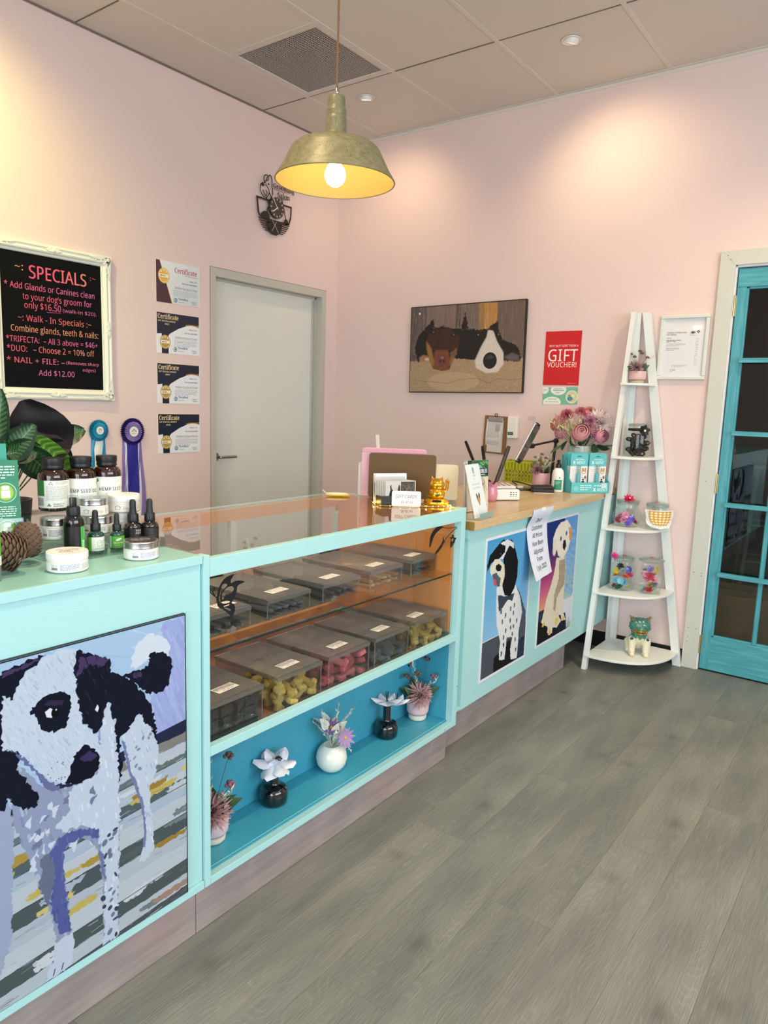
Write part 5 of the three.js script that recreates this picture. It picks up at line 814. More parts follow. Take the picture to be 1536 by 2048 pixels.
function bowJar(x, z, shelf, R, h, label, shape, list, blabel, group, top) {
  const at = [x, SHELF.y[shelf] + 0.002, z], t = thing('glass_jar', label, 'jar', at, 0, 'glass jars on the corner shelf');
  const b = shape === 'round' ? [[0, 0], [R * 0.6, 0], [R * 0.85, 0.006], [R, h * 0.3], [R * 0.98, h * 0.5], [R * 0.8, h * 0.72], [R * 0.72, h * 0.78], [R * 0.72, h]] : [[0, 0], [R * 0.9, 0], [R, 0.008], [R, h * 0.68], [R * 0.95, h * 0.78], [R * 0.78, h * 0.86], [R * 0.78, h]];
  const seg = shape === 'square' ? 4 : 36, g = lathe(b, seg); if (shape === 'square') { g.rotateY(PI / 4 + 0.35); const q = toCreasedNormals(g, 0.6); part('jar_body', place(q, [0, 0, 0], [0, 0, 0], [1.22, 1, 1.22]), jarGlass, t); } else part('jar_body', g, jarGlass, t);
  const rl = b[b.length - 1][0]; part('jar_lid', shape === 'square' ? lathe([[R * 0.86, h], [R * 1.12, h + 0.006], [R * 1.13, h + 0.011], [R * 0.7, h + 0.018], [0, h + 0.02]], 36) : lathe([[rl * 1.04, h - 0.016], [rl * 1.06, h - 0.012], [rl * 1.02, h - 0.008], [rl * 1.08, h - 0.004], [rl * 1.08, h + 0.006], [rl * 0.8, h + 0.011], [0, h + 0.012]], 36), jarThick, t);
  part('lid_sticker', new THREE.CylinderGeometry(0.011, 0.011, 0.001, 20).translate(0, h + (shape === 'square' ? 0.021 : 0.013), 0), std(0xe8566c, 0.5), t);
  if (top) part('bow_on_lid', place(facing(puff(top[1], 0), [0.5, 0.6, 0.6]), top[2]), ds(top[0], 0.55), t);
  if (top && top[3]) part('bow_pearl', place(new THREE.SphereGeometry(0.0045, 12, 8), [top[2][0] + 0.007, top[2][1] + 0.011, top[2][2] + 0.008]), phys(0xf1ece6, 0.3), t);
  bowsIn(at, R * 0.6, 0.018, list.map(([c, a, q, y]) => [c, a, q, y * 1.25]), blabel, group);
}
// which way the camera lies from the shelf: azimuth about 1.27 rad from +x towards +z
const FA = 1.27;
bowJar(2.172, 0.14, 2, 0.074, 0.13, 'round clip-top glass jar with a crimson bow on its lid', 'round', [[0xe78fb4, FA + 0.8, 1, 0.03], [0xea9cbc, FA + 0.2, 0.9, 0.034], [0xb02a58, FA + 1.2, 1, 0.008], [0xe592b6, FA + 0.3, 1.1, 0.014], [0x8c1f4e, FA - 0.1, 0.6, 0.02], [0x6a4cc0, FA - 0.5, 1.05, 0.022], [0x7a5cd0, FA - 0.15, 1.15, 0.004], [0xa81d48, FA - 0.9, 1.05, 0.006], [0x5a1a3a, FA + 2.6, 0.8, 0.01]], 'pink or purple hair bow in the round clip-top jar', 'hair bows in the round jar', [0xd21a50, 0.034, [0.012, 0.142, 0.03], true]);
bowJar(2.192, 0.19, 3, 0.063, 0.168, 'tall round glass jar of multicoloured bows with a pink bow on its lid', 'tall', [[0xd1335e, FA + 1.3, 1, 0.0], [0x1e6b52, FA + 0.5, 1, 0.0], [0xe6c93a, FA - 0.7, 1.05, 0.0], [0x7cc4dc, FA + 0.9, 1, 0.024], [0x8ecbe0, FA - 0.3, 1.05, 0.022], [0x86c6de, FA + 0.2, 1.05, 0.026], [0xd42a66, FA + 0.9, 1, 0.048], [0xee7048, FA - 0.3, 1.0, 0.046], [0xd63070, FA - 1.0, 1, 0.05], [0xe9cf2e, FA + 0.9, 1.05, 0.066], [0x9aa0a4, FA + 0.1, 0.9, 0.07], [0x5e60b8, FA - 0.8, 1, 0.076], [0x17181c, FA + 0.5, 0.8, 0.086], [0xe8b6c0, FA + 2.8, 0.8, 0.04]], 'bright hair bow inside the tall round jar', 'hair bows in the tall jar', [0xe650a0, 0.024, [-0.04, 0.178, 0.036]]);
bowJar(2.326, 0.16, 3, 0.058, 0.165, 'square glass jar packed with pastel bows', 'square', [[0xb8c0cc, FA + 0.9, 1, 0.0], [0xd0323e, FA + 0.1, 1, 0.002], [0xe8dc88, FA - 0.7, 1, 0.002], [0xc6b06a, FA - 0.1, 1, 0.022], [0x9fb4c4, FA - 0.8, 1, 0.024], [0xe79ab8, FA + 0.5, 1, 0.04], [0xee8fb2, FA - 0.4, 1.05, 0.044], [0xd12a3e, FA + 0.1, 1, 0.06], [0xe28ab2, FA + 0.7, 1, 0.066], [0xd7a6c6, FA - 0.7, 1, 0.068], [0xa48fd6, FA + 0.1, 1, 0.088], [0xd8ba5a, FA - 0.8, 1, 0.086], [0x9aa694, FA + 2.5, 0.9, 0.05], [0xb89a60, FA + 1.9, 0.9, 0.07]], 'pastel hair bow inside the square jar', 'hair bows in the square jar');
{ // gingham bandana jar
  const R = 0.072, h = 0.126, at = [2.318, SHELF.y[2] + 0.002, 0.115], t = thing('glass_jar', 'glass jar wrapped in a yellow gingham frill', 'jar', at, 0, 'glass jars on the corner shelf');
  part('jar_body', lathe([[0, 0], [R * 0.55, 0], [R * 0.75, 0.004], [R, h * 0.28], [R, h * 0.5], [R * 0.8, h * 0.74], [R * 0.72, h * 0.78], [R * 0.72, h]], 36), jarGlass, t);
  part('jar_lid', lathe([[R * 0.76, h - 0.016], [R * 0.78, h - 0.004], [R * 0.78, h + 0.006], [R * 0.55, h + 0.012], [0, h + 0.013]], 36), jarThick, t);
  part('lid_sticker', new THREE.CylinderGeometry(0.011, 0.011, 0.001, 20).translate(0, h + 0.014, 0), std(0xe8566c, 0.5), t);
  const tex = canvasTex(256, 256, (c) => { c.fillStyle = '#f7f2e2'; c.fillRect(0, 0, 256, 256); for (let i = 0; i < 6; i++) { c.fillStyle = 'rgba(206,146,24,0.62)'; c.fillRect(i * 43, 0, 21, 256); c.fillRect(0, i * 43, 256, 21); } });
  const patch = (w, hh, zz, y0, mat, nm, frill) => { const nx = 28, ny = 10, g = new THREE.PlaneGeometry(1, 1, nx, ny), p = g.attributes.position; for (let i = 0; i < p.count; i++) { const u = p.getX(i) * 2, v = p.getY(i) + 0.5; const lim = Math.sqrt(Math.max(0, 1 - Math.pow(1 - v, 3))) * 0.999; const uu = u * lim, a = FA - 0.25 - uu * w / R, rad = R + zz + (frill ? 0.003 * sin(u * 26 + v * 9) * clamp(Math.max(Math.abs(u), 1 - v) * 2 - 1) + 0.004 * clamp(Math.max(Math.abs(u), 1 - v) * 2 - 1) : 0); p.setXYZ(i, rad * cos(a), y0 + hh * v, rad * sin(a)); } g.computeVertexNormals(); part(nm, g, mat, t); };
  patch(0.078, 0.098, 0.003, 0.006, ds(0xf2f2ef, 0.8), 'lace_frill', true); patch(0.058, 0.078, 0.0075, 0.022, new THREE.MeshStandardMaterial({ map: tex, roughness: 0.8, side: THREE.DoubleSide }), 'gingham_bib');
}
potPlant('pink pot of dried flowers on the top tier of the white shelf', [2.152, SHELF.y[0] + 0.0015, 0.1], 0.2, { r: 0.043, h: 0.062, split: 0.28, color: 0xdfb9b7, base: 0xb9b39c, s: 1.4, side: -0.1, face: [0.4, 0.45, 0.9], group: 'pink pots of dried flowers' });
{ // glazed guardian lion on the lowest tier
  const at = [2.305, SHELF.y[4] + 0.0015, 0.20], t = thing('lion_figurine', 'green and cream glazed ceramic guardian lion on the lowest shelf', 'figurine', at, PI / 2 - 1.15); t.scale.setScalar(1.17);
  // one continuous surface from a smooth union of tapered capsules, meshed with marching cubes; faces +z
  const caps = [ // a, b, ra, rb
    [[0, 0.055, -0.025], [0, 0.085, 0.008], 0.04, 0.036], [[0, 0.085, 0.005], [0, 0.128, 0.012], 0.035, 0.036], [[-0.012, 0.134, 0.012], [0.012, 0.134, 0.012], 0.036, 0.036], [[0, 0.118, 0.03], [0, 0.122, 0.046], 0.024, 0.016],
    [[-0.03, 0.07, 0.018], [-0.03, 0.012, 0.03], 0.019, 0.013], [[0.03, 0.07, 0.018], [0.03, 0.012, 0.03], 0.019, 0.013], [[-0.03, 0.009, 0.034], [-0.03, 0.009, 0.046], 0.012, 0.011], [[0.03, 0.009, 0.034], [0.03, 0.009, 0.046], 0.012, 0.011],
    [[-0.034, 0.04, -0.03], [-0.042, 0.014, -0.002], 0.026, 0.012], [[0.034, 0.04, -0.03], [0.042, 0.014, -0.002], 0.026, 0.012], [[0, 0.06, -0.055], [0, 0.095, -0.06], 0.018, 0.012],
    [[-0.03, 0.158, 0.004], [-0.042, 0.170, 0.004], 0.011, 0.006], [[0.03, 0.158, 0.004], [0.042, 0.170, 0.004], 0.011, 0.006]];
  const sd = (p) => { let d = 1; for (const [a, b, ra, rb] of caps) { const ba = [b[0] - a[0], b[1] - a[1], b[2] - a[2]], pa = [p[0] - a[0], p[1] - a[1], p[2] - a[2]], h = clamp((pa[0] * ba[0] + pa[1] * ba[1] + pa[2] * ba[2]) / (ba[0] ** 2 + ba[1] ** 2 + ba[2] ** 2)); const q = Math.hypot(pa[0] - ba[0] * h, pa[1] - ba[1] * h, pa[2] - ba[2] * h) - (ra + (rb - ra) * h); const k = 0.009, e = clamp(0.5 + 0.5 * (d - q) / k); d = d + (q - d) * e - k * e * (1 - e); }
    if (p[1] > 0.085) d -= 0.0028 * (sin(p[0] * 260 + sin(p[1] * 180) * 2) * sin(p[1] * 240) * (p[2] < 0.03 ? 1 : 0.25)); return d; };
  const N = 72, mc = new MarchingCubes(N, new THREE.MeshBasicMaterial(), false, false, 60000), S = 0.1, C = [0, 0.086, -0.008];
  for (let k = 0; k < N; k++) for (let j = 0; j < N; j++) for (let i = 0; i < N; i++) { const p = [C[0] + (i / N * 2 - 1) * S, C[1] + (j / N * 2 - 1) * S, C[2] + (k / N * 2 - 1) * S]; mc.field[i + j * N + k * N * N] = -sd(p) * 100; }
  mc.isolation = 0; mc.update();
  const n = mc.count ?? mc.geometry.drawRange.count, g0 = new THREE.BufferGeometry(), pa = new Float32Array(mc.positionArray.slice(0, n * 3)); g0.setAttribute('position', new THREE.BufferAttribute(pa, 3)); for (let i = 0; i < pa.length; i += 3) { pa[i] = pa[i] * S + C[0]; pa[i + 1] = Math.max(0, pa[i + 1] * S + C[1]); pa[i + 2] = pa[i + 2] * S + C[2]; }
  const g = mergeVertices(g0, 1e-5); g.computeVertexNormals(); const P = g.attributes.position, col = new Float32Array(P.count * 3);
  for (let i = 0; i < P.count; i++) { const y = P.getY(i), x = P.getX(i), z = P.getZ(i), w = 0.082 + 0.01 * n3(x * 60, y * 60, z * 60), t1 = clamp((y - w) / 0.022 + 0.4), s = 0.5 + 0.5 * n3(x * 90, y * 90, z * 90); const cream = [0.80, 0.76, 0.56], gr = [0.02 + 0.07 * s, 0.12 + 0.17 * s, 0.11 + 0.12 * s]; const ear = y > 0.158 && Math.abs(x) > 0.03 ? 1 : 0; for (let k = 0; k < 3; k++) { let v = cream[k] + (gr[k] - cream[k]) * t1; if (ear) v = [0.25, 0.17, 0.06][k]; col[3 * i + k] = v; } }
  g.setAttribute('color', new THREE.BufferAttribute(col, 3)); g.setAttribute('uv', new THREE.BufferAttribute(new Float32Array(P.count * 2), 2));
  part('lion_body', g, phys(0xffffff, 0.12, { vertexColors: true, clearcoat: 0.8, clearcoatRoughness: 0.08 }), t);
  const gold = std(0xb98a3a, 0.25, { metalness: 0.7 }), dk = phys(0x10263a, 0.15, { clearcoat: 0.8 });
  part('gilded_mouth', [tube([[-0.024, 0.124, 0.044], [-0.012, 0.118, 0.058], [0, 0.12, 0.062], [0.012, 0.118, 0.058], [0.024, 0.124, 0.044]], 0.004, 20, 8), tube([[-0.021, 0.11, 0.045], [0, 0.105, 0.056], [0.021, 0.11, 0.045]], 0.0045, 20, 8), tube([[-0.024, 0.125, 0.043], [-0.025, 0.116, 0.044], [-0.021, 0.11, 0.045]], 0.0035, 10, 8), tube([[0.024, 0.125, 0.043], [0.025, 0.116, 0.044], [0.021, 0.11, 0.045]], 0.0035, 10, 8)], gold, t);
  part('mouth_cavity', place(new THREE.SphereGeometry(0.012, 16, 10), [0, 0.114, 0.048], [0, 0, 0], [1.4, 0.55, 0.8]), std(0x2b1a0c, 0.4), t);
  part('brow_curl', [-1, 1].map((s) => place(new THREE.TorusGeometry(0.008, 0.0032, 8, 18, 5), [0.017 * s, 0.14, 0.043], [0, 0, s > 0 ? 0.4 : 2.4])), phys(0x2d7a72, 0.15, { clearcoat: 0.8 }), t);
  for (const s of [-1, 1]) part('paw_spot', place(new THREE.SphereGeometry(0.008, 16, 10), [0.033 * s, 0.077, 0.034], [0, 0, 0], [1, 0.9, 0.5]), dk, t);
  for (const s of [-1, 1]) part('beard_lobe', place(new THREE.SphereGeometry(0.009, 14, 10), [0.019 * s, 0.094, 0.038], [0, 0, 0], [0.9, 1.7, 0.7]), phys(0x2f8272, 0.15, { clearcoat: 0.8 }), t);
  part('beard_lobe', place(new THREE.SphereGeometry(0.009, 14, 10), [0, 0.092, 0.042], [0, 0, 0], [1, 1.8, 0.7]), phys(0x3f8f6a, 0.15, { clearcoat: 0.8 }), t);
  for (const s of [-1, 1]) for (const q of [-0.006, 0, 0.006]) part('toe', place(new THREE.SphereGeometry(0.0042, 10, 8), [0.03 * s + q, 0.007, 0.0555], [0, 0, 0], [0.8, 1.3, 1]), phys(0xe4dcbb, 0.15, { clearcoat: 0.8 }), t);
}
// ---------------------------------------------------------------- inside the display case
const boxClear = pane(0xe9edee, 0.03), lidClear = phys(0xc2c0bb, 0.18, { transmission: 0.82, thickness: 0, ior: 1.5 });
const GY = 0.7362, DY = 0.489;
function handLabel(lines) {
  return canvasTex(192, 96, (c) => { c.fillStyle = '#f1efe9'; c.fillRect(0, 0, 192, 96); lines.forEach((t, i) => fit(c, t, 14 + (i === lines.length - 1 ? 40 : 0), 178 - (i === lines.length - 1 ? 30 : 0), 28 + i * 28, 24, '#23242a', 'sans-serif', '', -0.2)); });
}
function treatBox(z0, z1, xf, dep, y0, h, lines, label, group, lz = 0.5) {
  const w = z1 - z0, t = thing('treat_box', label, 'box', [xf - dep / 2, y0 + 0.002, (z0 + z1) / 2], 0, group), a = dep / 2, b = w / 2, k = 0.0016;
  part('box_body', [gX(a, 0, h, -b, b), gX(-a, 0, h, -b, b), gZ(b, -a, a, 0, h), gZ(-b, -a, a, 0, h)], boxClear, t); void k;
  part('corner_edge', [[a, b], [a, -b]].map(([x, z]) => B(x - 0.002, x + 0.0004, 0.002, h, z - 0.0016, z + 0.0016, 0.0006)), phys(0xdfe3e3, 0.1, { transmission: 0.9, thickness: 0 }), t);
  for (const [x, z] of [[a - 0.012, b - 0.012], [a - 0.012, -b + 0.012]]) part('foot', B(x - 0.006, x + 0.006, -0.002, 0, z - 0.006, z + 0.006, 0.0005), boxClear, t);
  // ribbed lid: ridges run along z
  const n = Math.round(dep / 0.008), pr = [[-a - 0.002, 0], [-a - 0.002, 0.006]]; for (let i = 0; i < n; i++) { const x = -a + 0.01 + (dep - 0.02) * i / (n - 1); pr.push([x - 0.0014, 0.007], [x, 0.0088], [x + 0.0014, 0.007]); } pr.push([a + 0.002, 0.006], [a + 0.002, 0]);
  { const pos = [], ix = []; pr.forEach(([x, y]) => pos.push(x, y + h, -b - 0.002, x, y + h, b + 0.002)); for (let i = 0; i + 1 < pr.length; i++) ix.push(2 * i, 2 * i + 1, 2 * i + 2, 2 * i + 1, 2 * i + 3, 2 * i + 2); const g = new THREE.BufferGeometry(); g.setAttribute('position', new THREE.Float32BufferAttribute(pos, 3)); g.setIndex(ix); const q = g.toNonIndexed(); q.computeVertexNormals(); q.setAttribute('uv', new THREE.Float32BufferAttribute(new Float32Array(q.attributes.position.count * 2), 2)); part('lid', q, lidClear, t); }
  part('lid_rim', [gX(a + 0.0026, h - 0.005, h + 0.0065, -b - 0.0026, b + 0.0026), gZ(b + 0.0026, -a, a, h - 0.005, h + 0.0065), gZ(-b - 0.0026, -a, a, h - 0.005, h + 0.0065), gY(h + 0.0066, a - 0.004, a + 0.0026, -b, b)], phys(0xa9aaa6, 0.12, { transmission: 0.75, thickness: 0 }), t);
  const s = sheet('price_label', 0.072, 0.034, handLabel(lines), t, { d: 0.0006, rough: 0.6 }); s.rotation.set(-PI / 2, 0, PI / 2); s.position.set(a - 0.052, h + 0.0094, (lz - 0.5) * -w); s.rotation.z += 0.06;
  return t;
}
const LG = 'tall treat boxes on the case floor', UG = 'flat treat boxes on the glass shelf';
treatBox(2.683, 2.872, 2.05, 0.26, DY, 0.098, ['KANGAROO JERKY', '$2.50/100g', '$1.20 ea'], 'tall treat box of dark wrapped pieces, nearest the dog painting', LG, 0.55);
treatBox(2.447, 2.622, 2.05, 0.26, DY, 0.098, ['BISCUITS SMALL', 'CHEESE & BACON', '50c each'], 'tall treat box of yellow bone biscuits, between dark and red boxes', LG);
treatBox(2.218, 2.412, 2.05, 0.26, DY, 0.098, ['BISCUITS', 'BEEF & HONEY', '50c each'], 'tall treat box of red bone biscuits', LG);
treatBox(1.998, 2.186, 2.05, 0.26, DY, 0.098, ['BISCUITS', 'CHARCOAL', '50c each'], 'tall treat box of charcoal biscuits beside the red ones', LG);
treatBox(1.752, 1.952, 2.05, 0.26, DY, 0.098, ['PEANUT BUTTER', 'BISCUITS', '50c each'], 'tall treat box of yellow biscuits at the orange end of the case', LG, 0.35);
treatBox(2.668, 2.872, 1.985, 0.3, GY, 0.052, ['TREATS', '$2.80 / 100g', '$1.50 ea'], 'flat treat box behind the black butterfly sticker', UG, 0.75);
treatBox(2.43, 2.602, 1.985, 0.3, GY, 0.052, ['BEEF STRIPS', '$3.50 / 100g', '$1.20 ea'], 'flat treat box, second from the left on the glass shelf', UG);
treatBox(2.194, 2.37, 1.985, 0.3, GY, 0.052, ['LIVER TREATS', '$3.20 / 100g', '$1.00 ea'], 'flat treat box in the middle of the glass shelf', UG);
treatBox(1.956, 2.136, 1.985, 0.3, GY, 0.052, ['CHICKEN BITES', '$3.80 / 100g', '80c ea'], 'flat treat box, second from the right on the glass shelf', UG);
treatBox(1.738, 1.898, 1.985, 0.3, GY, 0.052, ['PIG EARS', '$2.00 / 100g', '$3.00 ea'], 'flat treat box under the flower sticker by the orange end', UG);
// bone-shaped biscuits
{
  const bonePts = [[-0.012, -0.0062], [-0.018, -0.0115], [-0.0245, -0.0085], [-0.0235, 0], [-0.0245, 0.0085], [-0.018, 0.0115], [-0.012, 0.0062], [0.012, 0.0062], [0.018, 0.0115], [0.0245, 0.0085], [0.0235, 0], [0.0245, -0.0085], [0.018, -0.0115], [0.012, -0.0062]];
  const bone = (s) => place(extrude(bonePts.map(([x, y]) => [x * 1.0 * s, y * 1.08 * s]), 0.008, 0.0048, true), [0, 0, -0.004]);
  const gs = [bone(0.9), bone(1.0), bone(1.08)], rndBump = rep(grainA, 1, 1);
  const fill = (z0, z1, cols, label, group, cells) => {
    const mats = cols.map((c) => std(c, 0.85, { bumpMap: rndBump, bumpScale: 0.0006 })); let i = 0;
    const [nx, ny, nz] = cells, lz = (z1 - z0 - 0.056) / (nz - 1), y0 = DY + 0.018;
    for (let a = 0; a < nx; a++) for (let k = 0; k < nz; k++) for (let y = 0; y < ny; y++) {
      if (y === ny - 1 && rnd() < 0.3) continue;
      const m = solo('dog_biscuit', gs[i % 3], mats[i % mats.length], label, 'biscuit', [2.05 - 0.029 - a * 0.046 + rr(-0.002, 0.002), y0 + y * 0.0245 + rr(0, 0.002), z0 + 0.028 + lz * k + rr(-0.002, 0.002)], 0, group);
      m.rotation.set(rr(-0.35, 0.35) + (rnd() < 0.7 ? PI / 2 : 0), rr(-0.6, 0.6) + (k % 2) * 1.57, rr(-0.35, 0.35)); i++;
    }
  };
  fill(2.447, 2.622, [0xb9a04a, 0xae9442, 0xc4ab58], 'yellow bone-shaped biscuit in the box beside the red ones', 'yellow biscuits, left box', [4, 3, 4]);
  fill(2.218, 2.412, [0xa8505a, 0x9a4650, 0xb25c64], 'red bone-shaped biscuit in the box between yellow and charcoal', 'red biscuits', [4, 3, 4]);
  fill(1.998, 2.186, [0x39434a, 0x313a42, 0x434d53], 'charcoal biscuit in the box right of the red ones', 'charcoal biscuits', [4, 3, 4]);
  fill(1.752, 1.952, [0xa89248, 0xb29c52, 0x9c8840], 'yellow bone-shaped biscuit in the box at the orange end', 'yellow biscuits, end box', [4, 3, 4]);
}
{ // dark wrapped pieces and strips
  const crinkle = (w, h, d, s) => { const g = new THREE.BoxGeometry(w, h, d, 6, 3, 5), p = g.attributes.position; for (let i = 0; i < p.count; i++) { const x = p.getX(i), y = p.getY(i), z = p.getZ(i), f = 1 + 0.16 * n3(x * 70 + s, y * 90, z * 70); p.setXYZ(i, x * f, y * (1 + 0.25 * n3(x * 60, z * 60, s)), z * f); } g.computeVertexNormals(); return g; };
  const gs = [0, 1, 2].map((i) => crinkle(0.05, 0.024, 0.04, i * 7)), wrap = phys(0x1d2329, 0.18, { clearcoat: 0.7 });
  let i = 0; for (let a = 0; a < 4; a++) for (let k = 0; k < 4; k++) for (let y = 0; y < 3; y++) { const m = solo('wrapped_treat', gs[i % 3], wrap, 'dark plastic-wrapped treat in the box nearest the painting', 'treat', [2.05 - 0.032 - a * 0.058, DY + 0.018 + y * 0.026, 2.683 + 0.027 + k * 0.045], 0, 'dark wrapped treats'); m.rotation.y = rr(-0.3, 0.3) + (i % 2) * PI; i++; }
  const strip = (s) => crinkle(0.1, 0.007, 0.022, s * 5 + 3), ss = [strip(0), strip(1), strip(2)];
  [[2.668, 2.872, [0x2a3138, 0x3a4650], 'dark jerky strip in the flat box behind the butterfly sticker', 'strips, first flat box'], [2.43, 2.602, [0x2c3540, 0x59636a], 'dark jerky strip in the second flat box', 'strips, second flat box'], [2.194, 2.37, [0x26313a, 0x36424a], 'dark liver strip in the middle flat box', 'strips, middle flat box'], [1.956, 2.136, [0xa8824a, 0x96663a, 0xb89a62], 'golden chicken strip in the fourth flat box', 'strips, fourth flat box'], [1.738, 1.898, [0x3a2f28, 0x544036], 'brown strip in the flat box by the orange end', 'strips, end flat box']].forEach(([z0, z1, cols, label, group]) => {
    const ms = cols.map((c) => std(c, 0.6)); let q = 0;
    for (let a = 0; a < 2; a++) for (let k = 0; k < 5; k++) for (let y = 0; y < 2; y++) { const m = solo('treat_strip', ss[q % 3], ms[q % ms.length], label, 'treat', [1.985 - 0.062 - a * 0.115, GY + 0.010 + y * 0.0135, z0 + 0.022 + (z1 - z0 - 0.044) * k / 4], 0, group); m.rotation.set(rr(-0.08, 0.08), rr(-0.15, 0.15), rr(-0.04, 0.04)); q++; }
  });
}
{ // treat tubs and a pot standing at the back of the glass shelf
  const lab = canvasTex(256, 96, (c) => { c.fillStyle = '#14161c'; c.fillRect(0, 0, 256, 96); for (let i = 0; i < 6; i++) { oval(c, 20 + i * 44, 20 + (i % 2) * 8, 8, 6, '#e8e4da'); for (const q of [-7, 0, 7]) oval(c, 20 + i * 44 + q, 9 + (i % 2) * 8, 2.6, 3.4, '#e8e4da'); } fit(c, 'PLANET BONE', 40, 216, 64, 26, '#d8b24a', 'sans-serif', 'bold'); oval(c, 128, 84, 24, 9, '#f2efe6'); });
  const tub = (x, z, h, lid, label) => { const t = thing('treat_tub', label, 'tub', [x, GY, z], 0.6, 'tubs on the glass shelf'), R = 0.042; part('tub_body', lathe([[0, 0], [R, 0], [R, h], [R * 0.96, h], [0, h]], 36), std(0x14161c, 0.4, { map: null }), t); const m = mesh('tub_label', new THREE.CylinderGeometry(R + 0.0006, R + 0.0006, h * 0.86, 36, 1, true).translate(0, h / 2, 0), printed(lab, 0.45)); t.add(m); part('tub_lid', lathe([[0, h + 0.013], [R * 0.96, h + 0.013], [R * 1.04, h + 0.009], [R * 1.04, h - 0.004], [R * 1.0, h - 0.005]], 36), std(lid, 0.45), t); };
  tub(1.584, 1.871, 0.082, 0xe4dccb, 'round treat tub with cream lid and black label in the case'); tub(1.592, 2.47, 0.07, 0xd8b23e, 'round treat tub with yellow lid behind the butterfly sticker');
  potPlant('pale pink pot of flowers inside the case under the glass top', [1.605, GY, 2.305], 0.4, { r: 0.037, h: 0.062, split: 0.05, color: 0xd9b5b0, s: 1.0, group: 'pink pots of dried flowers' });
}
// ---------------------------------------------------------------- flowers in the teal niche
const NY = 0.1658;
function keepIn(t, lo, hi) { t.traverse((o) => { if (!o.isMesh) return; const p = o.geometry.attributes.position; for (let i = 0; i < p.count; i++) p.setXYZ(i, clamp(p.getX(i), lo[0], hi[0]), clamp(p.getY(i), lo[1], hi[1]), clamp(p.getZ(i), lo[2], hi[2])); p.needsUpdate = true; }); } // blooms bend where they meet the niche
keepIn(potPlant('pink pot of dried flowers in the niche, cut by the mint post', [1.968, NY, 2.785], 0, { r: 0.043, h: 0.075, s: 1.9, color: 0xdcc4cc, second: true, face: [0.75, 0.15, 0.4], group: 'pink pots of dried flowers' }), [-0.05, 0, -0.2], [0.085, 0.29, 0.095]);
keepIn(potPlant('pink pot of dried flowers at the far end of the niche', [1.966, NY, 1.79], 0, { r: 0.042, h: 0.08, s: 1.85, color: 0xe2bfc2, face: [0.85, 0.2, 0.1], group: 'pink pots of dried flowers' }), [-0.048, 0, -0.052], [0.085, 0.29, 0.2]);
function bottleVase(z, h, label, flower) {
  const t = thing('bottle_vase', label, 'vase', [1.962, NY, z], 0, 'black bottle vases in the niche'), bk = phys(0x050506, 0.06, { clearcoat: 1, clearcoatRoughness: 0.03 });
  part('vase_body', lathe([[0, 0], [0.036, 0], [0.0405, 0.006], [0.042, 0.016], [0.042, 0.036], [0.039, 0.047], [0.031, 0.0545], [0.019, 0.0575], [0.0155, 0.06], [0.0145, 0.066], [0.0143, h - 0.006], [0.0158, h - 0.004], [0.0158, h], [0.012, h], [0.012, h - 0.02], [0, h - 0.03]], 44), bk, t);
  part('stem', stemTube([[0, h - 0.03, 0], [0.002, h + 0.004, 0.001], [0.004, h + 0.016, 0.002]], 0.0022), G.leaf, t);
  flower(t, h); keepIn(t, [-0.044, 0, -0.2], [0.085, 0.29, 0.2]);
}
const orchidW = ds(0xe3e8f2, 0.5, {});
bottleVase(2.548, 0.112, 'black bottle vase with an open white magnolia, left in the niche', (t, h) => {
  const c = [0.006, h + 0.016, 0.004];
  for (const [az, lift, len, w] of [[0.2, 0.1, 0.062, 0.054], [1.3, -0.12, 0.062, 0.056], [2.4, 0.45, 0.062, 0.054], [3.4, 0.75, 0.056, 0.05], [4.5, 0.85, 0.058, 0.05], [5.5, 0.3, 0.062, 0.054], [0.8, 1.4, 0.042, 0.034], [2.9, 1.7, 0.042, 0.034], [4.9, 1.6, 0.042, 0.034]]) part('petal', aim(blade(len, w, { curl: 0.28, cup: 0.3, across: 4, tip: 0.55, wave: 0.4 }), c, [cos(az), lift, sin(az)], PI / 2 - az), orchidW, t);
  part('stamens', place(berries(0.009, 22, 0.0024), [c[0] + 0.012, c[1] + 0.012, c[2] - 0.004]), std(0x241a18, 0.7), t);
});
bottleVase(1.984, 0.118, 'black bottle vase with a pointed white lily, right in the niche', (t, h) => {
  for (const [cx, cy, cz, s] of [[0.002, h + 0.012, 0.006, 1.25], [0.02, h + 0.006, -0.028, 1.05]]) { for (let i = 0; i < 6; i++) { const az = i * PI / 3 + 0.4; part('petal', aim(blade(0.048 * s, 0.028 * s, { curl: 0.16, cup: 0.35, across: 4 }), [cx, cy, cz], [cos(az), 0.42, sin(az)], PI / 2 - az), orchidW, t); } part('stamens', [0, 1, 2, 3].map((i) => tube([[cx, cy, cz], [cx + 0.006 * cos(i * 1.6), cy + 0.03 * s, cz + 0.006 * sin(i * 1.6)]], 0.0013, 4, 5)), std(0x2b2226, 0.6), t); }
});
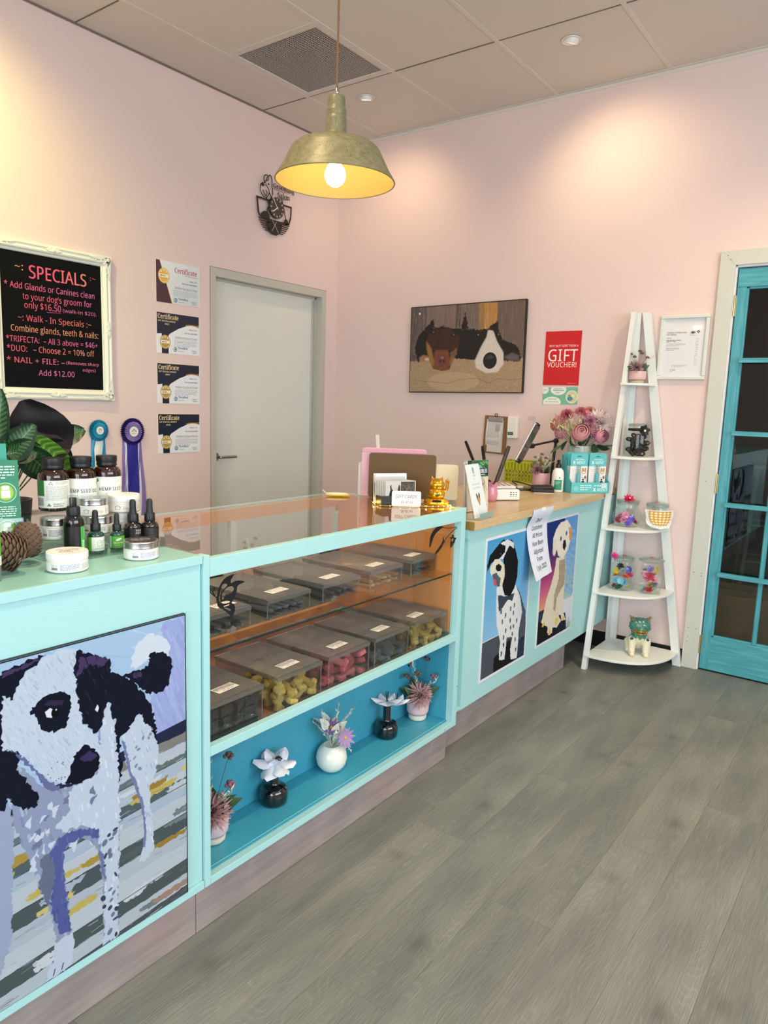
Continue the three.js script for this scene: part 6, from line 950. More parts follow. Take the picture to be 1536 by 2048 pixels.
{ // round white vase
  const t = thing('round_vase', 'round white vase of lilac daisies in the middle of the niche', 'vase', [1.968, NY, 2.293]);
  part('vase_body', lathe([[0, 0], [0.022, 0], [0.034, 0.006], [0.046, 0.022], [0.0505, 0.043], [0.047, 0.063], [0.038, 0.079], [0.028, 0.086], [0.024, 0.086], [0.024, 0.082], [0, 0.08]], 48), phys(0xe6eae0, 0.3, { clearcoat: 0.4, clearcoatRoughness: 0.15 }), t);
  const dz = ds(0x9d7fb0, 0.6), yc = std(0xd3b04a, 0.8);
  for (const [p, f, R, m] of [[[0.045, 0.118, -0.012], [0.85, 0.25, 0.35], 0.036, dz], [[0.008, 0.152, 0.014], [0.35, 0.75, 0.5], 0.032, ds(0x7d5f92, 0.6)]]) { part('stem', stemTube([[0, 0.08, 0], [p[0] * 0.6, p[1] * 0.88, p[2] * 0.6], p], 0.001), G.stem, t); part('daisy', place(facing(ringFlower(R, 11, 0.42, 0.12, -0.1, 0.6), f), p), m, t); part('daisy_eye', place(new THREE.IcosahedronGeometry(0.0055, 1), p), yc, t); }
  for (let i = 0; i < 7; i++) { const a = i * 0.95 + 0.5, L = rr(0.05, 0.1); part('pale_leaf', aim(blade(rr(0.04, 0.058), rr(0.022, 0.032), { curl: -0.2, cup: 0.2 }), [0.03 * cos(a) * L * 10, 0.1 + L * 0.5, 0.03 * sin(a) * L * 10], [cos(a) * 0.7, 1, sin(a) * 0.7], a), i % 2 ? ds(0xd3dfe0, 0.6) : G.cream, t); part('stem', stemTube([[0, 0.08, 0], [0.03 * cos(a) * L * 10, 0.1 + L * 0.5, 0.03 * sin(a) * L * 10]], 0.0008), G.pale, t); }
  for (let i = 0; i < 10; i++) { const a = i * 0.63, r = rr(0.035, 0.075), y = rr(0.12, 0.215); part('sprig', sprig([[0, 0.08, 0], [r * 0.5 * cos(a), (0.08 + y) / 2 + 0.01, r * 0.5 * sin(a)], [r * cos(a), y, r * sin(a)]], 14, 0.013, 0.006), G.cream, t); }
  part('sprig', sprig([[0.01, 0.086, -0.01], [0.04, 0.09, -0.02], [0.056, 0.07, -0.03]], 12, 0.009, 0.003), G.cream, t); keepIn(t, [-0.052, 0, -0.2], [0.09, 0.29, 0.2]);
}
// ---------------------------------------------------------------- products on the closed mint unit
const LY = 0.9863, acrylic = pane(0xf4f8f8, 0.03), blackCap = std(0x14171a, 0.42), whiteP = phys(0xeeeeea, 0.35, { clearcoat: 0.2 }), amber = phys(0x2c1206, 0.07, { clearcoat: 1, transmission: 0.25, thickness: 0 }), amberDark = phys(0x0e0603, 0.07, { clearcoat: 1 }), silver = std(0xc4c6c6, 0.25, { metalness: 1 });
const ARC = 1.05; // azimuth (from +z towards +x) of the side that faces the shop
function wrapLabel(R, h, arc, tex, parent, y, centre, rough = 0.45) { const g = new THREE.CylinderGeometry(R, R, h, 28, 1, true, centre - arc / 2, arc); g.translate(0, y + h / 2, 0); return part('label', g, printed(tex, rough), parent); }
{ // clear stepped display stand
  const t = thing('display_riser', 'clear acrylic stepped stand holding the bottles and tins', 'stand', [1.835, LY, 3.045], PI / 2), w = 0.134;
  const tier = (y, d0, d1) => { part('step_top', B(-w, w, y, y + 0.003, d0, d1, 0.0006), acrylic, t); part('step_front', B(-w, w, 0.001, y, d1 - 0.003, d1, 0.0006), acrylic, t); };
  tier(0.034, -0.035, 0.045); tier(0.084, -0.105, -0.036); part('base_plate', B(-w, w, 0, 0.003, 0.046, 0.112, 0.0006), acrylic, t); part('front_lip', B(-w, w, 0.003, 0.022, 0.109, 0.112, 0.0006), acrylic, t);
  part('side_cheek', [B(-w - 0.003, -w, 0, 0.022, -0.105, 0.112, 0.0006), B(-w - 0.003, -w, 0.022, 0.084, -0.105, 0.0, 0.0006)], acrylic, t); part('side_cheek', [B(w, w + 0.003, 0, 0.022, -0.105, 0.112, 0.0006), B(w, w + 0.003, 0.022, 0.084, -0.105, 0.0, 0.0006)], acrylic, t);
}
{ // three amber bottles
  const house = (c, x, y, s) => { c.strokeStyle = '#8f9a94'; c.lineWidth = 2.2; c.beginPath(); for (const [a, b, m] of [[0, 30, 1], [26, 6, 0], [52, 30, 0], [8, 28, 1], [8, 58, 0], [44, 54, 0], [44, 26, 0], [30, 8, 1], [60, -6, 0], [84, 14, 0], [50, 30, 0], [80, 14, 1], [80, 40, 0], [44, 54, 0], [18, 36, 1], [18, 46, 0], [28, 46, 0], [28, 36, 0], [18, 36, 0]]) (m ? c.moveTo : c.lineTo).call(c, x + a * s, y + b * s); c.stroke(); };
  const front = canvasTex(512, 300, (c) => { c.fillStyle = '#e6ebe3'; c.fillRect(0, 0, 512, 300); house(c, 210, 30, 1.0); house(c, 100, 34, 0.01); oval(c, 70, 44, 32, 17, '#3f9a5a'); oval(c, 88, 34, 12, 12, '#3f9a5a'); fit(c, 'Pure Cold Pressed', 130, 330, 118, 18, '#6d7870'); fit(c, 'HEMP SEED OIL', 100, 400, 160, 56, '#3f4f48', 'sans-serif', 'bold'); fit(c, 'for wellness', 160, 330, 196, 26, '#a7b0a6', 'serif', 'italic'); oval(c, 416, 60, 17, 24, '#3f9a5a'); fit(c, 'i', 412, 420, 68, 24, '#fff'); poly(c, [[180, 240], [200, 222], [220, 240], [200, 258]], '#c59a4a'); });
  const rear = canvasTex(512, 300, (c) => { c.fillStyle = '#e2e6de'; c.fillRect(0, 0, 512, 300); c.fillStyle = '#1f7a38'; c.fillRect(0, 0, 130, 170); c.fillStyle = '#23262a'; for (let i = 0; i < 14; i++) c.fillRect(40, 194 + i * 6, 80, i % 3 ? 2.5 : 4); c.strokeStyle = '#33523e'; c.lineWidth = 4; c.beginPath(); c.moveTo(172, 44); c.lineTo(188, 14); c.lineTo(204, 44); c.closePath(); c.stroke(); fine(c, 230, 350, 14, 48, 3, '#8a948c'); fine(c, 146, 360, 64, 220, 13, '#9aa29b', 0.4); poly(c, [[150, 278], [170, 246], [190, 278]], '#3f8a4e'); fit(c, 'Product of', 206, 300, 262, 22, '#2b3530', 'sans-serif', 'bold'); fit(c, 'Australia', 206, 290, 284, 22, '#2b3530', 'sans-serif', 'bold'); });
  const mk = (z, tex, label, off) => { const t = thing('supplement_bottle', label, 'bottle', [1.765, LY + 0.0872, z], 0, 'amber bottles on the top step'), R = 0.034;
    part('bottle_body', lathe([[0, 0], [R * 0.93, 0], [R, 0.004], [R, 0.078], [R * 0.96, 0.086], [R * 0.84, 0.093], [R * 0.62, 0.0965], [R * 0.6, 0.099], [0, 0.099]], 40), amber, t);
    wrapLabel(R + 0.0005, 0.064, 3.9, tex, t, 0.008, ARC + off);
    part('cap', lathe([[0.0225, 0.097], [0.024, 0.099], [0.024, 0.104], [0.0222, 0.106], [0.0245, 0.107], [0.025, 0.12], [0.0238, 0.1225], [0, 0.1225]], 48), blackCap, t); };
  mk(3.083, rear, 'amber bottle showing its printed back label, left of three', 0.35); mk(3.013, front, 'amber hemp oil bottle in the middle of the top step', 0.15); mk(2.944, front, 'amber hemp oil bottle on the right of the top step', 0.55);
}
function tin(x, y, z, R, h, lid, lidMat, bodyMat, tex, label, group, off = 0) {
  const t = thing('balm_jar', label, 'jar', [x, y, z], 0, group);
  part('jar_body', lathe([[0, 0], [R * 0.95, 0], [R, 0.003], [R, h - lid], [R * 0.97, h - lid + 0.001], [0, h - lid + 0.001]], 44), bodyMat, t);
  const q = lidMat === silver ? [[R * 1.01, h - lid], [R * 1.025, h - lid * 0.85], [R * 1.0, h - lid * 0.7], [R * 1.02, h - lid * 0.55], [R * 1.0, h - lid * 0.4], [R * 1.02, h - lid * 0.25], [R * 1.02, h - 0.001], [R * 0.99, h], [0, h]] : [[R * 1.01, h - lid], [R * 1.03, h - lid + 0.001], [R * 1.03, h - 0.0025], [R * 1.0, h], [0, h]];
  part('jar_lid', lathe(q, 44), lidMat, t); if (tex) wrapLabel(R + 0.0006, (h - lid) * 0.78, 3.6, tex, t, (h - lid) * 0.1, ARC + off); return t;
}
const balmLabel = canvasTex(512, 110, (c) => { c.fillStyle = '#eeeee6'; c.fillRect(0, 0, 512, 110); c.fillStyle = '#cdb870'; c.fillRect(0, 4, 512, 2.5); c.fillRect(0, 104, 512, 2.5); fine(c, 190, 330, 22, 92, 6, '#5b66a0', 0.45); fine(c, 345, 470, 22, 92, 8, '#8d95b4', 0.45); fine(c, 120, 170, 22, 92, 6, '#9aa0b4', 0.4); c.fillStyle = '#23262c'; for (let i = 0; i < 14; i++) c.fillRect(126 + i * 3.4, 60, i % 3 ? 1.6 : 2.4, 26); });
const hempLabel = canvasTex(512, 110, (c) => { c.fillStyle = '#efeee8'; c.fillRect(0, 0, 512, 110); c.fillStyle = '#cdb870'; c.fillRect(0, 6, 512, 2.5); c.fillRect(0, 102, 512, 2.5); c.strokeStyle = '#44484e'; c.lineWidth = 3; c.strokeRect(168, 44, 44, 34); c.beginPath(); c.moveTo(160, 48); c.lineTo(190, 24); c.lineTo(222, 48); c.stroke(); fit(c, 'Hemp', 236, 350, 78, 54, '#c2a850', 'serif', 'italic'); fine(c, 380, 430, 24, 90, 6, '#88909a'); });
{
  const j = tin(2.0, LY, 3.19, 0.0395, 0.04, 0.015, whiteP, whiteP, balmLabel, 'white lidded balm jar at the front of the mint counter', 'balm jars', 0.1);
  const lidTop = canvasTex(256, 256, (c) => { c.fillStyle = '#ecebe6'; c.fillRect(0, 0, 256, 256); fit(c, 'this', 150, 200, 80, 30, '#2a2a2c', 'serif', 'italic'); fit(c, 'Healing', 50, 205, 118, 44, '#2a2a2c', 'serif', 'italic'); fit(c, 'PAW', 86, 150, 150, 30, '#2a2a2c', 'sans-serif', 'bold'); fit(c, 'balm', 70, 170, 190, 46, '#2a2a2c', 'serif', 'italic'); });
  const d = mesh('lid_print', new THREE.CircleGeometry(0.037, 40), printed(lidTop, 0.4)); d.rotation.set(-PI / 2, 0, 1.0); d.position.y = 0.0402; j.add(d);
  const k = tin(2.008, LY, 3.02, 0.037, 0.041, 0.016, silver, whiteP, balmLabel, 'white balm jar with a silver screw lid at the front', 'balm jars', 0.35);
  const lt2 = canvasTex(128, 128, (c) => { c.fillStyle = '#2e2f31'; c.fillRect(0, 0, 128, 128); fine(c, 24, 104, 40, 90, 4, '#b9b9b6'); }); const d2 = mesh('lid_print', new THREE.CircleGeometry(0.034, 40), printed(lt2, 0.4)); d2.rotation.set(-PI / 2, 0, 1.0); d2.position.y = 0.0412; k.add(d2);
  const S2 = LY + 0.0373;
  tin(1.832, S2, 2.94, 0.036, 0.041, 0.014, whiteP, whiteP, hempLabel, 'white hemp jar under another on the middle step', 'balm jars'); tin(1.835, S2 + 0.0412, 2.945, 0.0365, 0.042, 0.016, whiteP, whiteP, hempLabel, 'white hemp jar stacked on top beside the amber bottles', 'balm jars');
  tin(1.842, S2, 3.022, 0.036, 0.041, 0.018, silver, whiteP, balmLabel, 'silver lidded tin underneath another on the middle step', 'balm jars'); tin(1.838, S2 + 0.0412, 3.03, 0.034, 0.041, 0.016, silver, whiteP, hempLabel, 'silver lidded hemp jar stacked behind the spray bottle', 'balm jars'); tin(1.848, S2, 3.128, 0.031, 0.047, 0.016, silver, whiteP, balmLabel, 'small silver lidded tin by the brochure stand', 'balm jars');
}
{ // black spray bottle with clear cap
  const t = thing('spray_bottle', 'black spray bottle with clear cap and green label edge', 'bottle', [1.905, LY + 0.0035, 3.118], 0), R = 0.0215;
  part('bottle_body', lathe([[0, 0], [R * 0.92, 0], [R, 0.004], [R, 0.074], [R * 0.94, 0.083], [R * 0.75, 0.09], [R * 0.55, 0.093], [0, 0.093]], 36), phys(0x050506, 0.12, { clearcoat: 0.6 }), t);
  part('collar', lathe([[0.0135, 0.091], [0.0145, 0.093], [0.0145, 0.108], [0.0125, 0.111], [0, 0.111]], 32), blackCap, t); part('nozzle', lathe([[0, 0.111], [0.0075, 0.111], [0.0075, 0.128], [0.0065, 0.13], [0, 0.13]], 20), blackCap, t); part('clear_cap', lathe([[0.0112, 0.11], [0.0112, 0.132], [0.0105, 0.1345], [0, 0.135]], 24), acrylic, t);
  const tex = canvasTex(300, 256, (c) => { c.fillStyle = '#46b04a'; c.fillRect(0, 0, 300, 256); c.fillStyle = '#0d0f10'; c.fillRect(48, 0, 172, 256); c.save(); c.translate(262, 246); c.rotate(-PI / 2); fit(c, 'hemp', 0, 110, 0, 46, '#e8f4e6', 'sans-serif', 'bold'); c.restore(); fine(c, 262, 292, 20, 110, 8, '#d9efd4', 0.4); }); wrapLabel(R + 0.0005, 0.058, 3.3, tex, t, 0.01, ARC - 0.1);
}
function dropper(x, z, R, h, tex, glass, label, off = 0) {
  const t = thing('dropper_bottle', label, 'bottle', [x, LY + 0.0035, z], 0, 'dropper bottles'), b = h * 0.52;
  part('bottle_body', lathe([[0, 0], [R * 0.93, 0], [R, 0.003], [R, b * 0.78], [R * 0.93, b * 0.88], [R * 0.62, b * 0.97], [R * 0.5, b], [0, b]], 32), glass, t);
  part('dropper_cap', lathe([[R * 0.56, b - 0.001], [R * 0.64, b], [R * 0.62, b + h * 0.05], [R * 0.6, b + h * 0.16], [R * 0.52, b + h * 0.17], [0, b + h * 0.17]], 28), blackCap, t); part('dropper_bulb', lathe([[R * 0.46, b + h * 0.165], [R * 0.4, b + h * 0.2], [R * 0.36, b + h * 0.3], [R * 0.36, h * 0.93], [R * 0.28, h * 0.985], [0, h]], 24), std(0x1d2124, 0.5), t);
  if (tex) wrapLabel(R + 0.0004, b * 0.62, 4.2, tex, t, b * 0.12, ARC + off);
}
{
  const g1 = canvasTex(300, 160, (c) => { c.fillStyle = '#e4e8e0'; c.fillRect(0, 0, 300, 160); c.fillStyle = '#6cb83e'; c.fillRect(40, 0, 80, 160); c.strokeStyle = '#9aa09a'; c.lineWidth = 3; c.strokeRect(170, 60, 36, 44); c.beginPath(); c.moveTo(160, 66); c.lineTo(188, 34); c.lineTo(216, 66); c.moveTo(206, 58); c.lineTo(232, 36); c.lineTo(232, 84); c.lineTo(206, 104); c.stroke(); fit(c, 'CBD OIL', 150, 230, 136, 20, '#8d938c'); });
  const g2 = canvasTex(300, 160, (c) => { c.fillStyle = '#5ab33a'; c.fillRect(0, 0, 300, 160); c.fillStyle = '#e4e8e0'; c.fillRect(50, 0, 36, 160); oval(c, 160, 46, 26, 15, '#f2f6ee', -0.5); oval(c, 180, 38, 14, 9, '#f2f6ee', -0.5); fit(c, 'CBD for Pets', 110, 215, 100, 28, '#f2f6ee', 'sans-serif', 'bold'); fine(c, 120, 205, 116, 138, 2, '#d2ecc2'); });
  const g3 = canvasTex(300, 200, (c) => { c.fillStyle = '#100b09'; c.fillRect(0, 0, 300, 200); fit(c, 'TER', 150, 200, 40, 34, '#e6e2dc'); fit(c, 'PET', 150, 200, 76, 34, '#e6e2dc'); fit(c, 'ANXIETY', 96, 210, 160, 32, '#c9927a', 'sans-serif', 'bold'); fine(c, 110, 200, 170, 190, 2, '#8a8078'); }), g4 = canvasTex(300, 200, (c) => { c.fillStyle = '#120d0b'; c.fillRect(0, 0, 300, 200); fine(c, 90, 170, 20, 180, 9, '#4a4440', 0.4); c.save(); c.translate(236, 190); c.rotate(-PI / 2); fit(c, 'ANXIETY', 0, 100, 0, 30, '#c9927a'); c.restore(); });
  const teal = phys(0x0f3f38, 0.08, { clearcoat: 1 });
  dropper(1.905, 3.066, 0.0182, 0.098, g1, teal, 'small dropper bottle with half green, half white label', -0.1); dropper(1.905, 3.012, 0.0162, 0.085, g2, teal, 'smallest dropper bottle with a bright green label', 0.0); dropper(1.89, 2.958, 0.0212, 0.111, g3, amberDark, 'black dropper bottle lettered in white and copper', 0.15); dropper(1.905, 2.922 , 0.0205, 0.111, g4, amberDark, 'black dropper bottle at the right end of the stand', 0.6);
}
{ // pine cones
  const cone = (R, L) => { const l = []; const n = 110; for (let i = 0; i < n; i++) { const t = i / n, az = i * 2.39996, y = (t - 0.35) * L, r = R * Math.sqrt(Math.max(0.02, 1 - Math.pow((t - 0.35) / 0.68, 2))) ; const g = new THREE.SphereGeometry(1, 7, 5); l.push(aim(place(g, [0, R * 0.2, 0], [0, 0, 0], [R * 0.3, R * 0.36, R * 0.05]), [r * 0.72 * cos(az), y, r * 0.72 * sin(az)], [cos(az), 0.55 + t * 1.6, sin(az)], PI / 2 - az)); } return merge(l); };
  const mp = dataTex(128, 128, (u, v) => { const s = n2(u * 40, v * 12) * 22; return [112 + s, 90 + s, 72 + s]; }, true), m = std(0xffffff, 0.8, { map: rep(mp, 2, 2) }), gA = cone(0.036, 0.062), gB = cone(0.031, 0.058);
  const put = (g, x, z, y, rot, label) => { const o = solo('pine_cone', g, m, label, 'pine cone', [x, LY + y, z], 0, 'pine cones'); o.rotation.set(...rot); };
  put(gA, 1.945, 3.278, 0.042, [1.15, 0.9, 0.1], 'big pine cone showing its whorled end at the counter edge'); put(gB, 1.892, 3.222, 0.037, [0.5, -1.2, 0.9], 'pine cone beside the white balm jar, behind the big one'); put(gB, 1.842, 3.312, 0.037, [0.9, 2.2, 0.3], 'pine cone at the left edge behind the big one');
}
{ // brochures in an acrylic stand at the left edge
  const t = thing('brochure_stand', 'clear stand of green brochures at the left edge of the counter', 'brochure stand', [1.79, LY + 0.002, 3.232], 1.2);
  const tex = canvasTex(300, 620, (c) => { c.fillStyle = '#1f7d5e'; c.fillRect(0, 0, 300, 620); c.fillStyle = '#a9c8dc'; c.fillRect(0, 540, 300, 80); fine(c, 130, 282, 40, 130, 5, '#e9f3ee', 0.4); c.strokeStyle = '#a9d07a'; c.lineWidth = 3; for (const [x, y] of [[220, 210], [220, 450]]) { oval(c, x, y, 62, 62, '#3c8f52'); oval(c, x, y, 46, 50, '#8fb83e'); c.strokeStyle = '#dfeee2'; c.beginPath(); c.arc(x, y, 62, 0, 7); c.stroke(); c.fillStyle = '#e9efe6'; c.fillRect(x - 22, y - 42, 44, 26); c.fillRect(x - 26, y - 12, 52, 46); } fine(c, 30, 150, 180, 270, 5, '#d7ebe2', 0.4); fine(c, 30, 280, 300, 385, 6, '#d7ebe2', 0.4); fine(c, 30, 150, 420, 520, 6, '#d7ebe2', 0.4); fine(c, 60, 270, 555, 600, 3, '#6b93b4', 0.4); });
  const s = sheet('brochure', 0.1, 0.21, tex, t, { d: 0.004, edge: 0x17624a }); s.position.set(0, 0.105, 0); s.rotation.set(-0.16, 0, 0); const s2 = mesh('brochure', B(-0.05, 0.05, 0, 0.245, -0.002, 0.002, 0.0004), std(0x2c9c86, 0.5)); s2.position.set(-0.018, 0.0, -0.014); s2.rotation.x = -0.16; t.add(s2);
  part('holder_front', place(B(-0.055, 0.055, 0.0, 0.085, 0, 0.0025, 0.0006), [0, 0, 0.022], [-0.16, 0, 0]), acrylic, t); part('holder_back', place(B(-0.055, 0.055, 0.0, 0.19, 0, 0.0025, 0.0006), [0, 0, -0.02], [-0.16, 0, 0]), acrylic, t); part('holder_base', B(-0.055, 0.055, -0.002, 0.0, -0.05, 0.026, 0.0005), acrylic, t);
}
{ // bottle cut by the left frame edge
  const t = thing('lotion_bottle', 'slim clear bottle with green label cut off by the left edge', 'bottle', [1.985, LY, 3.338], 0), R = 0.02;
  part('bottle_body', lathe([[0, 0], [R * 0.9, 0], [R, 0.004], [R, 0.1], [R * 0.6, 0.115], [0, 0.116]], 28), phys(0x9aa6ae, 0.1, { transmission: 0.6, thickness: 0 }), t); part('label', new THREE.CylinderGeometry(R + 0.0005, R + 0.0005, 0.05, 28, 1, true).translate(0, 0.075, 0), std(0x5fb53a, 0.5), t); part('label_band', new THREE.CylinderGeometry(R + 0.0006, R + 0.0006, 0.018, 28, 1, true).translate(0, 0.04, 0), std(0xdfe4da, 0.5), t); part('cap', lathe([[0.012, 0.113], [0.0135, 0.115], [0.0135, 0.14], [0, 0.141]], 24), blackCap, t);
}
{ // prayer plant behind the stand
  const t = thing('prayer_plant', 'broad-leaved artificial plant with nearly black leaf backs', 'plant', [1.62, LY, 3.12]);
  part('pot', lathe([[0, 0], [0.045, 0], [0.055, 0.1], [0.05, 0.1], [0.048, 0.09], [0, 0.09]], 28), std(0x33383a, 0.5), t);
  const lm = canvasTex(128, 256, (c) => { c.fillStyle = '#12301a'; c.fillRect(0, 0, 128, 256); c.fillStyle = '#3d6a2c'; for (let i = 0; i < 12; i++) { const y = 16 + i * 20; poly(c, [[64, y + 16], [18, y - 6], [24, y - 14], [64, y + 4]], '#2f6128'); poly(c, [[64, y + 16], [110, y - 6], [104, y - 14], [64, y + 4]], '#2f6128'); } c.fillStyle = '#5f8a48'; c.fillRect(62, 0, 4, 256); });
  const lf = printed(lm, 0.4, { side: THREE.DoubleSide }), dk = ds(0x120a10, 0.6), lite = printed(canvasTex(64, 256, (c) => { c.fillStyle = '#5f8f2e'; c.fillRect(0, 0, 64, 256); for (let i = 0; i < 20; i++) { c.strokeStyle = i % 2 ? '#8dbb4c' : '#3f7226'; c.lineWidth = 5; c.beginPath(); c.moveTo(32, i * 14 + 10); c.lineTo(0, i * 14 - 8); c.moveTo(32, i * 14 + 10); c.lineTo(64, i * 14 - 8); c.stroke(); } }), 0.4, { side: THREE.DoubleSide });
  const W0 = [1.62, LY, 3.12];
  const leaf = (a, b, w, m, roll, x = 1.65, curl = 0.1) => { const A = [x - W0[0], a[0] - W0[1], a[1] - W0[2]], Bq = [x - W0[0] + (curl ? 0.0 : 0), b[0] - W0[1], b[1] - W0[2]], d = [Bq[0] - A[0], Bq[1] - A[1], Bq[2] - A[2]], L = Math.hypot(...d); const q = new THREE.Quaternion(), yv = V(...d).normalize(), n = V(0.82, 0.1, 0.55).applyAxisAngle(yv, roll); n.sub(yv.clone().multiplyScalar(n.dot(yv))).normalize(); const xv = yv.clone().cross(n); const mt = new THREE.Matrix4().makeBasis(xv, yv, n).setPosition(...A); part('leaf', blade(L, w, { curl, cup: 0.18, seg: 8, across: 4, tip: 0.75, wave: 0.25 }).applyMatrix4(mt), m, t); part('stem', stemTube([[0, 0.09, 0], [A[0] * 0.6, (0.09 + A[1]) / 2, A[2] * 0.5], A], 0.0018), G.stem, t); };
  leaf([1.180, 3.02], [1.330, 3.075], 0.16, dk, 0.1, 1.63); leaf([1.20, 3.085], [1.265, 2.965], 0.13, dk, -0.1, 1.64); leaf([1.21, 3.06], [1.165, 2.965], 0.10, dk, 0.1, 1.635); leaf([1.226, 3.0], [1.249, 2.915], 0.058, lf, -0.1, 1.62); leaf([1.245, 3.08], [1.150, 2.968], 0.046, lite, 0.2, 1.675); leaf([1.215, 3.115], [1.135, 3.025], 0.075, lf, 0.1, 1.68); leaf([1.185, 3.16], [1.268, 3.08], 0.07, lf, 0.2, 1.68); leaf([1.2, 3.16], [1.35, 3.135], 0.06, lf, -0.3, 1.66); leaf([1.2, 3.15], [1.215, 3.07], 0.06, lf, 0.1, 1.685); leaf([1.2, 3.1], [1.18, 3.12], 0.05, dk, 0, 1.66);
}
// ---------------------------------------------------------------- on the glass top
const TY = CT + 0.0047;
{ // rack of gift cards
  const an = 1.03, t = thing('card_rack', 'black wire rack holding a stack of gift cards', 'card rack', [1.872, TY, 1.852], an), bk = std(0x14161a, 0.5), w = 0.068;
  part('rack_base', B(-w, w, 0, 0.003, -0.05, 0.04, 0.001), bk, t); part('rack_front', B(-w, w, 0.003, 0.036, 0.036, 0.04, 0.001), bk, t); part('rack_back', B(-w, w, 0.003, 0.078, -0.05, -0.046, 0.001), bk, t); for (const s of [-1, 1]) part('rack_side', [B(s * w - 0.002, s * w + 0.002, 0.003, 0.034, -0.05, 0.04, 0.0008), B(s * w - 0.002, s * w + 0.002, 0.034, 0.078, -0.05, -0.02, 0.0008)], bk, t);
  const face = (k) => canvasTex(256, 180, (c) => { c.fillStyle = k === 2 ? '#dfe6ea' : '#b9b9b6'; c.fillRect(0, 0, 256, 180); if (k === 0) { c.fillStyle = '#17140f'; c.fillRect(130, 8, 118, 164); for (let i = 0; i < 90; i++) { c.strokeStyle = ['#5a5040', '#8a7a5c', '#2a2620'][i % 3]; c.lineWidth = 1.5; c.beginPath(); c.moveTo(rr(132, 246), rr(10, 170)); c.lineTo(rr(132, 246), rr(10, 170)); c.stroke(); } poly(c, [[20, 150], [40, 70], [36, 40], [46, 30], [52, 60], [76, 90], [80, 150]], '#121214'); poly(c, [[96, 150], [104, 60], [112, 30], [124, 40], [126, 150]], '#121214'); c.fillRect(8, 150, 240, 20); } if (k === 2) { c.fillStyle = '#5aa5d0'; c.fillRect(20, 30, 216, 40); strokes(c, 60, 20, 220, 30, 66, 24, ['#1d4e7a', '#e2e9ee', '#76b04a', '#12202e'], 6, -0.7); c.fillStyle = '#8a7a4a'; c.fillRect(116, 30, 24, 40); } if (k === 1) { strokes(c, 70, 10, 240, 6, 40, 8, ['#9aa0a6', '#d9dcde'], 2, 0.3); } });
  const T = [face(0), face(1), face(2)];
  for (let i = 0; i < 9; i++) { const k = i === 0 ? 0 : i > 6 ? 2 : 1, w2 = i > 6 ? 0.124 : 0.118, h2 = i > 6 ? 0.106 : 0.085 + (i === 6 ? 0.01 : 0); const s = sheet('gift_card', w2, h2, T[k], null, { d: 0.0022, edge: i === 8 ? 0x9aa63a : 0xe9eaea }); s.name = numbered('gift_card'); const ox = -0.004 * i * 0.9 + (i > 6 ? 0.018 : 0.008), oz = 0.028 - i * 0.0078; s.position.set(1.872 + ox * cos(an) + oz * sin(an), TY + 0.004 + h2 / 2, 1.852 - ox * sin(an) + oz * cos(an)); s.rotation.set(0, an, 0); s.rotateX(-0.06); s.userData = { label: i === 0 ? 'front gift card with dog silhouettes in the black rack' : i > 6 ? 'tall gift card with blue picture strip at the back of the rack' : 'white gift card standing in the middle of the black rack', category: 'gift card', group: i === 0 ? 'gift cards' : i > 6 ? 'tall gift cards' : 'white gift cards' }; scene.add(s); }
  const sg = canvasTex(300, 160, (c) => { c.fillStyle = '#f4f1ea'; c.fillRect(0, 0, 300, 160); fit(c, 'GIFT CARDS', 34, 256, 74, 50, '#1d1d20', 'sans-serif', '', -0.22); fit(c, '$6.80 ea', 92, 214, 128, 42, '#1d1d20', 'sans-serif', '', -0.3); });
  const g = extrude(rrect(0.104, 0.055, 0.007), 0.0012, 0); const uv = g.attributes.uv, p = g.attributes.position; for (let i = 0; i < p.count; i++) uv.setXY(i, p.getX(i) / 0.104 + 0.5, p.getY(i) / 0.055 + 0.5);
  const o = solo('price_card', g, printed(sg, 0.5), 'white card hand-lettered GIFT CARDS leaning on the black rack', 'sign', [1.932, TY + 0.0275, 1.868], 0.68); o.rotateX(-0.12);
}
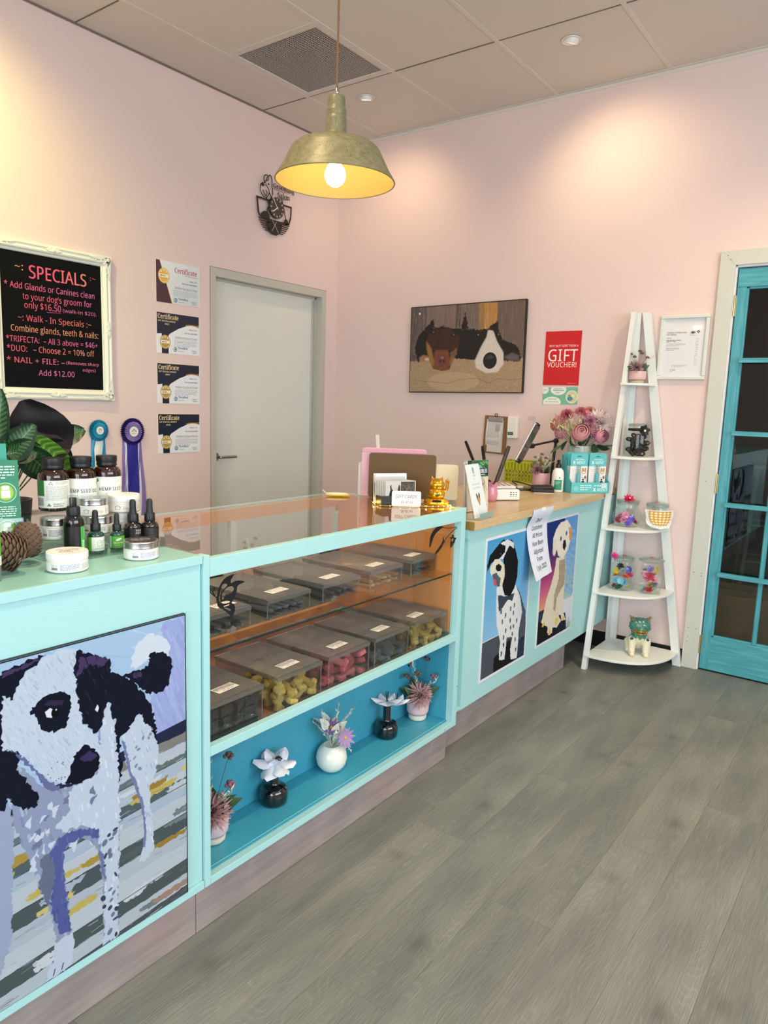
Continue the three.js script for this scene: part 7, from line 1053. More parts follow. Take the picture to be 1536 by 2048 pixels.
{ // beckoning cat, solar figure
  const gold = phys(0xd9a520, 0.24, { metalness: 0.75, clearcoat: 0.5 }), t = thing('lucky_cat', 'gold waving cat figure on the glass top', 'figurine', [1.985, TY, 1.752], 0.62);
  part('base', place(lathe([[0, 0], [0.041, 0], [0.0455, 0.005], [0.046, 0.012], [0.042, 0.021], [0.03, 0.0275], [0, 0.029]], 40), [0, 0, 0], [0, 0, 0], [1, 1, 0.72]), gold, t);
  part('solar_panel', place(B(-0.016, 0.016, -0.0045, 0.0045, 0, 0.002, 0.0005), [0, 0.0175, 0.0325], [-0.75, 0, 0]), std(0x0e1114, 0.25), t);
  part('cat_body', lathe([[0, 0.026], [0.022, 0.026], [0.0305, 0.034], [0.032, 0.046], [0.027, 0.058], [0.0235, 0.062], [0, 0.064]], 36), gold, t); part('cat_head', place(new THREE.SphereGeometry(0.0265, 28, 20), [0, 0.076, 0.003], [0, 0, 0], [1.08, 0.86, 0.95]), gold, t);
  for (const s of [-1, 1]) { part('ear', place(new THREE.ConeGeometry(0.0085, 0.016, 16), [0.0175 * s, 0.099, 0.002], [0, 0, -0.38 * s]), gold, t); part('inner_ear', place(new THREE.ConeGeometry(0.0055, 0.011, 12), [0.0175 * s, 0.0985, 0.0062], [0.1, 0, -0.38 * s], [1, 1, 0.6]), std(0xd05030, 0.5), t); }
  const K = std(0x1a140c, 0.5), Rd = std(0xc23a28, 0.45);
  for (const s of [-1, 1]) part('closed_eye', tube([[0.015 * s, 0.079, 0.0225], [0.0105 * s, 0.082, 0.0255], [0.006 * s, 0.079, 0.0275]], 0.0008, 8, 5), K, t); part('snout', tube([[-0.004, 0.071, 0.0285], [-0.002, 0.0695, 0.029], [0, 0.072, 0.0295], [0.002, 0.0695, 0.029], [0.004, 0.071, 0.0285]], 0.0007, 10, 5), K, t);
  part('collar', place(new THREE.TorusGeometry(0.0245, 0.0024, 8, 36), [0, 0.0605, 0], [PI / 2 + 0.12, 0, 0]), Rd, t); part('arm', [tube([[0.027, 0.05, 0.002], [0.036, 0.062, 0.006], [0.037, 0.082, 0.008]], 0.0062, 12, 10), place(new THREE.SphereGeometry(0.0082, 16, 12), [0.0372, 0.088, 0.009], [0, 0, 0], [1, 1.15, 0.8])], gold, t); part('paw_pad', place(new THREE.SphereGeometry(0.004, 10, 8), [0.0375, 0.089, 0.0145], [0, 0, 0], [1, 1, 0.4]), Rd, t);
  part('emblem', place(new THREE.TorusGeometry(0.0072, 0.0009, 6, 24), [0.002, 0.043, 0.0318], [-0.1, 0.05, 0]), K, t); part('coin_mark', [B(-0.004, 0.004, -0.0035, -0.0025, 0, 0.001, 0), B(-0.004, 0.004, 0.0, 0.001, 0, 0.001, 0), B(-0.004, -0.003, -0.0035, 0.004, 0, 0.001, 0), B(0.003, 0.004, -0.0035, 0.004, 0, 0.001, 0), B(-0.0005, 0.0005, -0.0035, 0.004, 0, 0.001, 0)].map((g) => place(g, [0.002, 0.043, 0.0318], [-0.1, 0.05, 0])), K, t);
}
{ // warm LED string lying round the rack and the cat
  const t = thing('fairy_lights', 'warm white LED string lying on the glass by the gold cat', 'string light', [0, 0, 0]);
  const pts = [[1.79, TY + 0.005, 1.885], [1.86, TY + 0.004, 1.94], [1.92, TY + 0.004, 1.90], [1.97, TY + 0.004, 1.845], [2.01, TY + 0.004, 1.81], [2.035, TY + 0.004, 1.775], [2.045, TY + 0.004, 1.745], [2.02, TY + 0.004, 1.74]];
  const cv = new THREE.CatmullRomCurve3(pts.map((p) => V(...p))); part('wire', new THREE.TubeGeometry(cv, 60, 0.0008, 5), std(0xd9b65a, 0.4), t);
  const em = std(0xffe9a8, 0.4, { emissive: 0xffd060, emissiveIntensity: 3.5 }); for (let i = 0; i < 15; i++) { const p = cv.getPoint((i + 0.5) / 15); part('led_bulb', new THREE.SphereGeometry(0.0017, 8, 6), em, t, [p.x, p.y, p.z]); }
  for (const k of [0.06, 0.5, 0.7, 0.9]) { const p = cv.getPoint(k), l = new THREE.PointLight(0xffc860, 0.005, 0, 2); l.position.set(p.x, p.y + 0.004, p.z); l.castShadow = true; l.shadow.radius = 0.08; scene.add(l); }
}
{ // folders leaning behind the rack
  const an = 0.535, put = (name, w, h, m, ox, oz, tilt, label, cat, tab) => { const t = thing(name, label, cat, [1.79 + ox * cos(an) + oz * sin(an), TY, 1.697 - ox * sin(an) + oz * cos(an)], an); t.rotateX(tilt); const s = new THREE.Shape(rrect(w, h, 0.012).getPoints(8)); part('board', place(extrude(s, 0.0025, 0.0005), [0, h / 2 + 0.001, 0]), m, t); if (tab) tab(t); return t; };
  const brown = std(0x64481f, 0.6);
  put('clipboard', 0.258, 0.17, brown, 0.0, 0.0, -0.05, 'brown board leaning behind the gift card rack', 'board'); 
  put('pink_folder', 0.25, 0.188, std(0xe7b6c2, 0.6), -0.035, -0.022, -0.05, 'pink folder peeking out behind the brown board', 'folder', (t) => part('folded_edge', place(B(-0.125, 0.125, 0.172, 0.187, 0.003, 0.006, 0.001), [0, 0, 0]), std(0xdc9fb0, 0.6), t));
  put('cream_folder', 0.16, 0.135, std(0xddcfae, 0.7), 0.135, -0.012, -0.04, 'cream card folder right of the brown board', 'folder'); put('paper_sheet', 0.2, 0.13, std(0xe3e2e4, 0.7), -0.075, -0.04, -0.05, 'white paper leaning left of the pink folder', 'paper');
  const r = solo('ruler', B(-0.007, 0.007, 0, 0.24, -0.0008, 0.0008, 0.0003), std(0xcfc6b4, 0.4), 'pale ruler sticking up behind the pink folder', 'ruler', [1.79 - 0.08 * cos(an) - 0.035 * sin(an), TY + 0.001, 1.697 + 0.08 * sin(an) - 0.035 * cos(an)], an); r.rotation.z = 0.1;
}
{ // soft yellow and white sachet
  const g = new THREE.SphereGeometry(1, 24, 12); const t = thing('yellow_sachet', 'flat yellow and white sachet lying on the glass top', 'sachet', [1.592, TY + 0.0005, 1.842], 0.62); part('yellow_side', place(g, [0, 0.005, 0], [0, 0, 0], [0.05, 0.005, 0.02]), std(0xdcc63a, 0.5), t); part('white_side', place(new THREE.SphereGeometry(1, 24, 12), [-0.005, 0.009, -0.003], [0, 0, 0], [0.046, 0.005, 0.018]), std(0xe6e4d6, 0.5), t); part('tail', place(B(-0.02, 0.0, 0, 0.001, -0.006, 0.006, 0.0003), [-0.045, 0.01, 0], [0, 0, -0.7]), std(0xe6e4da, 0.5), t);
}
// ---------------------------------------------------------------- on the timber counter
const WY = 0.9203;
{ // leaflet in an acrylic stand
  const t = thing('leaflet_stand', 'clear stand with white leaflet showing a dog and cat heart', 'leaflet stand', [2.058, WY, 1.548], 1.66);
  const tex = canvasTex(300, 420, (c) => { c.fillStyle = '#dfe9ec'; c.fillRect(0, 0, 300, 420); oval(c, 145, 50, 24, 28, '#5ab3c8'); oval(c, 145, 56, 16, 20, '#dfe9ec'); poly(c, [[136, 70], [138, 40], [150, 36], [152, 72]], '#2f7d96'); fit(c, 'VITALS', 120, 172, 96, 18, '#5a8e9c', 'sans-serif', 'bold'); fine(c, 110, 190, 118, 126, 1, '#b3c2c6'); fit(c, 'feed & understanding', 70, 240, 165, 22, '#9fb0b4'); fit(c, 'of your pet’s health', 78, 236, 194, 22, '#9fb0b4'); poly(c, [[150, 330], [118, 280], [108, 240], [124, 228], [150, 256], [176, 226], [196, 240], [186, 288], [162, 326]], '#a87f52'); poly(c, [[150, 256], [118, 280], [108, 240], [124, 228]], '#5c554e'); poly(c, [[176, 226], [196, 240], [188, 280], [170, 250]], '#3c322a'); poly(c, [[150, 262], [166, 256], [172, 300], [158, 320]], '#d8a95c'); strokes(c, 40, 100, 200, 330, 400, 50, ['#c9d4d8', '#eef3f5', '#b2c0c6'], 4, 1.4); });
  const s = sheet('leaflet', 0.12, 0.205, tex, t, { d: 0.003 }); s.position.set(0, 0.104, -0.02); s.rotation.x = -0.26;
  part('stand_back', place(B(-0.066, 0.066, 0, 0.21, -0.0025, 0, 0.0006), [0, 0.002, 0.003], [-0.26, 0, 0]), acrylic, t); part('stand_foot', B(-0.066, 0.066, 0, 0.0025, -0.075, 0.03, 0.0006), acrylic, t); part('stand_lip', B(-0.066, 0.066, 0.0025, 0.026, 0.0275, 0.03, 0.0006), phys(0xcfe0dc, 0.1, { transmission: 0.7, thickness: 0 }), t);
}
{ // upright photo leaflet behind it
  const tex = canvasTex(300, 420, (c) => { c.fillStyle = '#2f6b4a'; c.fillRect(0, 0, 300, 420); strokes(c, 60, 0, 300, 0, 120, 60, ['#4f9a4a', '#1f4a4a', '#7fc0c8', '#89b84e'], 16, 0.5); c.fillStyle = '#153a4a'; c.fillRect(0, 0, 60, 90); c.fillStyle = '#0f2a3a'; c.fillRect(90, 70, 210, 60); fit(c, 'BUBBLES', 130, 286, 108, 44, '#eef4f2', 'sans-serif', 'bold'); fine(c, 190, 286, 118, 128, 1, '#d8e8e6', 0.6); c.fillStyle = '#d6d2c0'; c.fillRect(0, 140, 300, 280); oval(c, 190, 220, 70, 80, '#b6ad90'); oval(c, 180, 260, 40, 50, '#8d866c'); oval(c, 170, 205, 9, 11, '#241f1a'); oval(c, 220, 205, 9, 11, '#241f1a'); oval(c, 186, 256, 18, 14, '#2a241e'); strokes(c, 120, 60, 290, 150, 410, 26, ['#c9c1a4', '#a49b80', '#e2dcc8', '#7d765e'], 4, 1.3); });
  const t = thing('photo_leaflet', 'upright leaflet with a dog photo behind the white one', 'leaflet', [1.955, WY + 0.001, 1.395], 1.45); const s = sheet('printed_face', 0.14, 0.205, tex, t, { d: 0.006 }); s.position.y = 0.104; s.rotation.x = -0.06; part('leaflet_pack', place(B(-0.07, 0.07, 0, 0.2, -0.012, -0.004, 0.001), [0, 0.001, 0], [-0.06, 0, 0]), std(0xe6e6e0, 0.6), t);
}
{ // card holder with white cards beside the case
  const t = thing('card_holder', 'clear low holder of white cards between case and leaflet', 'card holder', [1.86, WY, 1.5], 0.8); for (const [y, z] of [[0.0, 0.03], [0.0, 0.005], [0.0, -0.02]]) part('divider', place(B(-0.05, 0.05, 0, 0.07 - z * 0.5, 0, 0.002, 0.0005), [0, y, z], [-0.35, 0, 0]), acrylic, t); part('holder_base', B(-0.052, 0.052, 0, 0.002, -0.05, 0.04, 0.0005), acrylic, t);
  part('card_pack', place(B(-0.045, 0.045, 0.001, 0.052, 0, 0.012, 0.0005), [0, 0.002, 0.008], [-0.35, 0, 0]), std(0xe4e3e0, 0.6), t); part('card_pack', place(B(-0.045, 0.045, 0.001, 0.075, 0, 0.012, 0.0005), [0, 0.002, -0.017], [-0.35, 0, 0]), std(0xdcd9d6, 0.6), t);
}
{ // pink pen cup and what stands in it
  const at = [1.848, WY, 1.075], t = thing('pen_cup', 'scalloped pink ceramic pen cup beside the white printer', 'cup', at), R = 0.031;
  const g = lathe([[0, 0], [R * 0.7, 0], [R * 0.95, 0.014], [R * 1.05, 0.036], [R * 0.85, 0.062], [R * 0.9, 0.074], [R * 1.1, 0.084], [R * 0.98, 0.084], [R * 0.78, 0.07], [R * 0.8, 0.06], [0, 0.012]], 40), p = g.attributes.position; for (let i = 0; i < p.count; i++) { const y = p.getY(i); if (y > 0.066) { const a = Math.atan2(p.getZ(i), p.getX(i)); p.setY(i, y + 0.006 * sin(a * 6) * (y - 0.066) / 0.018); } } g.computeVertexNormals(); part('cup_body', g, phys(0xd58fa6, 0.3, { clearcoat: 0.5 }), t);
  const pen = (a, b, r, m, name, label, cat) => { const A = V(...a), Bv = V(...b), L = A.distanceTo(Bv); const o = solo(name, merge([new THREE.CylinderGeometry(r, r, L * 0.94, 14).translate(0, L * 0.47, 0), new THREE.CylinderGeometry(r * 0.86, r, L * 0.06, 14).translate(0, L * 0.97, 0)]), m, label, cat, a); o.quaternion.setFromUnitVectors(Y0, Bv.sub(A).normalize()); };
  const glit = dataTex(256, 256, () => { const s = rnd(); return s > 0.86 ? [150, 146, 140] : [26 + 30 * s, 25 + 30 * s, 25 + 28 * s]; }, true);
  pen([1.853, WY + 0.02, 1.082], [1.87, 1.165, 0.965], 0.0095, std(0xffffff, 0.3, { map: rep(glit, 1, 4), metalness: 0.4 }), 'glitter_stick', 'thick black glitter stick leaning out of the pink cup', 'stick'); pen([1.838, WY + 0.02, 1.072], [1.862, 1.172, 1.2], 0.0075, std(0x15181c, 0.35), 'marker_pen', 'dark marker pen standing behind the dog photo leaflet', 'pen'); pen([1.84, WY + 0.02, 1.088], [1.86, 1.196, 1.342], 0.0065, std(0x101214, 0.35), 'marker_pen', 'slim black marker leaning left above the leaflets', 'pen');
}
{ // small white label printer with icons
  const t = thing('label_printer', 'small white printer with icons on its front', 'printer', [1.842, WY, 0.955], 0.86); part('printer_body', B(-0.06, 0.06, 0.002, 0.052, -0.075, 0.075, 0.008), whiteP, t); for (const [x, z] of [[-1, -1], [1, -1], [-1, 1], [1, 1]]) part('rubber_foot', B(x * 0.048 - 0.006, x * 0.048 + 0.006, 0, 0.004, z * 0.062 - 0.006, z * 0.062 + 0.006, 0.001), blackCap, t); part('top_cover', place(B(-0.058, 0.058, 0, 0.014, -0.07, 0.03, 0.005), [0, 0.05, 0], [0.06, 0, 0]), std(0xdedcd8, 0.5), t); for (let i = 0; i < 4; i++) part('vent_slot', place(B(-0.05 + i * 0.026, -0.044 + i * 0.026, 0, 0.001, -0.06, 0.02, 0.0003), [0, 0.0648, 0], [0.06, 0, 0]), std(0x8d8a86, 0.6), t); part('paper_slot', B(-0.05, 0.05, 0.051, 0.0535, 0.04, 0.05, 0.0005), std(0x55565a, 0.5), t);
  const tex = canvasTex(128, 128, (c) => { c.fillStyle = '#eeeeea'; c.fillRect(0, 0, 128, 128); for (let r = 0; r < 3; r++) for (let k = 0; k < 3; k++) { c.fillStyle = k ? '#5d636c' : '#2b2f36'; c.fillRect(18 + k * 34, 20 + r * 34, k ? 18 : 20, r === 2 ? 8 : 16); } }); const s = sheet('icon_panel', 0.05, 0.036, tex, t, { d: 0.0006, edge: 0xeeeeea }); s.position.set(0.028, 0.028, 0.0754);
}
{ // tablet held by a black arm
  const r = V(0.807, 0, -0.59), up = V(0, 1, 0), vd = V(0.59, 0.0, 0.807), lng = r.clone().multiplyScalar(0.42).add(up.clone().multiplyScalar(0.9)).normalize();
  const nar0 = r.clone().multiplyScalar(0.9).add(up.clone().multiplyScalar(-0.42)), wid = nar0.clone().multiplyScalar(0.42).add(vd.clone().multiplyScalar(-0.9)).normalize(), nrm = wid.clone().cross(lng).normalize();
  const t = thing('tablet_holder', 'tablet tilted on a jointed black desk arm', 'tablet holder', [1.72, WY, 0.11]), mt = new THREE.Matrix4().makeBasis(wid, lng, nrm).setPosition(0.045, 0.243, 0.435);
  const scr = phys(0x55525a, 0.12, { clearcoat: 0.6 });
  part('tablet', B(-0.062, 0.062, -0.105, 0.105, -0.004, 0.004, 0.003).applyMatrix4(mt), std(0xd9dade, 0.3), t); const sc = sheet('tablet_glass', 0.118, 0.2, null, t, { d: 0.0006, mat: scr, edge: 0x222226 }); sc.applyMatrix4(new THREE.Matrix4().makeTranslation(0, 0, -0.0046).multiply(new THREE.Matrix4().makeRotationY(PI))); sc.applyMatrix4(mt); const sc2 = sheet('tablet_back', 0.118, 0.2, null, t, { d: 0.0006, mat: scr, edge: 0x222226 }); sc2.applyMatrix4(new THREE.Matrix4().makeTranslation(0, 0, 0.0046)); sc2.applyMatrix4(mt);
  part('clamp', [B(-0.03, 0.03, -0.112, -0.09, -0.008, 0.008, 0.003).applyMatrix4(mt), B(-0.03, 0.03, 0.098, 0.112, -0.008, 0.008, 0.003).applyMatrix4(mt)], blackCap, t);
  part('arm', [tube([[0.0, 0.222, 0.31], [0.0, 0.228, 0.22], [0.0, 0.243, -0.02]], 0.006, 10, 10), place(new THREE.CylinderGeometry(0.011, 0.014, 0.06, 16), [0.0, 0.222, 0.31], [PI / 2, 0, 0.05])], blackCap, t); part('arm_joint', place(new THREE.SphereGeometry(0.016, 18, 14), [0, 0.241, -0.025]), blackCap, t); part('post', tube([[0, 0.236, -0.025], [-0.002, 0.12, -0.01], [-0.004, 0.01, 0.0]], 0.0085, 10, 10), blackCap, t); part('foot', lathe([[0, 0], [0.045, 0], [0.045, 0.008], [0.012, 0.014], [0, 0.014]], 28), blackCap, t, [-0.004, 0, 0]); part('holder_link', tube([[0.0, 0.222, 0.33], [0.02, 0.228, 0.37], [0.04, 0.236, 0.42]], 0.006, 8, 8), blackCap, t);
}
{ // lime basket: rim, slotted walls
  const t = thing('lime_basket', 'lime green plastic basket with slotted sides', 'basket', [1.555, WY, 0.13], 0.25), m = phys(0xb2bc1e, 0.4), w = 0.105, d = 0.07, h = 0.115;
  part('basket_base', B(-w * 0.85, w * 0.85, 0, 0.004, -d * 0.85, d * 0.85, 0.001), m, t);
  const wall = (L, off, rot) => { const g = []; for (let i = 0; i <= 10; i++) { const u = i / 10 * 2 - 1; g.push(B(u * L * 0.93 - 0.003, u * L * 0.93 + 0.003, 0, h, 0, 0.003, 0)); } for (const y of [0.002, 0.026, 0.048, 0.07, 0.108]) g.push(B(-L, L, y - 0.003, y + (y > 0.1 ? 0.008 : y > 0.065 ? 0.036 : 0.003), 0, 0.003, 0)); return place(merge(g), off, rot); };
  part('slotted_wall', wall(w * 0.95, [0, 0, d * 0.88], [0.08, 0, 0]), m, t); part('slotted_wall', wall(w * 0.95, [0, 0, -d * 0.88], [-0.08, 0, 0]), m, t); part('slotted_wall', wall(d * 0.95, [w * 0.88, 0, 0], [0, PI / 2, -0.08]), m, t); part('slotted_wall', wall(d * 0.95, [-w * 0.88, 0, 0], [0, PI / 2, 0.08]), m, t); part('rim', [B(-w, w, h - 0.004, h + 0.003, d - 0.004, d + 0.004, 0.002), B(-w, w, h - 0.004, h + 0.003, -d - 0.004, -d + 0.004, 0.002), B(-w - 0.004, -w + 0.004, h - 0.004, h + 0.003, -d, d, 0.002), B(w - 0.004, w + 0.004, h - 0.004, h + 0.003, -d, d, 0.002)], m, t);
}
{ const t = potPlant('pink pot of dusky flowers on the oak counter', [1.79, WY, 0.41], 0.5, { r: 0.046, h: 0.086, split: 0.02, color: 0xd8a9ae, base: 0xd8a9ae, s: 1.25, side: -1.0, face: [-0.2, 0.3, 0.95], flower: G.mauve, group: 'pink pots of dried flowers' }); for (let i = 0; i < 6; i++) { const a = i * 1.05; part('sprig', sprig([[0, 0.08, 0], [0.02 * cos(a), 0.12, 0.02 * sin(a)], [0.04 * cos(a) + 0.012, 0.165, 0.04 * sin(a)]], 16, 0.016, 0.005), i % 2 ? G.pale : G.olive, t); } part('broad_leaf', aim(blade(0.07, 0.05, { curl: -0.3 }), [-0.01, 0.085, 0], [-0.8, 1.1, 0.3], 0), G.olive, t); part('broad_leaf', aim(blade(0.06, 0.045, { curl: -0.3 }), [-0.01, 0.09, -0.01], [-0.3, 1.4, -0.3], 1), G.dark, t); }
{ // flat black phone, cable, wallet
  const t = thing('flat_phone', 'black phone lying flat by the lime basket', 'phone', [1.735, WY, 0.55], 0.7); part('phone_body', B(-0.07, 0.07, 0, 0.009, -0.035, 0.035, 0.003), phys(0x0c0d10, 0.2), t); part('plug', B(-0.012, 0.02, 0.009, 0.02, -0.02, 0.006, 0.002), std(0xd6d6d2, 0.5), t);
  const w = thing('black_wallet', 'black folded wallet on white card in front of the pot', 'wallet', [1.862, WY, 0.552], 0.62); part('white_card', B(-0.048, 0.05, 0, 0.002, -0.03, 0.045, 0.0005), std(0xe8e6e2, 0.6), w); part('wallet_body', B(-0.055, 0.055, 0.002, 0.02, -0.04, 0.04, 0.006), std(0x111214, 0.5), w); part('wallet_flap', place(B(-0.053, 0.053, 0, 0.014, -0.036, 0.036, 0.006), [0.002, 0.019, -0.002], [0.06, 0, 0.04]), std(0x17181a, 0.5), w);
  solo('black_cable', merge([tube([[1.62, WY + 0.03, 0.62], [1.66, WY + 0.006, 0.56], [1.70, WY + 0.004, 0.5], [1.66, WY + 0.006, 0.42], [1.6, WY + 0.02, 0.36], [1.64, WY + 0.006, 0.3], [1.72, WY + 0.004, 0.36]], 0.003, 60, 7), place(new THREE.CylinderGeometry(0.005, 0.005, 0.03, 10), [1.61, WY + 0.036, 0.63], [0.9, 0, 0.6])]), std(0x111214, 0.5), 'black charging cable curling between phone and basket', 'cable');
}
{ // white pump bottle
  const t = thing('white_bottle', 'white spray bottle with green label beside the mint display', 'bottle', [1.905, WY, 0.462], 0), R = 0.0305;
  part('bottle_body', lathe([[0, 0], [R * 0.94, 0], [R, 0.004], [R, 0.09], [R * 0.88, 0.108], [R * 0.55, 0.12], [R * 0.42, 0.123], [0, 0.123]], 36), whiteP, t); part('spray_collar', lathe([[0.0125, 0.121], [0.0135, 0.123], [0.0135, 0.14], [0.009, 0.144], [0, 0.144]], 24), blackCap, t); part('spray_head', [B(-0.007, 0.007, 0.143, 0.165, -0.008, 0.008, 0.003), place(new THREE.CylinderGeometry(0.003, 0.003, 0.012, 8), [0, 0.158, 0.012], [PI / 2, 0, 0])], blackCap, t);
  const tex = canvasTex(200, 160, (c) => { c.fillStyle = '#f0f0ec'; c.fillRect(0, 0, 200, 160); oval(c, 96, 22, 8, 10, '#2f8a70'); c.fillStyle = '#2c8f6c'; c.fillRect(30, 46, 100, 110); fine(c, 40, 110, 66, 100, 3, '#bfe2d4', 0.35); for (let i = 0; i < 4; i++) oval(c, 164, 60 + i * 26, 8, 8, '#23302c'); }); wrapLabel(R + 0.0005, 0.075, 2.6, tex, t, 0.01, 0.75);
}
{ // counter display of breath sprays
  const an = 0.889, at = [2.008, WY, 0.352], t = thing('spray_display', 'teal cardboard counter display of breath sprays', 'display box', at, an), w = 0.109, tq = std(0x4fb3b8, 0.5);
  const front = canvasTex(440, 110, (c) => { c.fillStyle = '#5fc0c6'; c.fillRect(0, 0, 440, 110); oval(c, 60, 60, 28, 26, '#7bcdd2'); fine(c, 105, 240, 28, 92, 3, '#dff3f4', 0.3); fit(c, 'PET FRESH', 262, 345, 40, 18, '#e8f7f7', 'sans-serif', 'bold'); fit(c, 'X', 256, 286, 90, 46, '#ffffff', 'sans-serif', 'bold'); fit(c, '·MINT', 290, 420, 90, 46, '#eaf8f8'); c.fillStyle = '#d9e6ee'; c.fillRect(348, 10, 62, 44); fine(c, 354, 402, 20, 42, 3, '#b9a6c8', 0.3); });
  part('tray_base', B(-w, w, 0, 0.003, -0.06, 0.055, 0.0005), tq, t); const f = sheet('tray_front', 2 * w, 0.055, front, t, { d: 0.003, edge: 0x4fb3b8 }); f.position.set(0, 0.0275, 0.0535); part('tray_back', B(-w, w, 0.003, 0.19, -0.06, -0.057, 0.0005), tq, t);
  for (const s of [-1, 1]) part('tray_side', place(extrude([[-0.055, 0.003], [0.057, 0.003], [0.057, 0.19], [0.03, 0.18], [-0.03, 0.075], [-0.055, 0.056]], 0.003), [s * (w - 0.0015) - 0.0015, 0, 0], [0, PI / 2, 0]), tq, t);
  const tex = canvasTex(220, 440, (c) => { c.fillStyle = '#e6e9e8'; c.fillRect(0, 0, 220, 440); c.fillStyle = '#5fc0c6'; c.fillRect(0, 0, 220, 150); c.fillStyle = '#f7fbfb'; c.fillRect(0, 150, 220, 6); poly(c, [[86, 30], [130, 30], [140, 44], [76, 44]], '#2f7f86'); fit(c, 'PET FRESH', 62, 170, 78, 18, '#e8f7f7', 'sans-serif', 'bold'); fit(c, 'X', 30, 62, 124, 50, '#fff', 'sans-serif', 'bold'); fit(c, '·MINT', 66, 190, 124, 50, '#eef9f9'); fine(c, 36, 180, 134, 142, 1, '#d0eef0'); oval(c, 176, 205, 32, 34, '#d8b88a'); oval(c, 160, 180, 8, 14, '#b98f5c'); oval(c, 196, 180, 8, 14, '#b98f5c'); oval(c, 176, 215, 14, 10, '#f2ece4'); oval(c, 176, 208, 6, 4, '#241a14'); oval(c, 164, 198, 4, 4, '#241a14'); oval(c, 190, 198, 4, 4, '#241a14'); oval(c, 176, 300, 34, 52, '#efeae6'); oval(c, 198, 276, 14, 20, '#a8774e'); oval(c, 172, 300, 12, 10, '#151214'); oval(c, 162, 276, 5, 5, '#151214'); oval(c, 192, 276, 5, 5, '#151214'); oval(c, 172, 336, 20, 24, '#3a1c24'); oval(c, 172, 346, 12, 14, '#d67a94'); fine(c, 24, 60, 180, 380, 9, '#c8cecd', 0.2); });
  const put = (ox, oz, label, tube_, hide) => { const b = thing('spray_pack', label, 'blister pack', [at[0] + ox * cos(an) + oz * sin(an), WY + 0.004, at[2] - ox * sin(an) + oz * cos(an)], an, hide ? 'packs behind the front row' : 'front breath spray packs'); const g = extrude(rrect(0.098, 0.198, 0.012), 0.0012), uv = g.attributes.uv, p = g.attributes.position; for (let i = 0; i < p.count; i++) uv.setXY(i, p.getX(i) / 0.098 + 0.5, p.getY(i) / 0.198 + 0.5); part('backing_card', place(g, [0, 0.099, 0]), printed(tex, 0.4), b); if (tube_) { part('spray_tube', [place(lathe([[0, 0], [0.009, 0], [0.0095, 0.003], [0.0095, 0.05], [0, 0.05]], 20), [-0.006, 0.045, 0.0115])], std(0x5fb9bd, 0.4), b); part('tube_cap', place(lathe([[0.0088, 0], [0.0088, 0.036], [0.007, 0.04], [0, 0.04]], 20), [-0.006, 0.0955, 0.0115]), pane(0xe9eeee, 0.05), b); part('blister', B(-0.018, 0.006, 0.04, 0.142, 0.0015, 0.022, 0.004), pane(0xf6fafa, 0.05), b); } return b; };
  put(-0.053, 0.022, 'teal breath spray pack at the front left of the display', true); put(0.053, 0.022, 'teal breath spray pack at the front right of the display', true); for (let i = 0; i < 3; i++) put(-0.054 - 0.001 * i, -0.004 - i * 0.018, 'teal breath spray pack tucked behind the front left one', false, true); for (let i = 0; i < 2; i++) put(0.053, -0.006 - i * 0.02, 'teal breath spray pack tucked behind the front right one', false, true);
}
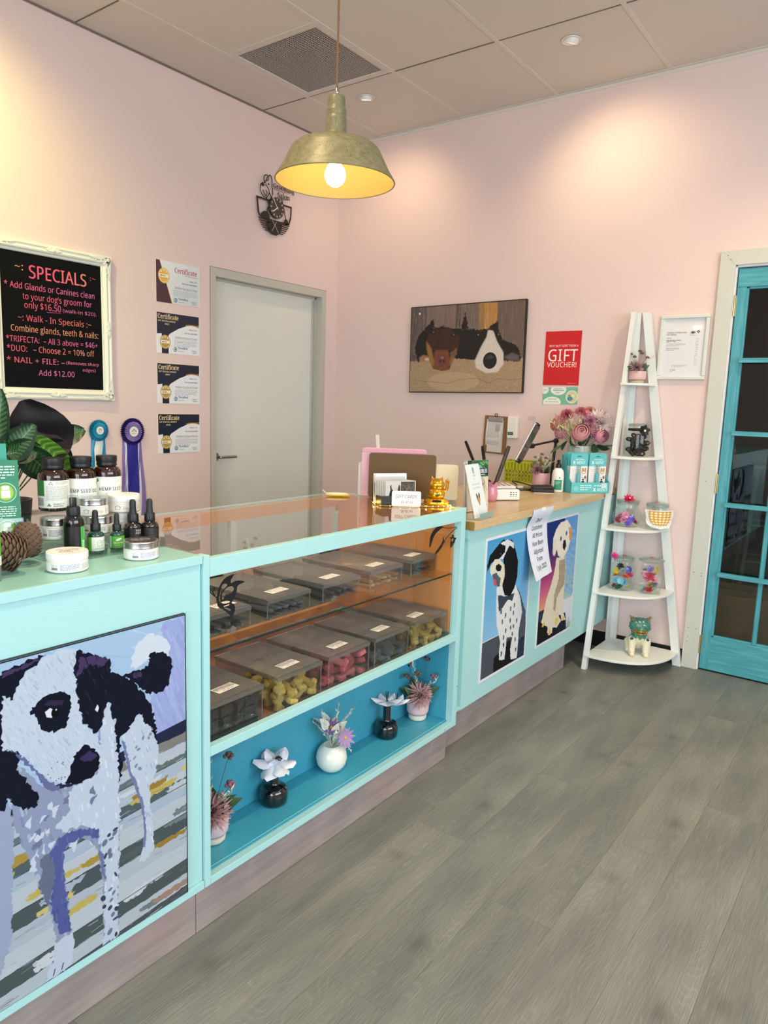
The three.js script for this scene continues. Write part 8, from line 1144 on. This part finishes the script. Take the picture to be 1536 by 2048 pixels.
{ // big bouquet in a ribbed vase
  const t = thing('flower_vase', 'ribbed sage vase with a big bouquet of pink flowers', 'vase', [1.868, WY, 0.105], 0);
  const g = lathe([[0, 0], [0.05, 0], [0.06, 0.01], [0.063, 0.09], [0.058, 0.17], [0.062, 0.225], [0.057, 0.225], [0.054, 0.17], [0, 0.16]], 60), p = g.attributes.position; for (let i = 0; i < p.count; i++) { const a = Math.atan2(p.getZ(i), p.getX(i)), k = 1 + 0.06 * Math.abs(sin(a * 5)); p.setX(i, p.getX(i) * k); p.setZ(i, p.getZ(i) * k); } g.computeVertexNormals(); part('vase_body', g, phys(0xb9cbbb, 0.3, { clearcoat: 0.4 }), t);
  // local axes: e = towards picture right, f = towards the camera
  const e = [0.807, 0, -0.59], f = [0.56, 0.1, 0.82], at = (a, y, b) => [a * e[0] + b * f[0], y, Math.max(-0.09, a * e[2] + b * f[2])], dir = (a, y, b) => [a * e[0] + b * f[0], y, a * e[2] + b * f[2]];
  const head = (name, geo, mat, a, y, b, d) => { const q = at(a, y, b); part(name, place(facing(geo, d ?? dir(a * 3, (y - 0.25) * 4, 0.8)), q), mat, t); part('stem', stemTube([[0, 0.18, 0], [q[0] * 0.6, 0.18 + (y - 0.18) * 0.6, q[2] * 0.6], q], 0.0016), G.stem, t); };
  head('rose', rose(0.047), ds(0xe3a2a6, 0.55), -0.015, 0.292, 0.07, dir(-0.1, 0.45, 1)); head('rose', rose(0.036), ds(0xe69fb4, 0.55), 0.098, 0.278, 0.05, dir(0.35, 0.2, 1)); head('peony', mum(0.098, 210, 0.22, 0.6), ds(0xfff1ea, 0.6), 0.105, 0.355, 0.0, dir(0.6, 0.5, 0.8)); head('peony', mum(0.05, 140, 0.2, 0.5), ds(0xd193a8, 0.6), 0.04, 0.362, 0.04, dir(0.1, 0.4, 1)); head('peony', mum(0.045, 110, 0.34, 0.4), ds(0xcf7482, 0.6), -0.085, 0.392, 0.02, dir(-0.3, 0.8, 0.8)); head('peony', mum(0.042, 110, 0.34, 0.4), ds(0xd88089, 0.6), -0.005, 0.41, 0.0, dir(0, 1, 0.6)); head('peony', mum(0.04, 100, 0.34, 0.4), ds(0xe0a38c, 0.6), 0.05, 0.415, -0.03, dir(0.2, 1, 0.4));
  head('berry_cluster', berries(0.032, 44, 0.0068), std(0x9a6472, 0.5), 0.045, 0.305, 0.05, dir(0.1, 0.3, 1)); head('hydrangea', berries(0.035, 60, 0.008), ds(0xb0716a, 0.6), -0.13, 0.335, 0.01, dir(-0.6, 0.4, 0.7)); head('hydrangea', berries(0.03, 50, 0.007), ds(0xb27a88, 0.6), -0.112, 0.29, 0.02, dir(-0.6, 0.1, 0.8)); head('small_blossom', ringFlower(0.02, 8, 0.6, 0.5), ds(0xd9707f, 0.6), 0.022, 0.405, 0.03); head('small_blossom', ringFlower(0.02, 8, 0.6, 0.5), ds(0xd67c8a, 0.6), -0.135, 0.37, 0.02);
  for (let i = 0; i < 9; i++) { const a = -0.11 + i * 0.028, q = at(a, 0.225, 0.02); part('leaf', aim(blade(rr(0.07, 0.1), rr(0.045, 0.06), { curl: 0.3, cup: 0.2, across: 4 }), q, dir(a * 9, (i % 3) * 0.4 - 0.25, 0.7), i), i % 2 ? G.dark : ds(0x3f6a3c, 0.5), t); }
  for (let i = 0; i < 7; i++) { const a = -0.18 + i * 0.026, y = 0.36 + 0.03 * sin(i * 2.1), q = at(a, y, 0.055); part('variegated_sprig', sprig([at(a * 0.3, 0.24, 0.02), at(a * 0.7, 0.31, 0.05), q], 12, 0.024, 0.009), i % 2 ? ds(0x9aa56c, 0.6) : ds(0xd5d3a0, 0.6), t); }
  for (let i = 0; i < 6; i++) { const q = at(-0.02 + i * 0.012, 0.33 + 0.02 * (i % 3), 0.03); part('fern', sprig([at(0, 0.24, 0.01), at(-0.01 + i * 0.006, 0.29, 0.03), q], 14, 0.03, 0.008), G.olive, t); }
}
// ---------------------------------------------------------------- on the back wall above the counter
{
  const t = thing('wall_clipboard', 'brown clipboard with receipts hanging on the back wall', 'clipboard', [1.292, 1.172, 0.004]); t.rotation.z = -0.03;
  part('board', B(-0.078, 0.078, -0.114, 0.114, 0, 0.004, 0.001), std(0x8a6238, 0.6), t); part('clip', B(-0.05, 0.05, 0.078, 0.108, 0.004, 0.012, 0.003), steel, t); part('hook', [place(new THREE.TorusGeometry(0.008, 0.002, 8, 18), [0, 0.12, 0.008])], std(0x3a2a20, 0.5), t);
  const tex = canvasTex(200, 420, (c) => { c.fillStyle = '#dcdad6'; c.fillRect(0, 0, 200, 420); fine(c, 20, 180, 50, 240, 16, '#8f8f94', 0.35); fine(c, 120, 185, 60, 160, 9, '#6d6d74', 0.4); fine(c, 20, 180, 280, 390, 8, '#9a9aa0', 0.3); });
  const g = new THREE.PlaneGeometry(0.104, 0.196, 4, 14), p = g.attributes.position; for (let i = 0; i < p.count; i++) { const v = 0.5 - p.getY(i) / 0.196; p.setZ(i, 0.006 + 0.012 * sin(v * PI * 1.3) * v * (p.getX(i) < 0 ? 1.3 : 0.8)); } g.computeVertexNormals(); part('receipt', place(g, [-0.008, -0.006, 0]), new THREE.MeshStandardMaterial({ map: tex, roughness: 0.7, side: THREE.DoubleSide }), t); part('receipt', place(B(-0.05, 0.052, -0.105, 0.09, 0.0042, 0.005, 0)), std(0xd5d3d2, 0.7), t);
  const d = thing('wall_dispenser', 'white wall box with a small green label beside the clipboard', 'dispenser', [1.414, 1.222, 0.001]); part('dispenser_body', B(-0.033, 0.033, -0.066, 0.066, 0, 0.03, 0.006), whiteP, d); part('dispenser_seam', B(-0.0335, 0.0335, -0.061, -0.06, 0.004, 0.0302, 0), std(0xb9b9b4, 0.6), d); const lt = canvasTex(96, 48, (c) => { c.fillStyle = '#2f4a2c'; c.fillRect(0, 0, 96, 48); fit(c, 'Albert', 10, 86, 34, 28, '#9ab08a', 'sans-serif', 'bold'); }); const s = sheet('green_label', 0.036, 0.018, lt, d, { d: 0.0008, edge: 0x2f4a2c }); s.position.set(-0.008, -0.036, 0.0304);
  const l = canvasTex(96, 64, (c) => { c.fillStyle = '#d9c8c0'; c.fillRect(0, 0, 96, 64); fine(c, 10, 86, 10, 56, 4, '#a89a96', 0.2); }), q = sheet('wall_label', 0.052, 0.03, l, null, { d: 0.0006, edge: 0xd9c8c0 }); q.name = numbered('wall_label'); q.position.set(1.525, 1.28, 0.0004); q.userData = { label: 'small pale sticker on the wall above the tablet', category: 'label' }; scene.add(q);
}
renderer.render(scene, camera);
